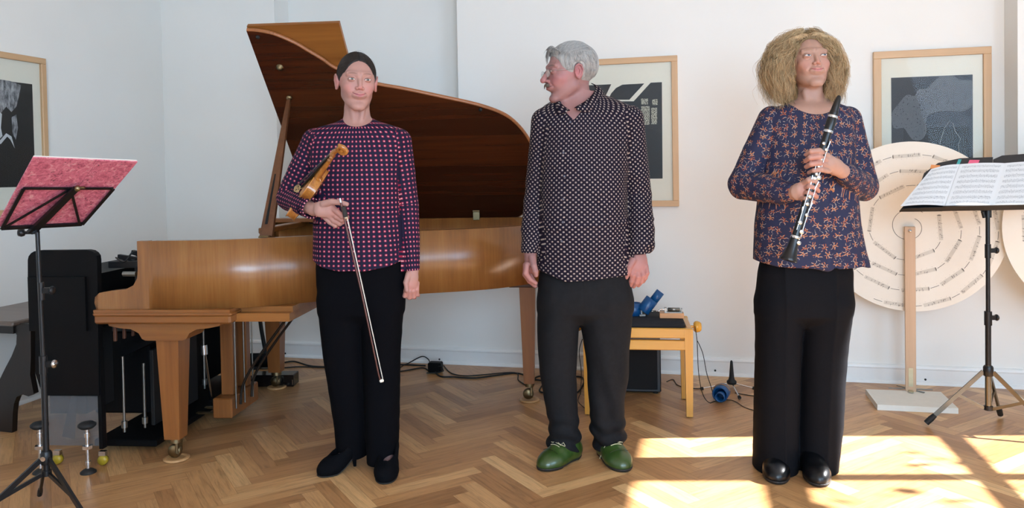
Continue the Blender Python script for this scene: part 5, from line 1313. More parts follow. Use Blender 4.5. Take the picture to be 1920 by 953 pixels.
def paint_skin(P, tone, heads, hands=(), extra=None, lipc='B0606A', brow='5A4034', cheek='D98880', browk=1.0, brow_z=.0335, smile=.4):
    T = np.array(lin(tone)); col = np.repeat(T[None], len(P), 0)
    def blend(mask, c, a): m = np.clip(mask, 0, 1)[:, None] * a; return col * (1 - m) + np.array(lin(c)) * m
    for C, R, s in heads:
        q = to_head(P, C, R, s); x, y, z = q[:, 0], q[:, 1], q[:, 2]; ax = np.abs(x); near = (np.abs(q) < .16).all(1)
        f = (y < -.03) & near
        def G(c, r, xx=ax): return np.exp(-(((xx - c[0]) / r[0]) ** 2 + ((z - c[1]) / r[1]) ** 2)) * f
        col = blend(G((.042, -.026), (.026, .024)), cheek, .38)
        col = blend(G((0, -.026), (.012, .012), x), cheek, .45)
        col = blend(np.exp(-(((ax - .078) / .012) ** 2 + (z / .035) ** 2)) * near, cheek, .5)
        u = np.clip(ax / .0235, 0, 1.3); zm = -.0527 + .010 * smile * u ** 1.6
        upb = .0052 * (1 - u ** 2.2) * (1 - .12 * np.exp(-(x / .003) ** 2)) + .0006; lob = .0072 * (1 - u ** 2.0) + .0006
        ins = np.where(z > zm, upb - (z - zm), lob - (zm - z)); mk = np.clip(.5 + ins / .0016, 0, 1) * (u < 1.12) * (f & (y < -.074))
        col = blend(mk, lipc, .62)
        col = blend(np.exp(-((z - zm) / .0011) ** 2) * (u < 1.15) * (f & (y < -.07)), '5E2A30', .75)
        zb = z - brow_z + .0035 * ((ax - .030) / .018) ** 2
        col = blend(np.clip(1.5 - (zb / .0036) ** 2 - ((ax - .030) / .0185) ** 2, 0, 1) * f, brow, .75 * browk)
        col = blend(np.exp(-((z - (.0092 + .0046 * (1 - ((ax - .031) / .0145) ** 2))) / .0013) ** 2) * (np.abs(ax - .031) < .0148) * f, '2E1C18', .9)
        lid = np.clip(1.5 - ((z - .0165) / .0020) ** 2 - ((ax - .031) / .016) ** 2, 0, 1) * f; col = blend(lid, '8A5A4C', .30)
        col = blend(np.clip(1.5 - ((z - .001) / .003) ** 2 - ((ax - .031) / .013) ** 2, 0, 1) * f, '9A6A5C', .35)
    for c, r in hands:
        d = np.linalg.norm(P - np.array(c), axis=1); col = blend(np.clip((r - d) / (r * .5), 0, 1), 'B8776C', .5)
    if extra: col = extra(P, col)
    return col
def eyes(root, C, R, s, iris='5A6A62', open_=.0045, lash='2A1C18', gaze=(0, 0)):
    M_ = [plain('eye_white', 'C6BCB6', .25), plain('iris_' + iris, iris, .2), plain('pupil', '0A0808', .15), plain('lash_' + lash, lash, .6)]
    for sx in (-1, 1):
        b = MB(); nu, nv = 22, 10; c = np.array((.031 * sx, -.0755, .010)); vs = []; fs = []; mi = []
        Rr = (.0155 + .0011, .0145 + .0013, .0125 + .0011)
        for j in range(nv + 1):
            for i in range(nu + 1):
                u = (i / nu - .5) * 2; v = (j / nv - .5) * 2
                w_ = .0128; up = open_ * (1 - abs(u) ** 2.2) * 1.0 + .0002; dn = open_ * .72 * (1 - abs(u) ** 2.6) + .0002
                X = u * w_; Zz = (v * up if v > 0 else v * dn) - .0008 + .0008 * u * sx
                t = max(0, 1 - (X / Rr[0]) ** 2 - (Zz / Rr[2]) ** 2); Yy = -Rr[1] * math.sqrt(t)
                vs.append(np.array(C) + np.array(R) @ ((c + (X, Yy, Zz)) * s))
        for j in range(nv):
            for i in range(nu):
                u = ((i + .5) / nu - .5) * 2; v = ((j + .5) / nv - .5) * 2; X = u * .0128; Z_ = (v * open_ if v > 0 else v * open_ * .72)
                rr = math.hypot(X - gaze[0], Z_ - gaze[1]); k = 0
                if rr < .0056: k = 1
                if rr < .0026: k = 2
                q = j * (nu + 1) + i; b_ = (q, q + 1, q + nu + 2, q + nu + 1); fs.append(b_); mi.append(k)
        b.v = [tuple(v) for v in vs]; b.f = fs; b.m = mi; b.sm = [True] * len(fs)
        o = b.build('eye', M_, root, fixn=False)
def strands(name, root, lines, r, mat_, n=3, taper=.35):
    P = []; F = []; base = 0
    for L in lines:
        L = np.asarray(L); k = len(L); t = np.gradient(L, axis=0); t /= np.linalg.norm(t, axis=1)[:, None] + 1e-9
        up = np.array((.31, .22, .92)); x = np.cross(t, up); x /= np.linalg.norm(x, axis=1)[:, None] + 1e-9; y = np.cross(t, x)
        rr = r * (1 - (1 - taper) * np.linspace(0, 1, k) ** 2)
        ring = [L + (x * math.cos(a) + y * math.sin(a)) * rr[:, None] for a in np.arange(n) * 2 * math.pi / n]
        P.append(np.stack(ring, 1).reshape(-1, 3)); i = np.arange(k - 1)[:, None] * n; j = np.arange(n)[None]; j2 = (j + 1) % n
        F.append((np.stack([i + j, i + j2, i + n + j2, i + n + j], -1).reshape(-1, 4) + base)); base += k * n
    return add_mesh(name, np.concatenate(P), np.concatenate(F), mat_, root)
def shoe(root, heel, toe, width, hgt, mats_, name='shoe', heel_h=0.0, pump=False, h=.003):
    heel = np.array(heel, float); toe = np.array(toe, float); d = toe - heel; d[2] = 0; L = np.linalg.norm(d); d /= L; w = np.array((-d[1], d[0], 0))
    lo = np.minimum(heel, toe) - .08; hi = np.maximum(heel, toe) + .08; lo[2] = -.01; hi[2] = max(.16, hgt + .06)
    def P_(t, z, s_=0.0): return heel + d * (t * L) + w * s_ + np.array((0, 0, z))
    V = Vol(lo, hi, h); hw = width / 2
    lift = heel_h
    def base(t): return lift * np.clip((.72 - t) / .60, 0, 1) ** 1.3
    for t, z, r in ((.92, .018, hw * .50), (.80, .024, hw * .80), (.66, .030, hw * .96), (.45, .036, hw * .80), (.25, .040, hw * .74), (.12, .040, hw * .72)):
        zz = base(t) + z; V.ell(P_(t, zz), (r, r, max(.018, z * (1.0 if pump else 1.15)) + .004), k=.03)
        V.cone(P_(t, zz), P_(t - .08, base(t - .08) + z), r * .9, r * .9, .03, (np.array((0, 0, 1.)), min(1, (z + .004) / r)))
    if not pump:
        V.cone(P_(.50, .045), P_(.22, hgt * .78), hw * .66, hw * .66, .03); V.cone(P_(.22, .04), P_(.16, hgt), hw * .66, hw * .60, .03)
    else:
        V.cone(P_(.12, base(.12) + .030), P_(.10, base(.10) + .040), hw * .60, hw * .54, .02)
    X, Y, Z = V.ax[0][:, None, None], V.ax[1][None, :, None], V.ax[2][None, None, :]
    t = ((X - heel[0]) * d[0] + (Y - heel[1]) * d[1]) / L; bz = lift * np.clip((.72 - t) / .60, 0, 1) ** 1.3
    solid = V.v.copy(); so = .006 if pump else .013
    V.v = np.maximum(solid, (bz + so) - Z).astype('f4')
    if pump:   # opening for the foot
        op = np.sqrt(((t - .36) / .37) ** 2 + (((X - heel[0]) * w[0] + (Y - heel[1]) * w[1]) / (hw * .72)) ** 2) - 1
        V.v = np.maximum(V.v, -np.maximum(op * hw, (bz + .030) - Z)).astype('f4')
    P, F = V.mesh(); o = add_mesh(name, P, F, mats_[0], root)
    V.v = np.maximum(np.maximum(solid - .003, bz - Z), Z - (bz + so + .001)).astype('f4')
    if not pump: V.v = np.maximum(V.v, -(np.maximum(np.abs(t - .40) * L - .055, Z - .006))).astype('f4')
    P, F = V.mesh(); add_mesh('sole', P, F, mats_[1], o)
    if pump:
        b = MB(); a = P_(.10, lift + .012); c = P_(.07, .0); b.tube([a, a * .5 + c * .5 + np.array((0, 0, .0)), c], [.020, .010, .0065], 10); b.build('heel', mats_[0], o)
    return o, P_
# ------------------------------------------------------------------ people
def Rhead(yaw, pitch, roll): return np.array(rotm(0, 0, math.radians(yaw)) @ rotm(math.radians(pitch), 0, 0) @ rotm(0, math.radians(roll), 0))
def finger_chain(V, fig, pts, rs, k=.006): V.chain([fig.p(*p) for p in pts], rs, k, k2=.003)
def bounds(*vols): pass
def finish(V, relax_it=1, big=True):
    P, F = V.mesh()
    if big: P, F = largest(P, F)
    if relax_it: P = relax(P, F, relax_it, .4)
    return P, F
def displace(P, F, fn): N = vnormals(P, F); return P + N * fn(P, N)[:, None]
def cut_above(V, zfun, k=.004):
    X, Y, Z = V.ax[0][:, None, None], V.ax[1][None, :, None], V.ax[2][None, None, :]; V.v = smax(V.v, (Z - zfun(X, Y)).astype('f4'), k)
def cut_below(V, zfun, k=.004):
    X, Y, Z = V.ax[0][:, None, None], V.ax[1][None, :, None], V.ax[2][None, None, :]; V.v = smax(V.v, (zfun(X, Y) - Z).astype('f4'), k)
def carve(V, f, k=.004):
    X, Y, Z = V.ax[0][:, None, None], V.ax[1][None, :, None], V.ax[2][None, None, :]; V.v = smax(V.v, (-f(X, Y, Z)).astype('f4'), k)
M['trousers_black'] = plain('black_wool', '08080C', .9, var=.2, scale=300, Specular_IOR_Level=.08)
M['shoe_suede'] = plain('black_suede', '07070B', .85, var=.2, scale=300, bump=.2, Specular_IOR_Level=.1)
M['sole'] = plain('dark_sole', '1E1A18', .6)
def dots_mat(name, ground_c, ring_c, core_c, sp, r1, r2, lattice='square', half=None, rows=None):
    m, n = newmat(name, lin(ground_c), .75); uv = n.sep(n.coords('UV'))
    wob = n.noise(n.coords('UV'), 9, 2, out=0)
    sx, sy = sp
    def lat(ou, ov):
        a = n.math('SUBTRACT', n.math('FRACT', n.math('ADD', n.math('DIVIDE', uv[0], sx), ou)), .5); b = n.math('SUBTRACT', n.math('FRACT', n.math('ADD', n.math('DIVIDE', uv[1], sy), ov)), .5)
        a = n.math('MULTIPLY', a, sx); b = n.math('MULTIPLY', b, sy); return a, b
    def dist(a, b): return n.math('SQRT', n.math('ADD', n.math('MULTIPLY', a, a), n.math('MULTIPLY', b, b)))
    ab = [lat(.25, .25)] + ([lat(.75, .75)] if lattice == 'diag' else [])
    ds = [dist(*q) for q in ab]; d = ds[0] if len(ds) == 1 else n.math('MINIMUM', ds[0], ds[1])
    c = n.mix(n.math('LESS_THAN', d, r2), (*lin(ground_c), 1), (*lin(ring_c), 1))
    if half:
        d2s = [dist(n.math('ADD', a, half[0]), n.math('ADD', b, half[1])) for a, b in ab]; d2 = n.math('MINIMUM', d2s[0], d2s[1]) if len(d2s) > 1 else d2s[0]
        c = n.mix(n.math('MULTIPLY', n.math('LESS_THAN', d2, r1), n.math('LESS_THAN', d, r2)), c, (*lin(core_c), 1))
    else: c = n.mix(n.math('LESS_THAN', d, r1), c, (*lin(core_c), 1))
    n.set(n.b.inputs['Base Color'], c); n.b.inputs['Specular IOR Level'].default_value = .15
    n.bump(n.noise(n.coords(), 400, 2), .15, .0006); return m

# ================= the violinist (left)
A = Fig('person', 'woman with pulled-back dark hair and red-dotted blouse, holding a violin and bow', 672, 880, 3.27)
aC = A.p(669, 156, -.005); aR = Rhead(19, 3, 2.5); aS = 1.04
torsoA = [A.row(*r) for r in ((216, 650, 690, .02, .045), (226, 640, 703, .02, .055), (233, 618, 724, .015, .066), (239, 592, 746, .01, .078), (249, 577, 762, .01, .092), (266, 574, 764, .005, .102), (300, 580, 758, .0, .112), (340, 586, 752, -.005, .118), (400, 589, 754, -.005, .116), (450, 588, 758, -.005, .122), (520, 587, 765, -.005, .125))]
shA, elA, wrA = A.p(592, 266, .02), A.p(541, 371, .04), A.p(588, 393, -.19)
shA2, elA2, wrA2 = A.p(747, 266, .02), A.p(765, 385, .03), A.p(774, 506, -.02)
def personA():
    h = .0033; lo = np.array((-.40, -.36, -.01)); hi = np.array((.33, .17, 1.80))
    V = Vol(lo, hi, h); buildA(V); P, F = finish(V, 1)
    P, F = refine(P, F, buildA, [((-.14, -.16, A.p(670, 236)[2]), (.14, .17, 1.79)), ((A.p(589, 400, -.2)[0], -.34, A.p(600, 432)[2]), (A.p(656, 400, -.2)[0] + .01, -.15, A.p(600, 370)[2])), ((wrA2[0] - .05, -.12, A.p(770, 566)[2]), (wrA2[0] + .05, .06, wrA2[2] - .012))])
    return paintA(P, F)
def buildA(V):
    head_field(V, aC, aR, aS, dict(smile=.75, nose=.95, fw=1.10, open=.0042))
    nk = A.p(669, 205, .02); V.chain([A.p(671, 172, .02), A.p(669, 205, .018), A.p(670, 236, .02)], [.050 * aS, .052, .062], .02, flat=(np.array((0, 1., 0)), .95))
    V.chain([A.p(660, 200, -.028), A.p(666, 236, -.035)], [.010, .009], .015); V.chain([A.p(681, 200, -.026), A.p(676, 236, -.035)], [.010, .009], .015)
    V.stack([(z, a, b, rx - .05 * max(0, min(1, (1.12 - z) / .15)), ry - .03 * max(0, min(1, (1.12 - z) / .15))) for z, a, b, rx, ry in torsoA], .012, shrink=.006)
    V.stack([A.row(*r) for r in ((470, 600, 756, 0, .10), (540, 606, 750, 0, .09))], .02)
    V.chain([shA, elA, (elA + wrA) / 2, wrA], [.052, .040, .034, .024], .02); V.chain([shA2, elA2, (elA2 + wrA2) / 2, wrA2], [.050, .036, .031, .023], .02)
    for a, b, c, d in (((640, 530), (644, 690), (655, 850), (655, 868)), ((718, 530), (716, 690), (722, 850), (722, 868))):
        V.chain([A.p(*a), A.p(*b), A.p(c[0], c[1], .04)], [.075, .052, .034], .02)
    # feet in the pumps
    for hl, to in (((667, 873), (606, 893)), ((731, 874), (723, 906))):
        H, T = A.g(*hl), A.g(*to); H = H + (0, 0, .095); Mid = H * .42 + T * .58; V.chain([H + (0, 0, .05), H - (0, 0, .0), Mid * 1.0 + (0, 0, .0) - (0, 0, .010), T * .9 + H * .1 + (0, 0, -.05 + .045)], [.030, .028, .026, .016], .012)
    # bow hand: palm, four fingers, thumb along the top
    D = -.235
    V.chain([wrA, A.p(603, 391, D + .01), A.p(618, 394, D)], [.024, .029, .026], .010, flat=(np.array((0, 1., 0)), .62))
    V.chain([A.p(600, 396, D), A.p(626, 400, D)], [.024, .022], .010, flat=(np.array((0, 1., 0)), .7))
    finger_chain(V, A, [(607, 383, D - .005), (622, 378.5, D - .02), (638, 380, D - .03), (650, 383, D - .032)], [.015, .0125, .0105, .0088])          # thumb
    finger_chain(V, A, [(622, 390, D), (633, 398, D - .02), (642, 406, D - .03), (651, 407, D - .015)], [.0125, .0105, .0095, .0080])
    finger_chain(V, A, [(620, 396, D + .005), (631, 407, D - .012), (641, 413, D - .022), (650, 411, D - .004)], [.0125, .0105, .0092, .0078])
    finger_chain(V, A, [(614, 402, D + .01), (626, 414, D - .004), (637, 420, D - .012), (645, 416, D + .006)], [.0120, .0100, .0088, .0074])
    finger_chain(V, A, [(608, 406, D + .015), (618, 417, D + .004), (629, 424, D - .002), (636, 420, D + .014)], [.0105, .0088, .0078, .0066])
    # hanging hand, loosely closed
    q = -.03
    V.chain([wrA2, A.p(773, 520, q), A.p(772, 533, q)], [.023, .027, .029], .010, flat=(np.array((.55, -.83, 0)), .60))
    for i, (x0, dx, r) in enumerate(((763, -4, .0112), (769, -2, .0112), (775.5, 0, .0108), (781.5, 1, .0095))):
        zoff = (0, 3, 2, -2)[i]
        V.chain([A.p(x0 + 1, 531, q - .006 + i * .008), A.p(x0 + dx * .4, 545 + zoff * .6, q - .018 + i * .008), A.p(x0 + dx, 555 + zoff, q - .008 + i * .008), A.p(x0 + dx + 2, 556 + zoff, q + .012 + i * .008)], [r, r * .9, r * .84, r * .75], .005, k2=.003)
    V.chain([A.p(766, 515, q - .012), A.p(761, 530, q - .028), A.p(763, 545, q - .032)], [.013, .0105, .0088], .007)
def paintA(P, F):
    D = -.235; q = -.03
    def stocking(P_, col):
        m = np.clip((.24 - P_[:, 2]) / .02, 0, 1)[:, None] * .88; return col * (1 - m) + np.array(lin('54464A')) * m
    col = paint_skin(P, 'B0857A', [(aC, aR, aS)], [(A.p(640, 400, D), .06), (A.p(772, 545, q), .06)], stocking, cheek='C27472', lipc='B4606C', brow='6E5246', browk=.7, smile=.75)
    o = add_mesh('body', P, F, skin_mat('skin_fair', 'B0857A'), A.root, col); return o
personA()
eyes(A.root, aC, aR, aS, iris='4A4E44', open_=.0042)
def hA(x, y, z): return aC + aR @ (np.array((x, y, z)) * aS)
def hairA():
    V = Vol(aC - .16, aC + .16, .003); Rm = aR
    r = V.reg(aC - .16, aC + .16); sl, X, Y, Z = r; dx, dy, dz = X - aC[0], Y - aC[1], Z - aC[2]
    x, y, z = ((dx * Rm[0, i] + dy * Rm[1, i] + dz * Rm[2, i]) / aS for i in range(3)); x, y, z = np.broadcast_arrays(x, y, z)
    def E(c, r):
        px, py, pz = x - c[0], y - c[1], z - c[2]; k0 = np.sqrt((px / r[0]) ** 2 + (py / r[1]) ** 2 + (pz / r[2]) ** 2); k1 = np.sqrt((px / r[0] ** 2) ** 2 + (py / r[1] ** 2) ** 2 + (pz / r[2] ** 2) ** 2) + 1e-9; return k0 * (k0 - 1) / k1
    d = E((0, .019, .033), (.0785, .097, .0945)); d = smax(d, -E((.002, -.105, .000), (.0715, .088, .100)), .005)
    d = smax(d, -np.maximum(np.maximum(z + .000 - .35 * (y - .0), -(.045 - y) * -1 + 0 * x), -.2), .006) if False else d
    d = smax(d, -np.maximum(z - (-.002 + .55 * (y + .01)), y - .055), .008)      # clears the ears, rises towards the temple
    d = smax(d, -(z + .050), .01)
    part = np.abs(x + .004) - .0006
    d = smax(d, -np.maximum(part, np.maximum(-(z - .07), -(d + .003))), .004)
    d = smin(d, E((0, .118, -.012), (.036, .030, .036)), .02)
    V.v[sl] = d * aS; P, F = finish(V, 1, True); P = displace(P, F, lambda P_, N: .0004 * np.sin((to_head(P_, aC, aR, aS)[:, 1] * 30 + np.abs(to_head(P_, aC, aR, aS)[:, 0]) * 620)))
    add_mesh('hair', P, F, hair_mat('dark_brown_hair', '0B0807', '1E1613', .65, (90, 20, 40)), A.root)
    rg = np.random.default_rng(2); L = []; c0 = np.array((0, .019, .033)); rad = np.array((.0785, .097, .0945)) * 1.004
    for i in range(650):
        sx = rg.choice([-1, 1]); a = rg.uniform(-.1, 2.0); u0 = np.array((sx * .03, -math.cos(a) * .9, math.sin(a) * .95 + .05)); u0 /= np.linalg.norm(u0)
        u1 = np.array((sx * rg.uniform(.70, .80), .62 + .2 * a, -.25 + rg.uniform(-.08, .08))); u1 /= np.linalg.norm(u1); pts = []
        for t in np.linspace(0, rg.uniform(.75, 1), 14):
            u = u0 * (1 - t) + u1 * t + np.array((sx * .55 * math.sin(math.pi * t), 0, .12 * math.sin(math.pi * t))); u /= np.linalg.norm(u); p = c0 + u * rad * (1 + .010 * rg.random() * 0)
            if (p[0] / .0725) ** 2 + ((p[1] + .105) / .089) ** 2 + (p[2] / .101) ** 2 < 1 or p[2] < -.002 + .55 * (p[1] + .01) and p[1] < .055:
                if pts: break
                continue
            pts.append(hA(*p))
        if len(pts) > 4: L.append(pts)
    strands('hair_strands', A.root, L, .0007, hair_mat('dark_brown_hair_strands', '0B0807', '2C211C', .5, (90, 20, 40)), 3, .5)['kind'] = 'stuff'
    fly = [[hA(.05 + .035 * t, .0, .10 - .10 * t * t + .02 * t) for t in np.linspace(0, 1, 10)], [hA(-.02 + .05 * t, .02, .122 + .012 * math.sin(3 * t)) for t in np.linspace(0, 1, 8)]]
    strands('flyaway_hair', A.root, fly, .0004, bpy.data.materials['dark_brown_hair'])
hairA()
M['blouseA'] = dots_mat('navy_blouse_red_dots', '1C1930', '8E2440', 'DCAEB0', (.0190, .0195), .0022, .0054)
def blouseA():
    h = .0036; V = Vol((-.42, -.28, .80), (.33, .19, 1.54), h)
    V.stack([(z, a, b, rx + .001, ry) for z, a, b, rx, ry in torsoA], .01)
    V.chain([shA, shA * .45 + elA * .55, elA, elA * .5 + wrA * .5, A.p(584, 391, -.165)], [.059, .056, .052, .047, .043], .006)
    V.chain([shA2, shA2 * .5 + elA2 * .5, elA2, elA2 * .5 + wrA2 * .5, wrA2 + (0, 0, -.0)], [.057, .052, .047, .041, .031], .004)
    n0 = A.p(672, 243, -.10); cz, zs = n0[2], A.p(672, 222, 0)[2]; cx = A.p(674, 230)[0]
    def neck(X, Y, Z): return np.maximum(np.sqrt(((X - cx) / .108) ** 2 + ((Y - .03) / .125) ** 2 + 0 * Z) - 1, 0) * .1 - 0 + np.where(1, 0, 0)
    def nf(X, Y, Z):
        rr = (np.sqrt(((X - cx) / .105) ** 2 + ((Y - .02) / .125) ** 2) - 1) * .105
        return np.maximum(rr, (cz + (Y + .10) * .36) - Z + ((X - cx) / .105) ** 2 * .040)
    carve(V, nf, .004)
    # rounded shirt-tail hem: longer in front centre
    zc = A.p(680, 508, -.1)[2]; zl = A.p(592, 490, 0)[2]; zr = A.p(762, 482, 0)[2]; xc = A.p(680, 500)[0]
    wr_ = elA2 + (wrA2 - elA2) * .9
    def hem(X, Y, Z):
        u = np.clip((X - xc) / .19, -1.2, 1.2); zh = zc + np.where(u < 0, (zl - zc) * np.abs(u) ** 2.6, (zr - zc) * np.abs(u) ** 2.2) + 0 * Y
        return np.maximum(Z - zh, (X - (wrA2[0] - .045)) * 1.0)
    carve(V, hem, .003)
    cut_below(V, lambda X, Y: np.where(X > wrA2[0] - .05, wrA2[2] - .003, .70) + 0 * Y, .002)
    V.cone(A.p(574, 391, -.145), A.p(590, 391, -.175), .033, .036, .002, mode='cut')
    # sleeve cut at the bow-arm wrist
    d = np.array(wrA - elA); d /= np.linalg.norm(d); pc = A.p(585, 391, -.17)
    carve(V, lambda X, Y, Z: np.maximum(-((X - pc[0]) * d[0] + (Y - pc[1]) * d[1] + (Z - pc[2]) * d[2]), np.sqrt((X - pc[0]) ** 2 + (Y - pc[1]) ** 2 + (Z - pc[2]) ** 2) - .10), .002)
    P, F = finish(V, 1)
    n1 = SinNoise(3, 30, aniso=(1.6, 1.0, .5)); n2 = SinNoise(5, 70, aniso=(1, 1, .6))
    def dsp(P_, N):
        low = np.clip((1.25 - P_[:, 2]) / .35, 0, 1); arm = np.exp(-((np.linalg.norm(P_ - np.array(elA), axis=1)) / .12) ** 2)
        side = np.exp(-((P_[:, 0] - .14) / .03) ** 2) * np.exp(-((P_[:, 2] - 1.1) / .1) ** 2)
        return (.0035 * low + .0012) * n1(P_) + (.0006 + .004 * arm) * n2(P_) + .002 * side * np.sin(P_[:, 2] * 260 + P_[:, 0] * 90)
    P = displace(P, F, dsp)
    uv = cloth_uv(P, F, ((torsoA[7][1]), 0.0, .185, .117), [([shA, elA, A.p(584, 391, -.165)], .055), ([shA2, elA2, wrA2], .047)])
    add_mesh('blouse', P, F, M['blouseA'], A.root, uv=uv)
    # sleeve tie under the cuff
    b = MB(); q = [A.p(580, 418, -.16), A.p(590, 421, -.15), A.p(598, 420.5, -.13)]; b.tube([tuple(x) for x in q], .0022, 6); b.build('sleeve_tie', M['trousers_black'], A.root)
blouseA()
def trousers(fig, name, hip, left, right, mat_, lo, hi, h, noise_amp, seed, crease=None, extra=None, k=.018):
    left, right = ([(r[0][0] - 40, r[0][1] + 16, r[0][2] - 16, r[0][3], r[0][4] * .75), (r[0][0] - 10, r[0][1] + 3, r[0][2] - 3, r[0][3], r[0][4] * .97)] + r for r in (left, right))
    V = Vol(lo, hi, h)
    l_ = hip[-1]; V.stack([fig.row(*r) for r in hip + [(l_[0] + 8, l_[1] + 10, l_[2] - 10, l_[3], l_[4] * .85), (l_[0] + 22, l_[1] + 45, l_[2] - 45, l_[3], l_[4] * .5)]], .01, ex=2.3)
    V.stack([fig.row(*r) for r in left], k, ex=2.2); V.stack([fig.row(*r) for r in right], k, ex=2.2)
    P, F = finish(V, 1); n1 = SinNoise(seed, 22, aniso=(1.5, 1, .6)); n2 = SinNoise(seed + 1, 60, aniso=(1, 1, 1.2))
    P = displace(P, F, lambda P_, N: noise_amp * (n1(P_) + .45 * n2(P_)) + (extra(P_, N) if extra else 0))
    return add_mesh(name, P, F, mat_, fig.root)
trousers(A, 'trousers', [(462, 597, 757, 0, .108), (500, 593, 762, 0, .112), (560, 596, 758, 0, .112), (585, 599, 756, 0, .105)],
         [(560, 597, 682, .0, .105), (650, 605, 681, .0, .092), (750, 621, 685, .015, .080), (800, 628, 689, .03, .076), (852, 632, 689, .055, .078)],
         [(560, 676, 758, .0, .105), (650, 680, 751, .0, .092), (750, 684, 749, .0, .080), (800, 686, 748, .0, .078), (864, 689, 746, .01, .082)],
         M['trousers_black'], (-.26, -.20, -.01), (.26, .22, .98), .0045, .0035, 21)
_o, _P = shoe(A.root, A.g(670, 873), A.g(603, 893), .088, .09, [M['shoe_suede'], M['sole']], heel_h=.062, pump=True)
_o, _P = shoe(A.root, A.g(731, 873), A.g(722, 907), .090, .09, [M['shoe_suede'], M['sole']], heel_h=.062, pump=True)

# ---- violin
def violin():
    sc = np.array(at(631, 276, 2.95)); br_ = np.array(at(567, 360, 3.20)); ax = br_ - sc; Lr = np.linalg.norm(ax); ax /= Lr; k = Lr / .385
    n = np.array((-.86, -.10, .48)); n -= ax * (n @ ax); n /= np.linalg.norm(n); wv = np.cross(ax, n)
    o = Vector(sc); root = thing('violin', 'varnished violin tucked under the arm of the dark-haired woman', 'violin', W(o.x, o.y, 0))
    off = np.array((sc[0], sc[1], 0))
    def Q(u, v, t): return tuple(sc + (ax * u + wv * v + n * t) * k - off)   # u along from scroll, v across, t towards the strings
    varn = wood('amber_violin_varnish', '7A3E14', 'C08038', axis=2, scale=1.2, rough=.2, coat=.4); top = wood('spruce_violin_top', 'A8682C', 'D0924C', axis=2, scale=2, rough=.25, coat=.3); ebony = plain('ebony', '16120F', .35)
    half = [(.0, .0), (.0, .035), (.010, .068), (.04, .083), (.075, .080), (.105, .064), (.13, .054), (.155, .057), (.18, .072), (.20, .085), (.24, .101), (.285, .103), (.325, .088), (.347, .05), (.354, .0)]
    half = [(a if a < .15 else .15 + (a - .15) * .50, b) for a, b in half]; cv = catmull([(a, b, 0) for a, b in half], 4); outl_ = [(p.x, p.y) for p in cv] + [(p.x, -p.y) for p in cv[::-1]][1:-1]
    u0 = .235
    b = MB(); b.prism([(u0 + a, c * .97) for a, c in outl_], -.036, -.004, lambda u, v, w_: Q(u, v, w_), smooth=False); b.build('ribs', varn, root)
    for nm, t0, t1, mt, bl in (('top_plate', -.004, .000, top, .010), ('back_plate', -.040, -.036, varn, -.010)):
        b = MB(); N = len(outl_); c0 = [(u0 + a, c * 1.02) for a, c in outl_]; c1 = [(u0 + .125 + (a - .125) * .6, c * .6) for a, c in outl_]
        zt_, zm = (t1, t1 + bl) if bl > 0 else (t0, t0 + bl)
        vs = [Q(u, v, t0) for u, v in c0] + [Q(u, v, t1) for u, v in c0] + [Q(u, v, zm * .8 + zt_ * .2) for u, v in c1]
        fs = [(i, (i + 1) % N, N + (i + 1) % N, N + i) for i in range(N)]; s0 = N if bl > 0 else 0
        fs += [(s0 + i, s0 + (i + 1) % N, 2 * N + (i + 1) % N, 2 * N + i) for i in range(N)] + [tuple(range(2 * N, 3 * N))] + [tuple(range(0 if bl > 0 else N, N if bl > 0 else 2 * N))]
        b.add(vs, fs, 0, False); b.build(nm, mt, root)
    b = MB(); b.tube([Q(.055, 0, -.006), Q(.10, 0, -.008), Q(.235, 0, -.012)], [.011 * k, .0125 * k, .016 * k], 10, squash=1.0); b.tube([Q(.225, 0, -.010), Q(.245, 0, -.022)], [.015 * k, .020 * k], 10); b.build('neck', varn, root)
    b = MB(); 
    b.add([Q(.06, -.012, .004), Q(.06, .012, .004), Q(.335, .021, .020), Q(.335, -.021, .020), Q(.06, -.012, -.003), Q(.06, .012, -.003), Q(.335, .021, .012), Q(.335, -.021, .012)], [(0, 1, 2, 3), (7, 6, 5, 4), (0, 4, 5, 1), (2, 6, 7, 3), (0, 3, 7, 4), (1, 5, 6, 2)]); b.build('fingerboard', ebony, root)
    b = MB(); b.tube([Q(.060, 0, -.006), Q(.035, 0, -.004), Q(.012, 0, -.010)], [.013 * k, .012 * k, .010 * k], 8)
    sp = []
    for a in np.linspace(0, 2 * math.pi * 1.6, 30): r_ = .021 - .0105 * a / 10; sp.append(Q(-.002 + r_ * math.cos(a + 2.2), 0, -.024 + r_ * math.sin(a + 2.2)))
    b.tube(sp, [.0105 * k * (1 - .45 * i / 30) for i in range(30)], 8)
    xh_ = tuple(wv); b.tube([Q(-.003, -.014, -.024), Q(-.003, .014, -.024)], .0075 * k, 10); b.build('scroll', varn, root)
    for i, (u, s_) in enumerate(((.022, 1), (.034, -1), (.044, 1), (.054, -1))):
        b = MB(); b.tube([Q(u, s_ * .008, -.006), Q(u, s_ * .026, -.006)], .0032 * k, 8); b.sphere(Q(u, s_ * .034, -.006), (.0075 * k, .0075 * k, .0075 * k), 10, 8); b.build('tuning_peg', wood('boxwood_peg', '7A4A24', 'A06C3C'), root)
    b = MB(); ub = .385     # bridge
    pr = [(-.021, .008), (-.019, .022), (-.021, .030), (-.014, .036), (0, .040), (.014, .037), (.021, .031), (.019, .022), (.021, .008), (.014, .008), (.009, .014), (-.009, .014), (-.014, .008)]
    b.prism(pr, ub - .002, ub + .002, lambda u, v, w_: Q(w_, u, v)); b.build('bridge', plain('maple_bridge', 'B99A6C', .5), root)
    b = MB()
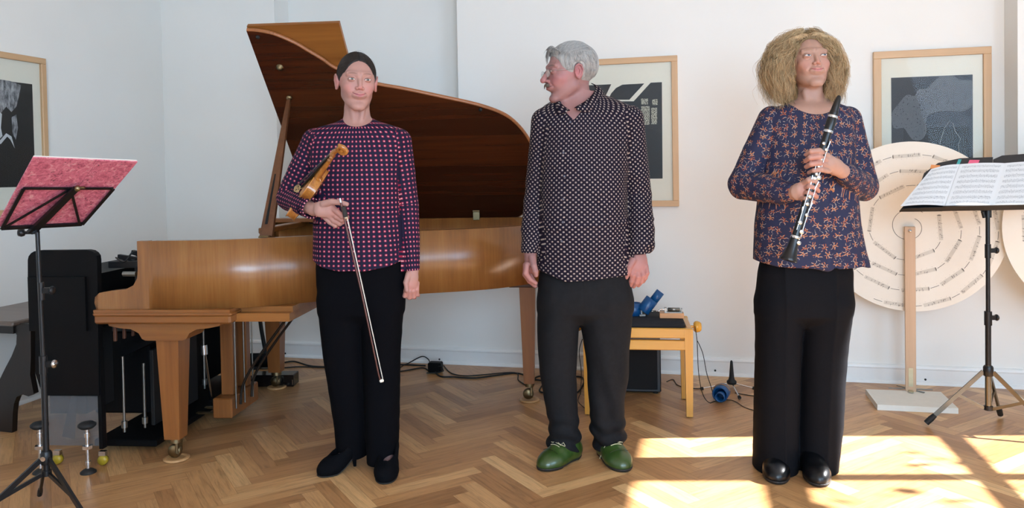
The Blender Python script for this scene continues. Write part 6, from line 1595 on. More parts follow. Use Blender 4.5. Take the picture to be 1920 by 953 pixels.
    for x_, z_ in ((-.007, .026), (.007, .026), (0, .020), (-.013, .028), (.013, .028)): b.sphere(Q(ub - .0022, x_, z_), .0026 * k, 8, 6)
    o_ = b.build('bridge_cutout', ebony, bpy.data.objects['bridge']); 
    for i in range(4):
        v0, v1 = (i - 1.5) * .0052, (i - 1.5) * .0105; b = MB(); b.tube([Q(.058, v0, .006), Q(ub, v1, .0385 - .003 * abs(i - 1.5)), Q(.43, v1 * .7, .022)], .0006, 5); b.build('string', M['steel'], root)
    b = MB(); b.add([Q(.42, -.013, .020), Q(.42, .013, .020), Q(.472, .009, .010), Q(.472, -.009, .010), Q(.42, -.013, .013), Q(.42, .013, .013), Q(.472, .009, .004), Q(.472, -.009, .004)], [(0, 1, 2, 3), (7, 6, 5, 4), (0, 4, 5, 1), (2, 6, 7, 3), (0, 3, 7, 4), (1, 5, 6, 2)]); b.build('tailpiece', ebony, root)
    b = MB(); b.tube([Q(.43, -.006, .020), Q(.415, -.006, .024)], .003, 8); b.build('fine_tuner', M['chrome'], root)
violin()
def bow():
    p0, p1 = np.array(at(641, 379, 2.985)), np.array(at(716, 716, 2.94)); o = Vector((p0[0], p0[1], 0)); off = np.array(o)
    root = thing('violin_bow', 'long brown violin bow with white hair, pointing down from the violinist\'s hand', 'bow', W(o.x, o.y, 0))
    d = p1 - p0; L = np.linalg.norm(d); d /= L; sd = np.cross(d, (0, 1, 0)); sd /= np.linalg.norm(sd); nn = np.cross(sd, d)
    if sd[0] > 0: sd = -sd
    Q = lambda u, s_, t: tuple(p0 + d * (u * L) + sd * s_ + nn * t - off)
    b = MB(); b.tube([Q(0, .004, 0), Q(.10, .004, 0), Q(.5, .0015, .0), Q(.96, .006, 0), Q(1.0, .004, 0)], [.0045, .0044, .0038, .0030, .0032], 8); b.build('stick', plain('pernambuco', '5A2A1A', .3), root)
    b = MB(); b.add([Q(.085, -.006, -.004), Q(.085, -.006, .004), Q(.985, -.005, .004), Q(.985, -.005, -.004), Q(.085, -.0085, -.004), Q(.085, -.0085, .004), Q(.985, -.0065, .004), Q(.985, -.0065, -.004)], [(0, 1, 2, 3)[::-1], (4, 5, 6, 7), (0, 1, 5, 4), (1, 2, 6, 5), (2, 3, 7, 6), (3, 0, 4, 7)])
    b.build('bow_hair', plain('white_horsehair', 'E4DED2', .5), root)
    b = MB(); R_ = Matrix([list(x) for x in np.stack([sd, nn, d], 1)]); b.box(Q(.055, -.003, 0), (.016, .012, .042), R=R_, bevel=.002); b.build('frog', plain('ebony_frog', '1A1410', .3), root)
    b = MB(); b.box(Q(.09, -.004, 0), (.013, .0115, .010), R=R_, bevel=.002); b.build('ferrule', plain('silver_ferrule', 'D8C8B0', .2, 1.0), root)
    b = MB(); b.tube([Q(-.022, .004, 0), Q(.002, .004, 0)], .0046, 10); b.build('end_screw', M['chrome'], root)
    b = MB(); b.box(Q(.995, .0, 0), (.016, .009, .012), R=R_, bevel=.003); b.build('tip', plain('ivory_tip', 'E8E2D4', .3), root)
bow()
# ================= the man (middle)
B = Fig('person', 'grey-haired man with glasses, dotted shirt and green shoes, looking sideways', 1095, 868, 3.35)
bC = B.p(1066, 139, -.02); bR = Rhead(-73, 3, 0); bS = 1.06
torsoB = [B.row(*r) for r in ((172, 1060, 1118, .01, .055), (180, 1050, 1135, .01, .062), (190, 1032, 1160, .01, .075), (200, 1016, 1182, .01, .090), (212, 1010, 1194, .005, .105), (235, 1010, 1192, .0, .120), (290, 1012, 1180, -.005, .130), (350, 1012, 1176, -.01, .138), (430, 1009, 1178, -.015, .142), (480, 1006, 1182, -.01, .142), (540, 1005, 1186, -.005, .142))]
sB, eB, wB = B.p(1022, 228, .0), B.p(1007, 362, .03), B.p(994, 472, -.05)
sB2, eB2, wB2 = B.p(1180, 224, .0), B.p(1196, 366, .03), B.p(1197, 474, -.05)
def personB():
    V = Vol((-.36, -.26, -.01), (.36, .22, 1.93), .0034); buildB(V); P, F = finish(V, 1)
    P, F = refine(P, F, buildB, [((-.20, -.16, B.p(1080, 208)[2]), (.10, .16, 1.92)), ((wB[0] - .07, -.16, B.p(990, 545)[2]), (wB[0] + .06, .05, wB[2] - .012)), ((wB2[0] - .08, -.16, B.p(1190, 545)[2]), (wB2[0] + .07, .05, wB2[2] - .012))])
    q = -.06
    return paintB(P, F, q)
def buildB(V):
    head_field(V, bC, bR, bS, dict(smile=.45, nose=1.6, nw=1.3, jw=1.02, fw=1.06, open=.0042))
    V.chain([B.p(1080, 158, .005), B.p(1083, 185, .005), B.p(1086, 212, .01)], [.054, .056, .066], .02)
    V.chain([B.p(1058, 182, -.03), B.p(1064, 208, -.055)], [.018, .014], .02)
    V.stack([(z, a, b, rx - .04 * max(0, min(1, (1.12 - z) / .15)), ry - .03 * max(0, min(1, (1.12 - z) / .15))) for z, a, b, rx, ry in torsoB], .012, shrink=.008)
    V.stack([B.row(*r) for r in ((500, 1020, 1170, 0, .11), (560, 1020, 1170, 0, .10))], .02)
    V.chain([sB, eB, (eB + wB) / 2, wB], [.056, .042, .037, .029], .02); V.chain([sB2, eB2, (eB2 + wB2) / 2, wB2], [.056, .042, .037, .029], .02)
    for a, b_, c in (((1050, 560), (1048, 700), (1060, 845)), ((1140, 560), (1142, 700), (1142, 843))): V.chain([B.p(*a), B.p(*b_), B.p(c[0], c[1], .02)], [.085, .056, .036], .02)
    for hl, to in (((1074, 857), (1024, 883)), ((1136, 852), (1166, 884))):
        H, T = B.g(*hl), B.g(*to); V.chain([H * .9 + T * .1 + (0, 0, .10), H * .8 + T * .2 + (0, 0, .05), H * .4 + T * .6 + (0, 0, .035), H * .2 + T * .8 + (0, 0, .028)], [.034, .034, .026, .016], .012)
    # picture-left hand: seen from the thumb side
    q = -.06
    V.chain([wB, B.p(994, 487, q), B.p(995, 500, q)], [.029, .031, .031], .012, flat=(np.array((.78, .62, 0)), .60))
    for i, (x0, y0, x1, y1, x2, y2, x3, y3, dy, r) in enumerate(((988, 497, 986, 513, 994, 524, 1004, 531, -.030, .0118), (986, 497, 985, 515, 993, 527, 1003, 536, -.008, .0120), (988, 498, 989, 516, 996, 529, 1004, 537, .012, .0115), (992, 498, 994, 514, 999, 525, 1005, 532, .030, .0102))):
        V.chain([B.p(x0, y0, q + dy), B.p(x1, y1, q + dy - .004), B.p(x2, y2, q + dy + .0), B.p(x3, y3, q + dy + .008)], [r * 1.05, r, r * .92, r * .78], .005, k2=.003)
    V.chain([B.p(998, 484, q - .02), B.p(1001, 499, q - .045), B.p(1004, 509, q - .052), B.p(1005, 516, q - .048)], [.016, .0135, .0122, .0098], .008)
    # picture-right hand: back of the hand towards the camera
    V.chain([wB2, B.p(1198, 488, q), B.p(1199, 502, q)], [.030, .036, .040], .012, flat=(np.array((-.2, .98, 0)), .46))
    for i, (x0, x1, x2, x3, ys, r) in enumerate(((1186, 1187, 1184, 1181, (502, 516, 527, 535), .0122), (1194, 1196, 1193, 1188, (503, 519, 530, 537), .0122), (1203, 1205, 1202, 1197, (502, 517, 528, 535), .0118), (1211, 1213, 1210, 1206, (500, 512, 521, 528), .0105))):
        V.chain([B.p(x0, ys[0], q), B.p(x1, ys[1], q - .012), B.p(x2, ys[2], q - .004), B.p(x3, ys[3], q + .014)], [r * 1.05, r, r * .92, r * .8], .004, k2=.003)
    V.chain([B.p(1187, 487, q - .010), B.p(1180, 500, q - .022), B.p(1177, 511, q - .020), B.p(1174, 520, q - .012)], [.017, .0135, .0122, .0098], .008)
def paintB(P, F, q):
    col = paint_skin(P, '986F6B', [(bC, bR, bS)], [(B.p(994, 512, q), .07), (B.p(1197, 515, q), .08)], None, cheek='B4626A', lipc='B06464', brow='5E5048', browk=.9, smile=.45)
    add_mesh('body', P, F, skin_mat('skin_ruddy', '986F6B'), B.root, col)
personB()
eyes(B.root, bC, bR, bS, iris='5A5248', open_=.0042)
def hB(x, y, z): return bC + bR @ (np.array((x, y, z)) * bS)
def head_shell(C, R, S_, fn, h=.003, m=.17):
    V = Vol(np.array(C) - m, np.array(C) + m, h); sl, X, Y, Z = V.reg(V.lo, V.lo + V.h * V.n); dx, dy, dz = X - C[0], Y - C[1], Z - C[2]
    x, y, z = ((dx * R[0, i] + dy * R[1, i] + dz * R[2, i]) / S_ for i in range(3)); x, y, z = np.broadcast_arrays(x, y, z)
    def E(c, r, xx=None):
        px, py, pz = (x if xx is None else xx) - c[0], y - c[1], z - c[2]; k0 = np.sqrt((px / r[0]) ** 2 + (py / r[1]) ** 2 + (pz / r[2]) ** 2); k1 = np.sqrt((px / r[0] ** 2) ** 2 + (py / r[1] ** 2) ** 2 + (pz / r[2] ** 2) ** 2) + 1e-9; return k0 * (k0 - 1) / k1
    V.v[sl] = (fn(x, y, z, E) * S_).astype('f4'); return finish(V, 1, True)
def hairB():
    def fn(x, y, z, E):
        d = E((0, .024, .040), (.086, .102, .090))
        d = smax(d, -E((0, -.100, .005), (.085, .066, .078)), .010)           # forehead and face
        d = smax(d, -E((.088, .012, .000), (.034, .021, .036), np.abs(x)), .005) # around the ear
        d = smax(d, -np.maximum(z + .002, y - .030), .006)
        d = smax(d, -(z + .058 - (y - .09) * -.3), .012)
        return d
    P, F = head_shell(bC, bR, bS, fn); nn = SinNoise(8, 90, aniso=(1, 1.5, .4)); P = displace(P, F, lambda P_, N: .0022 * nn(P_))
    hm = hair_mat('grey_hair', '8C8986', 'BDBAB5', .6, (150, 150, 16)); add_mesh('hair', P, F, hm, B.root)
    rg = np.random.default_rng(6); L = []; c0 = np.array((0, .024, .040)); rad = np.array((.0865, .1025, .0905))
    for i in range(2600):
        th = rg.uniform(-math.pi, math.pi); el = rg.uniform(-.35, 1.45)
        u = np.array((math.sin(th) * math.cos(el), math.cos(th) * math.cos(el), math.sin(el))); top = u[2] > .45 and u[1] < .55
        if u[1] < -.55 and u[2] < .62: continue
        if u[2] < .20 and u[1] < -.35: continue
        flow = np.array((.55 * (1 if u[0] > -.25 else -1) + rg.normal() * .2, -.9, .0)) if top else np.array((0, .35 + rg.normal() * .15, -1.0)); cur = u.copy(); pts = []; n_ = 9; lf = rg.uniform(.004, .035)
        for t in range(n_):
            cn = cur / np.linalg.norm(cur); pts.append(c0 + cn * rad * (1.004 + lf * math.sin(math.pi * min(1, (t + 1) / n_) * .6))); cur = cn + flow * .075
        pts = np.array(pts); bad = ((pts[:, 2] < .036) & (pts[:, 1] < .036) & (pts[:, 1] > -.006)) | ((pts[:, 2] < .004) & (pts[:, 1] < .036)) | ((pts[:, 1] < -.038) & (pts[:, 2] < .070)) | (pts[:, 2] < -.060) | ((pts[:, 1] < -.072) & (pts[:, 2] < .075))
        if bad.any(): pts = pts[:int(np.argmax(bad))]
        if len(pts) < 4: continue
        L.append([hB(*p) for p in pts])
    for i in range(700):   # temples and sides
        sx = rg.choice([-1, 1]); y0 = rg.uniform(-.040, .035); z0 = rg.uniform(.036, .098); ln = rg.uniform(.020, .050); pts = []
        for t in np.linspace(0, 1, 8):
            yy, zz = y0 + .006 * t, z0 - ln * t; q_ = 1 - ((yy - .024) / rad[1]) ** 2 - ((zz - .040) / rad[2]) ** 2
            if q_ < .02 or zz < (.004 if yy < -.006 else .037): break
            pts.append((sx * rad[0] * math.sqrt(q_) * (1.008 + .03 * math.sin(2.5 * t)), yy, zz))
        if len(pts) > 3: L.append([hB(*p) for p in pts])
    for i in range(420):   # fringe over the forehead
        x0 = rg.uniform(-.062, .066); z0 = .106 - abs(x0) * .42; k_ = rg.random(); ln = rg.uniform(.006, .018) if k_ > .10 else rg.uniform(.028, .045); s0 = rg.normal() * .010 - .012
        L.append([hB(x0 + s0 * t, -.052 - (.038 - abs(x0) * .25) * t + .012 * t * t, z0 + .012 * math.sin(2.6 * t) - ln * t * t) for t in np.linspace(0, 1, 8)])
    strands('hair_strands', B.root, L, .0008, hm, 3, .4)['kind'] = 'stuff'
    # moustache
    L = []
    for i in range(240):
        sx = rg.choice([-1, 1]); x0 = abs(rg.normal()) * .015
        if x0 > .026: continue
        y0 = -.1005 + x0 * x0 * 12 + rg.uniform(-.001, .001); z0 = -.036 - x0 * .22 + rg.uniform(-.0025, .002)
        L.append([hB(sx * (x0 + .007 * t), y0 - .003 * math.sin(2.5 * t), z0 - .011 * t) for t in np.linspace(0, 1, 5)])
    strands('moustache', B.root, L, .0009, hair_mat('moustache_hair', '3E332C', '857769', .6), 3, .4)['kind'] = 'stuff'
hairB()
# glasses
gl = bpy.data.objects.new('spectacles', None); link(gl, B.root)
M['lens'], _n = newmat('spectacle_lens', (.75, .85, .82), .02); _n.b.inputs['Alpha'].default_value = .22; _n.b.inputs['Specular IOR Level'].default_value = .8
for sx in (-1, 1):
    b = MB(); c = np.array((.031 * sx, -.101, .002)); ring = [(c + (.0205 * math.cos(a) * 1.0, abs(math.cos(a)) * .002, .0155 * math.sin(a))) for a in np.linspace(0, 2 * math.pi, 25)[:-1]]
    b.tube([tuple(hB(*p)) for p in ring], .0005, 6, closed=True); b.tube([tuple(hB(*p)) for p in ((.051 * sx, -.099, .006), (.064 * sx, -.086, .010), (.078 * sx, -.03, .010), (.0795 * sx, .012, .012), (.078 * sx, .026, -.004))], .0009, 6); b.build('temple_arm', M['steel'], gl)
    b = MB(); n_ = len(ring); b.add([tuple(hB(*(p + (0, -.0004, 0)))) for p in ring] + [tuple(hB(*(p + (0, .0004, 0)))) for p in ring], [tuple(range(n_)), tuple(range(n_, 2 * n_))[::-1]] + [(i, (i + 1) % n_, n_ + (i + 1) % n_, n_ + i) for i in range(n_)]); b.build('lens', M['lens'], gl)
b = MB(); b.tube([tuple(hB(*p)) for p in ((-.0110, -.101, .005), (0, -.104, .009), (.0110, -.101, .005))], .0009, 6); b.build('nose_bridge', M['steel'], gl)
M['shirtB'] = dots_mat('dark_shirt_cream_dots', '150F1E', '4A3A48', 'A39488', (.0210, .0205), .0034, .0043, 'diag', half=(-.0008, -.0008))
def shirtB():
    V = Vol((-.38, -.24, .76), (.38, .22, 1.66), .0037)
    V.stack(torsoB, .01)
    V.chain([sB, sB * .5 + eB * .5, eB, eB * .45 + wB * .55, wB + (0, 0, .012)], [.060, .056, .053, .048, .040], .004)
    V.chain([sB2, sB2 * .5 + eB2 * .5, eB2, eB2 * .42 + wB2 * .58 + (.010, 0, 0), wB2 * .85 + eB2 * .15 + (.012, 0, 0), wB2 + (0, 0, .012)], [.062, .061, .060, .060, .056, .046], .004)
    V.chain([wB + (0, 0, .035), wB + (0, 0, -.004)], [.037, .036], .004); V.chain([wB2 + (0, 0, .035), wB2 + (0, 0, -.002)], [.045, .045], .004)
    cx, cy = B.p(1087, 200)[0], 0.005
    zf = B.p(1070, 212, -.1)[2]; zb = B.p(1100, 168, .05)[2]
    def nf(X, Y, Z):
        t = np.clip((Y + .10) / .15, 0, 1); rr = (np.sqrt(((X - cx) / .070) ** 2 + ((Y - cy) / .080) ** 2) - 1) * .07
        vx = (np.abs(X - (cx - .035)) - .045 * np.clip((Z - zf + .03) / .05, 0, 1))
        v = np.maximum(np.maximum(vx, Y - cy), zf - .03 - Z)
        return np.minimum(np.maximum(rr, (zf + (zb - zf) * t) - Z), v)
    carve(V, nf, .004)
    xs = [B.p(x, 500)[0] for x in (1008, 1058, 1100, 1182)]; zs = [B.p(1058, y, -.1)[2] for y in (506, 527, 525, 518)]
    X, Y, Z = V.ax[0][:, None, None], V.ax[1][None, :, None], V.ax[2][None, None, :]
    zh = np.interp(V.ax[0], xs, zs)[:, None, None]; low = zh - Z
    arm = np.minimum(np.abs(X - wB[0]) - .05, np.abs(X - wB2[0]) - .05)
    intor = np.maximum(X - xs[3] - .004, xs[0] - .004 - X)
    d = np.where(intor < 0, low, np.where(X < 0, wB[2] - .004, wB2[2] - .004) - Z); V.v = np.maximum(V.v, d.astype('f4'))
    P, F = finish(V, 1); n1 = SinNoise(13, 24, aniso=(1.3, 1, .7)); n2 = SinNoise(15, 75)
    def dsp(P_, N):
        arm_ = sum(np.exp(-(np.linalg.norm(P_ - np.array(c), axis=1) / .13) ** 2) for c in (eB, eB2, wB2, wB)); body = np.clip((1.35 - P_[:, 2]) / .3, 0, 1)
        fold = np.exp(-((P_[:, 2] - 1.02 - .06 * P_[:, 0]) / .008) ** 2) * (P_[:, 1] < 0) * .004
        diag = np.exp(-(((P_[:, 0] - .04) + (P_[:, 2] - 1.17) * .75) / .012) ** 2) * (np.abs(P_[:, 2] - 1.17) < .11) * (P_[:, 1] < 0) * .004
        plk = np.exp(-((P_[:, 0] - (B.p(1055, 400)[0])) / .0028) ** 2) * (P_[:, 1] < -.02) * -.0022
        return (.004 * body + .0015) * n1(P_) + (.0008 + .0038 * np.clip(arm_, 0, 1)) * n2(P_) + fold + diag + plk
    P = displace(P, F, dsp); uv = cloth_uv(P, F, (torsoB[6][1], 0.0, .195, .135), [([sB, eB, wB], .052), ([sB2, eB2, wB2], .060)])
    add_mesh('shirt', P, F, M['shirtB'], B.root, uv=uv)
    # collar: two folded wings and the stand behind the neck
    def sheet(name, rows, th=.004):
        b = MB(); nr, nc = len(rows), len(rows[0]); vs = [np.array(p) for r in rows for p in r]; G = np.array(vs).reshape(nr, nc, 3)
        du = np.gradient(G, axis=1); dv = np.gradient(G, axis=0); N_ = np.cross(du, dv); N_ /= np.linalg.norm(N_, axis=2)[..., None] + 1e-9; G2 = G + N_ * th; k = nr * nc
        F_ = []
        for j in range(nr - 1):
            for i in range(nc - 1):
                a = j * nc + i; F_.append((a, a + 1, a + nc + 1, a + nc)); F_.append((k + a, k + a + nc, k + a + nc + 1, k + a + 1))
        rim = list(range(nc)) + [j * nc + nc - 1 for j in range(1, nr)] + [(nr - 1) * nc + i for i in range(nc - 2, -1, -1)] + [j * nc for j in range(nr - 2, 0, -1)]
        for a, c in zip(rim, rim[1:] + rim[:1]): F_.append((a, k + a, k + c, c))
        PP_ = np.concatenate([G.reshape(-1, 3), G2.reshape(-1, 3)]); F_ = np.array(F_); uvv = np.stack([PP_[F_.ravel()][:, 0] * 1.0 + PP_[F_.ravel()][:, 1] * .5, PP_[F_.ravel()][:, 2]], 1)
        return add_mesh(name, PP_, F_, M['shirtB'], B.root, uv=uvv)
    def cpt(ts, row): return [np.array(x) for x in catmull([Vector(B.p(*p)) for p in row], 5)]
    # right wing (towards the picture right) : top fold line, then lower edge
    top = cpt(0, [(1108, 157, .035), (1117, 163, .0), (1112, 176, -.045), (1098, 190, -.078), (1078, 203, -.100)])
    low = cpt(0, [(1116, 166, .055), (1133, 178, .0), (1124, 194, -.060), (1106, 211, -.098), (1080, 206, -.112)])
    mid = [(a + b_) / 2 + np.array((.004, -.006, .004)) for a, b_ in zip(top, low)]; sheet('collar', [top, mid, low])
    top = cpt(0, [(1053, 186, .0), (1050, 189, -.035), (1052, 195, -.068), (1060, 202, -.092), (1068, 208, -.106)])
    low = cpt(0, [(1048, 189, .0), (1043, 193, -.035), (1044, 203, -.075), (1048, 214, -.102), (1063, 211, -.118)])
    mid = [(a + b_) / 2 + np.array((-.003, -.005, .003)) for a, b_ in zip(top, low)]; sheet('collar', [low, mid, top])
    cols = plain('dark_shirt_button', '3A3440', .3)
    for px, py in ((1069, 229), (1058, 331), (1056, 374), (1055, 417), (1053, 453), (1056, 287)):
        # find the surface depth of the shirt front at this spot
        q = B.p(px, py, -.13); m_ = (np.abs(P[:, 0] - q[0]) < .01) & (np.abs(P[:, 2] - q[2]) < .01); y_ = P[m_][:, 1].min() if m_.any() else -.13
        c = B.p(px, py, y_ - .001); b = MB(); b.lathe([(.0, 0), (.0052, 0), (.0056, .0012), (.004, .0020), (0, .0018)], c=tuple(c), R=basis((0, -1, 0)), n=12); b.build('button', cols, B.root)
shirtB()
m = plain('dark_grey_corduroy', '151619', .85, var=.25, scale=60, bump=.2, Specular_IOR_Level=.2); M['cord'] = m
def exB(P_, N):
    k = np.clip((.50 - P_[:, 2]) / .25, 0, 1); low = np.clip((.22 - P_[:, 2]) / .12, 0, 1)
    return low * .007 * np.sin(P_[:, 2] * 95 + P_[:, 0] * 40 + 2 * np.sin(P_[:, 0] * 25)) + .004 * np.sin(P_[:, 0] * 70 + P_[:, 2] * 18) * (.4 + k) * (P_[:, 0] > 0)
trousers(B, 'trousers', [(495, 1014, 1178, 0, .125), (530, 1009, 1182, 0, .130), (565, 1008, 1184, 0, .128), (582, 1009, 1185, 0, .12)],
         [(560, 1008, 1091, .0, .125), (620, 1007, 1085, .0, .105), (700, 1011, 1081, .0, .090), (745, 1018, 1082, .0, .082), (800, 1031, 1086, .0, .080), (826, 1026, 1089, .0, .082), (842, 1028, 1087, .01, .080)],
         [(560, 1086, 1185, .0, .125), (620, 1090, 1183, .0, .110), (700, 1103, 1177, -.005, .100), (760, 1106, 1173, -.005, .092), (800, 1104, 1170, .0, .085), (825, 1110, 1170, .01, .080), (838, 1113, 1166, .02, .078)],
         M['cord'], (-.28, -.20, .01), (.30, .20, .98), .0045, .0045, 31, extra=exB)
def green_shoe(hl, to):
    gm = plain('green_leather', '2C4418', .35, var=.2, scale=12, Coat_Weight=.4)
    o, P_ = shoe(B.root, B.g(*hl), B.g(*to), .108, .095, [gm, M['sole']])
    lace = plain('cream_lace', 'CFC6A4', .8); VV = np.empty(len(o.data.vertices) * 3, 'f4'); o.data.vertices.foreach_get('co', VV); VV = VV.reshape(-1, 3)
    def top(t, s_, up=.0015):
        p = P_(t, 0, s_); m_ = np.hypot(VV[:, 0] - p[0], VV[:, 1] - p[1]) < .006; return np.array((p[0], p[1], (VV[m_][:, 2].max() if m_.any() else .06) + up))
    for t in (.62, .57, .52):
        b = MB(); b.tube([top(t, q_) for q_ in (-.024, -.014, -.005, .005, .014, .024)], .0015, 6); b.build('shoelace', lace, o)
    b = MB(); b.tube([tuple(q_) for q_ in catmull([Vector(top(.54, 0)), Vector(top(.58, .022, .006)), Vector(top(.52, .038, .004)), Vector(top(.50, .020, .005)), Vector(top(.54, 0))], 5)], .0013, 6); b.build('lace_loop', lace, o)
    b = MB(); b.tube([tuple(q_) for q_ in catmull([Vector(top(.54, 0)), Vector(top(.58, -.022, .005)), Vector(top(.53, -.040, .003)), Vector(P_(.40, .012, -.058))], 5)], .0013, 6); b.build('lace_end', lace, o)
    b = MB(); b.tube([top(.76, q_) for q_ in (-.040, -.03, -.018, -.006, .006, .018, .03, .040)], .0012, 5); b.build('toe_seam', plain('dark_green_thread', '1C3010', .6), o)
green_shoe((1078, 856), (1018, 882)); green_shoe((1134, 850), (1170, 884))
# ================= the clarinettist (right)
C_ = Fig('person', 'woman with curly blonde hair and orange-sprigged navy blouse, holding a clarinet', 1500, 893, 3.20)
cC = C_.p(1517, 122, -.0); cR = Rhead(-3, -12, 0); cS = 1.02
torsoC = [C_.row(*r) for r in ((178, 1493, 1549, .02, .045), (188, 1486, 1556, .02, .052), (195, 1468, 1566, .015, .066), (201, 1448, 1586, .01, .080), (209, 1437, 1596, .01, .092), (225, 1432, 1602, .005, .102), (265, 1434, 1600, .0, .115), (300, 1430, 1600, -.005, .125), (360, 1424, 1604, -.01, .135), (420, 1418, 1609, -.01, .142), (470, 1415, 1617, -.01, .146), (520, 1413, 1631, -.01, .150))]
sC, eC, wC = C_.p(1447, 225, .01), C_.p(1394, 347, .02), C_.p(1488, 361, -.215)
sC2, eC2, wC2 = C_.p(1589, 225, .01), C_.p(1618, 350, .02), C_.p(1580, 322, -.205)
cl0, cl1 = np.array(at(1573, 181, 2.955)), np.array(at(1478, 489, 2.905))      # clarinet ends
def clp(t): return cl0 + (cl1 - cl0) * t - np.array(C_.o)
def personC():
    V = Vol((-.34, -.40, -.01), (.40, .20, 1.86), .0034); buildC(V); P, F = finish(V, 1)
    P, F = refine(P, F, buildC, [((-.14, -.18, C_.p(1510, 212)[2]), (.18, .16, 1.84)), ((C_.p(1490, 355, -.25)[0], -.36, C_.p(1500, 392, -.25)[2]), (C_.p(1578, 310, -.25)[0], -.17, C_.p(1500, 272, -.25)[2]))])
    return paintC(P, F)
def buildC(V):
    head_field(V, cC, cR, cS, dict(smile=.7, nose=.85, jw=.98, fw=1.10, open=.0038))
    V.chain([C_.p(1518, 150, .01), C_.p(1519, 180, .015), C_.p(1519, 208, .02)], [.050, .050, .062], .02)
    V.chain([C_.p(1509, 174, -.022), C_.p(1516, 208, -.034)], [.008, .008], .020); V.chain([C_.p(1535, 170, -.020), C_.p(1524, 208, -.034)], [.008, .008], .020)
    V.stack([(z, a, b, rx - .095 * max(0, min(1, (1.15 - z) / .15)), ry - .04 * max(0, min(1, (1.15 - z) / .15))) for z, a, b, rx, ry in torsoC], .012, shrink=.007)
    V.stack([C_.row(*r) for r in ((480, 1432, 1590, 0, .10), (540, 1430, 1586, 0, .09))], .02)
    V.chain([sC, eC, (eC + wC) / 2, wC], [.050, .038, .033, .025], .02); V.chain([sC2, eC2, (eC2 + wC2) / 2, wC2], [.050, .038, .033, .025], .02)
    for a, b_, c in (((1462, 560), (1458, 700), (1456, 870)), ((1545, 560), (1538, 700), (1530, 872))): V.chain([C_.p(*a), C_.p(*b_), C_.p(c[0], c[1], .02)], [.078, .052, .034], .02)
    for hl, to in (((1452, 876), (1457, 905)), ((1522, 878), (1534, 911))):
        H, T = C_.g(*hl), C_.g(*to); V.chain([H * .9 + T * .1 + (0, 0, .09), H * .6 + T * .4 + (0, 0, .045), H * .25 + T * .75 + (0, 0, .028)], [.030, .026, .018], .012)
    # upper hand: knuckles to the right of the clarinet, fingers crossing in front of it
    D = -.255
    V.chain([wC2, C_.p(1566, 313, D + .03), C_.p(1552, 306, D + .015)], [.026, .032, .033], .012, flat=(np.array((.30, .95, 0)), .58))
    for x0, y0, x1, y1, x2, y2, x3, y3, r in ((1551, 292, 1536, 283, 1521, 284, 1512, 290, .0110), (1551, 301, 1535, 294, 1519, 296, 1511, 302, .0112), (1551, 311, 1536, 306, 1521, 308, 1512, 313, .0110), (1553, 321, 1539, 318, 1526, 320, 1517, 324, .0098)):
        V.chain([C_.p(x0, y0, D + .010), C_.p(x1, y1, D - .026), C_.p(x2, y2, D - .022), C_.p(x3, y3, D + .006)], [r * 1.05, r, r * .92, r * .8], .005, k2=.003)
    V.chain([C_.p(1558, 300, D + .03), C_.p(1548, 303, D + .045), C_.p(1535, 308, D + .050)], [.014, .012, .010], .008)
    # lower hand from the left
    V.chain([wC, C_.p(1496, 360, D + .02), C_.p(1504, 357, D + .01)], [.026, .032, .033], .012, flat=(np.array((-.30, .95, 0)), .58))
    for x0, y0, x1, y1, x2, y2, x3, y3, r in ((1504, 346, 1516, 338, 1528, 341, 1534, 348, .0110), (1506, 354, 1518, 350, 1529, 353, 1534, 358, .0112), (1504, 363, 1516, 362, 1526, 365, 1531, 369, .0108), (1500, 371, 1511, 373, 1520, 377, 1525, 379, .0096)):
        V.chain([C_.p(x0, y0, D + .010), C_.p(x1, y1, D - .026), C_.p(x2, y2, D - .022), C_.p(x3, y3, D + .006)], [r * 1.05, r, r * .92, r * .8], .005, k2=.003)
    V.chain([C_.p(1496, 350, D + .03), C_.p(1508, 352, D + .048), C_.p(1520, 354, D + .050)], [.014, .012, .010], .008)
def paintC(P, F):
    D = -.255
    col = paint_skin(P, 'AE8776', [(cC, cR, cS)], [(C_.p(1525, 302, D), .06), (C_.p(1520, 358, D), .06)], None, cheek='BE7466', lipc='B86A6C', brow='9A7A60', browk=.7, smile=.7)
    add_mesh('body', P, F, skin_mat('skin_warm', 'AE8776'), C_.root, col)
personC()
eyes(C_.root, cC, cR, cS, iris='6A7A88', open_=.0038, gaze=(.002, .001))
def hC(x, y, z): return cC + cR @ (np.array((x, y, z)) * cS)
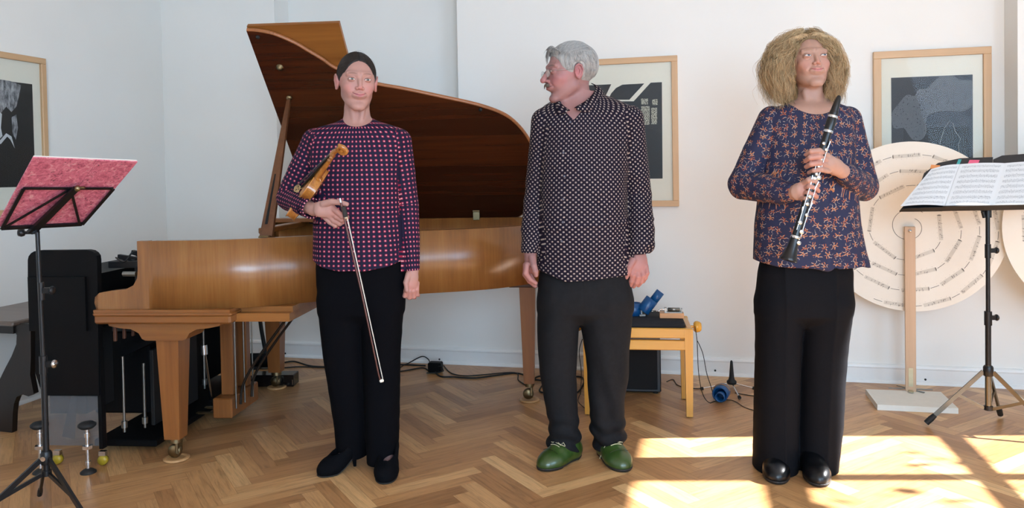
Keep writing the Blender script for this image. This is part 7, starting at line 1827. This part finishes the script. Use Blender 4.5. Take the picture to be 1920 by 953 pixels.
def hairC():
    hm = hair_mat('curly_blonde_hair', '8E6C46', 'DCBE92', .5, (50, 50, 20))
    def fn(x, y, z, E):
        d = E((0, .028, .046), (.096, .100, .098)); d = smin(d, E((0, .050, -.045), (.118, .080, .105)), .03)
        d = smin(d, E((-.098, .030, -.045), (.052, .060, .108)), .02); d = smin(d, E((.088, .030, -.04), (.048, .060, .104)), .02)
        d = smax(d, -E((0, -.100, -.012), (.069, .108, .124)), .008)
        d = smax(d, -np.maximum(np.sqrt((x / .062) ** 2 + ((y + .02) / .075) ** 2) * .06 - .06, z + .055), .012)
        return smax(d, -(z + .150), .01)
    P, F = head_shell(cC, cR, cS, fn, .0035, .20); nn = SinNoise(18, 110); P = displace(P, F, lambda P_, N: .006 * nn(P_) + .0015 * np.sin(P_[:, 0] * 900 + 6 * nn(P_))); add_mesh('hair', P, F, hair_mat('inner_hair_painted_shade', '5E4628', '9C7E54', .6, (50, 50, 20)), C_.root)  # inner shell coloured darker to stand for the shade between the curls
    rg = np.random.default_rng(9); L = []
    c0 = C_.p(1511, 122, .015)
    yf = math.radians(-3)
    for ci in range(480):
        ph = rg.uniform(-math.pi, math.pi) if ci < 380 else rg.choice([-1, 1]) * math.radians(rg.uniform(43, 75))                 # direction round the head, 0 = towards the face
        if abs(ph) < math.radians(42): continue
        fx = math.sin(ph + yf); fy = -math.cos(ph + yf)
        lay = rg.uniform(.80, 1.0) if ci < 380 else rg.uniform(.62, .85); ln = rg.uniform(.80, 1.04); ex = .190 if fx < 0 else .162; ey = .120
        amp = rg.uniform(.012, .028); fr = rg.uniform(9, 15); p1, p2 = rg.uniform(0, 6.28, 2); a0 = rg.uniform(.12, 1.1); n_ = 24; guide = []
        for t in np.linspace(0, 1, n_):
            a = a0 + (2.38 - a0) * t * ln
            prof = math.sin(min(a, 1.70)) ** 1.1 * (1 if a < 1.70 else 1 - (a - 1.70) * .30)
            rad = .05 * (1 - min(a / 1.2, 1)) + prof * lay; rad *= (.57 + .43 * min(a / 1.8, 1))
            z = math.cos(a) * .143 if a < 1.45 else math.cos(1.45) * .143 - (a - 1.45) * .222
            w_ = amp * min(1, t * 3 + .15); k1 = math.sin(fr * t + p1) * w_; k2 = math.cos(fr * t * 1.05 + p2) * w_
            guide.append(c0 + np.array((fx * ex * rad + k1 * .8, fy * ey * rad + k2, z + k2 * .7)))
        guide = np.array(guide)
        for j in range(13):
            o_ = rg.normal(size=3) * .0065; o2 = rg.normal(size=3) * .007; tt = np.linspace(0, 1, n_)[:, None]; ph2 = rg.uniform(0, 6.28); e_ = int(n_ * rg.uniform(.8, 1.0))
            wob = np.concatenate([np.sin(22 * tt + ph2), np.cos(20 * tt + ph2), np.sin(18 * tt + ph2 + 1)], 1) * .0050
            L.append((guide + o_ * (1 + .5 * tt) + (o2 - o_) * tt * (.6 + .8 * (tt > .8)) + wob * (tt > .1))[:max(6, e_)])
    for i in range(200):      # front hairline wisps and crown curls
        x0 = rg.uniform(-.066, .066); sx = 1 if x0 > -.012 else -1; amp = rg.uniform(.003, .008); p1 = rg.uniform(0, 6)
        L.append([hC(x0 + sx * (.095 * t + amp * math.sin(8 * t + p1)), -.056 + .050 * t - .022 * math.sin(3.1 * t), .108 - .40 * abs(x0) + .022 * math.sin(2.6 * t) - .150 * t * t + amp * math.cos(9 * t + p1)) for t in np.linspace(0, 1, 14)])
    for i in range(130):       # loose flyaways
        ph = rg.uniform(-1.9, 1.9) ; s_ = -1 if rg.random() < .5 else 1; z0 = rg.uniform(-.12, .11); r0 = (.17 if s_ < 0 else .148) * math.sqrt(max(.15, 1 - (z0 / .16) ** 2)); p1 = rg.uniform(0, 6)
        L.append([c0 + np.array((s_ * (r0 * .85 + .035 * t + .006 * math.sin(9 * t + p1)), rg.uniform(-.02, .04) * 0 + .01, z0 + .02 - .05 * t + .010 * math.cos(8 * t + p1))) for t in np.linspace(0, 1, 14)])
    strands('hair_curls', C_.root, L, .0006, hm, 3, .45)['kind'] = 'stuff'
hairC()
def sprig_mat():
    m, n = newmat('navy_blouse_orange_sprigs', lin('1C2040'), .75); uvn = n.coords('UV')
    vor = n.new('ShaderNodeTexVoronoi', voronoi_dimensions='2D'); n.set(vor.inputs['Vector'], uvn); vor.inputs['Scale'].default_value = 27; vor.inputs['Randomness'].default_value = .55
    loc_ = n.vmath('SUBTRACT', n.vmath('SCALE', uvn), vor.outputs['Position'])
    # 'Position' is given in unscaled coordinates
    sc = n.new('ShaderNodeVectorMath', operation='SUBTRACT'); n.set(sc.inputs[0], uvn); n.set(sc.inputs[1], vor.outputs['Position'])
    rnd = n.sep(vor.outputs['Color']); ang = n.math('MULTIPLY', rnd[0], 6.283)
    rot = n.new('ShaderNodeVectorRotate', rotation_type='Z_AXIS'); n.set(rot.inputs['Vector'], sc.outputs[0]); n.set(rot.inputs['Angle'], ang)
    q = n.sep(rot.outputs[0]); x, y = q[0], q[1]
    def arc(cx, cy, r, w_, xlo, xhi, ylo, yhi):
        dx = n.math('SUBTRACT', x, cx); dy = n.math('SUBTRACT', y, cy); d = n.math('SQRT', n.math('ADD', n.math('MULTIPLY', dx, dx), n.math('MULTIPLY', dy, dy)))
        a = n.math('LESS_THAN', n.math('ABSOLUTE', n.math('SUBTRACT', d, r)), w_)
        for s_, v, op in ((x, xlo, 'GREATER_THAN'), (x, xhi, 'LESS_THAN'), (y, ylo, 'GREATER_THAN'), (y, yhi, 'LESS_THAN')): a = n.math('MULTIPLY', a, n.math(op, s_, v))
        return a
    A1 = [arc(.012, -.004, .013, .0015, -.02, .008, -.014, .020), arc(-.012, .004, .012, .0013, -.006, .02, -.004, .018), arc(.0, .012, .010, .0013, -.012, .001, -.02, .010), arc(.004, -.014, .012, .0015, -.010, .014, -.006, .02)]
    A2 = [arc(-.010, -.006, .011, .0009, -.02, .02, .000, .012), arc(.014, .006, .009, .0008, -.02, .012, -.02, .008), arc(-.006, -.014, .009, .0008, -.02, .006, -.02, -.004)]
    f1 = A1[0]
    for a in A1[1:]: f1 = n.math('MAXIMUM', f1, a)
    f2 = A2[0]
    for a in A2[1:]: f2 = n.math('MAXIMUM', f2, a)
    ns = n.noise(uvn, 120, 2); br = n.math('GREATER_THAN', ns, .40)
    c = n.mix(n.math('MULTIPLY', f1, br), (*lin('20233F'), 1), n.mix(n.math('GREATER_THAN', rnd[1], .45), (*lin('9A5030'), 1), (*lin('AC6A42'), 1)))
    c = n.mix(n.math('MULTIPLY', f2, n.math('GREATER_THAN', ns, .46)), c, (*lin('A89A8C'), 1))
    n.set(n.b.inputs['Base Color'], c); n.b.inputs['Specular IOR Level'].default_value = .35; n.bump(n.noise(n.coords(), 400, 2), .12, .0006); return m
M['blouseC'] = sprig_mat()
def blouseC():
    V = Vol((-.34, -.36, .80), (.44, .20, 1.58), .0037)
    V.stack(torsoC, .01)
    V.chain([sC, sC * .5 + eC * .5, eC, eC * .55 + wC * .45, eC * .25 + wC * .75 + (0, 0, -.006), wC * .97 + eC * .03], [.058, .060, .062, .058, .050, .036], .005)
    V.chain([sC2, sC2 * .5 + eC2 * .5, eC2, eC2 * .6 + wC2 * .4 + (.0, 0, -.008), eC2 * .3 + wC2 * .7, wC2 * .97 + eC2 * .03], [.056, .058, .060, .056, .048, .036], .005)
    for e_, w_ in ((eC, wC), (eC2, wC2)):
        d = np.array(w_ - e_); d /= np.linalg.norm(d)
        carve(V, lambda X, Y, Z: np.maximum(-((X - w_[0]) * d[0] + (Y - w_[1]) * d[1] + (Z - w_[2]) * d[2]), np.sqrt((X - w_[0]) ** 2 + (Y - w_[1]) ** 2 + (Z - w_[2]) ** 2) - .07), .002)
    cx = C_.p(1518, 200)[0]; n0 = C_.p(1518, 217, -.10)[2]
    def nf(X, Y, Z): rr = (np.sqrt(((X - cx) / .104) ** 2 + ((Y - .02) / .125) ** 2) - 1) * .1; return np.maximum(rr, (n0 + (Y + .10) * .36) - Z + ((X - cx) / .104) ** 2 * .034)
    carve(V, nf, .004)
    xs = [C_.p(x, 495)[0] for x in (1413, 1440, 1520, 1600, 1628)]; zs = [C_.p(1500, y, -.08)[2] for y in (490, 498, 502, 501, 507)]
    zh = np.interp(V.ax[0], xs, zs)[:, None, None]; V.v = np.maximum(V.v, (zh - V.ax[2][None, None, :]).astype('f4'))
    P, F = finish(V, 1); n1 = SinNoise(43, 26, aniso=(1.7, 1.0, .35)); n2 = SinNoise(45, 70)
    xp = C_.p(1535, 400)[0]
    def dsp(P_, N):
        low = np.clip((1.30 - P_[:, 2]) / .40, 0, 1); fr = (P_[:, 1] < .0) & (np.abs(P_[:, 0]) < .30)
        dw = np.minimum(np.linalg.norm(P_ - np.array(wC), axis=1), np.linalg.norm(P_ - np.array(wC2), axis=1)); de = np.minimum(np.linalg.norm(P_ - np.array(eC), axis=1), np.linalg.norm(P_ - np.array(eC2), axis=1)); ar = np.clip(np.exp(-(dw / .09) ** 2) + np.exp(-(de / .12) ** 2), 0, 1)
        pleat = -.008 * np.exp(-((P_[:, 0] - xp + (P_[:, 2] - 1.0) * .03) / .010) ** 2) * fr * low + .006 * np.exp(-((P_[:, 0] - xp + .03) / .018) ** 2) * fr * low
        return (.0055 * low + .0012) * n1(P_) + (.0008 + .0035 * ar) * n2(P_) + pleat
    P = displace(P, F, dsp)
    uv = cloth_uv(P, F, (torsoC[7][1], 0.0, .200, .135), [([sC, eC, wC], .058), ([sC2, eC2, wC2], .056)])
    add_mesh('blouse', P, F, M['blouseC'], C_.root, uv=uv)
blouseC()
M['trouserC'] = plain('black_satin_trousers', '0F1014', .75, var=.2, scale=200, Specular_IOR_Level=.08)
def exC(P_, N):
    c = 0
    for a, b_, s_ in ((1458, 1455, 1), (1546, 1532, 1)):
        x0 = np.interp(P_[:, 2], [C_.p(b_, 870)[2], C_.p(a, 600)[2]], [C_.p(b_, 870)[0], C_.p(a, 600)[0]]); c = c + .010 * np.exp(-np.abs(P_[:, 0] - x0) / .016) * (P_[:, 1] < 0)
    return c
trousers(C_, 'trousers', [(470, 1432, 1588, 0, .115), (510, 1423, 1596, 0, .118), (560, 1419, 1596, 0, .118), (588, 1419, 1593, 0, .112)],
         [(565, 1419, 1505, 0, .112), (640, 1419, 1500, 0, .100), (700, 1418, 1498, 0, .098), (800, 1416, 1494, .0, .104), (879, 1414, 1492, .0, .112)],
         [(565, 1502, 1596, 0, .112), (640, 1501, 1587, .01, .102), (700, 1499, 1582, .015, .102), (800, 1494, 1576, .015, .108), (881, 1490, 1564, .01, .116)],
         M['trouserC'], (-.26, -.19, -.0), (.28, .19, .98), .0042, .003, 51, extra=exC)
M['patent'] = plain('black_polished_leather', '0A0B0E', .3, Specular_IOR_Level=.35)
for hl, to in (((1452, 874), (1457, 907)), ((1520, 876), (1537, 912))):
    shoe(C_.root, C_.g(*hl), C_.g(*to), .094, .075, [M['patent'], M['sole']])
# necklace
b = MB(); nl = []
for t in np.linspace(-1, 1, 23):
    px = 1519 + 33 * t; py = 216 - 27 * abs(t) ** 1.7; q = C_.p(px, py, -.075 + .05 * t * t); nl.append(q)
b.tube([tuple(p) for p in nl], .0009, 5); b.build('necklace', M['chrome'], C_.root); nk_ = bpy.data.objects['necklace']
for i in range(3, 20, 4): b = MB(); b.sphere(tuple(nl[i]), .0030, 8, 6); b.build('bead', plain('garnet_bead', '6A2A2C', .2), nk_)
# ---- clarinet
def clarinet():
    o = Vector((cl1[0], cl1[1], 0)); off = np.array(o); d = cl0 - cl1; L = np.linalg.norm(d); d /= L
    root = thing('clarinet', 'black clarinet with silver keys held diagonally in both hands by the curly-haired woman', 'clarinet', W(o.x, o.y, 0))
    x = np.cross(d, (0, -1, 0)); x /= np.linalg.norm(x); y = np.cross(x, d)
    if y[1] > 0: y = -y
    if x[0] < 0: x = -x
    Rm = Matrix([list(r) for r in np.stack([x, np.cross(d, x), d], 1)]); base = Vector(cl1) - o
    blk = plain('grenadilla', '0F0E10', .28); sil = M['chrome']; k = L / .66
    def part(name, prof, mt): b = MB(); b.lathe([(r * 1.05, z * k) for r, z in prof], c=base, R=Rm, n=28); return b.build(name, mt, root)
    part('bell', [(.030, 0), (.031, .003), (.028, .012), (.023, .03), (.0185, .055), (.0165, .08), (.0158, .10)], blk)
    part('lower_joint', [(.0145, .10), (.0140, .20), (.0140, .325)], blk); part('upper_joint', [(.0142, .325), (.0138, .44), (.0142, .515)], blk)
    part('barrel', [(.0150, .515), (.0172, .530), (.0172, .560), (.0150, .575)], blk)
    part('mouthpiece', [(.0142, .575), (.0142, .600), (.0125, .625), (.0085, .655), (.005, .663)], blk)
    for z in (.088, .322, .512, .572): part('silver_ring', [(.0168, z), (.0176, z + .002), (.0176, z + .008), (.0168, z + .010)], sil)
    part('ligature', [(.0150, .585), (.0154, .587), (.0154, .598), (.0150, .600)], plain('dark_ligature', '2A2624', .3, .5))
    Q = lambda u, s_, h: tuple(Vector(cl1 - off + d * (u * k) + x * s_ + y * h))
    def rodk(name, u0, u1, s_, h=.016):
        b = MB(); b.tube([Q(u0, s_, h), Q(u1, s_, h)], .0020, 8)
        for u in (u0 + .004, (u0 + u1) / 2, u1 - .004): b.tube([Q(u, s_, h), Q(u, s_ * .6, .008)], .0018, 6); 
        b.build(name, sil, root)
    rodk('key_rod', .10, .21, .012); rodk('key_rod', .12, .30, -.010); rodk('key_rod', .34, .46, .010); rodk('key_rod', .36, .43, -.012); rodk('key_rod', .22, .31, .014, .012)
    for u, s_, r in ((.075, .012, .0085), (.118, .010, .009), (.150, -.006, .0085), (.185, .009, .0072), (.225, .0, .0075), (.255, .0, .0075), (.345, .0, .0070), (.375, .0, .0070), (.405, .0, .0070), (.445, .008, .0075), (.465, -.008, .0068), (.335, .012, .009)):
        b = MB(); b.lathe([(r, 0), (r, .003), (r * .7, .0045), (0, .0048)], c=Q(u, s_, .0150), R=basis(y), n=16); b.build('key_pad', sil, root)
    for u0, s0, u1, s1 in ((.30, -.010, .335, -.014), (.29, .010, .32, .015), (.43, .010, .48, .012), (.19, -.010, .21, -.014), (.20, .012, .235, .016)):
        b = MB(); bar(b, Q(u0, s0, .014), Q(u1, s1, .014), .006, .0025, .009, .0025, y); b.build('key_lever', sil, root)
clarinet()
print('script seconds', round(time.time() - T0, 1))
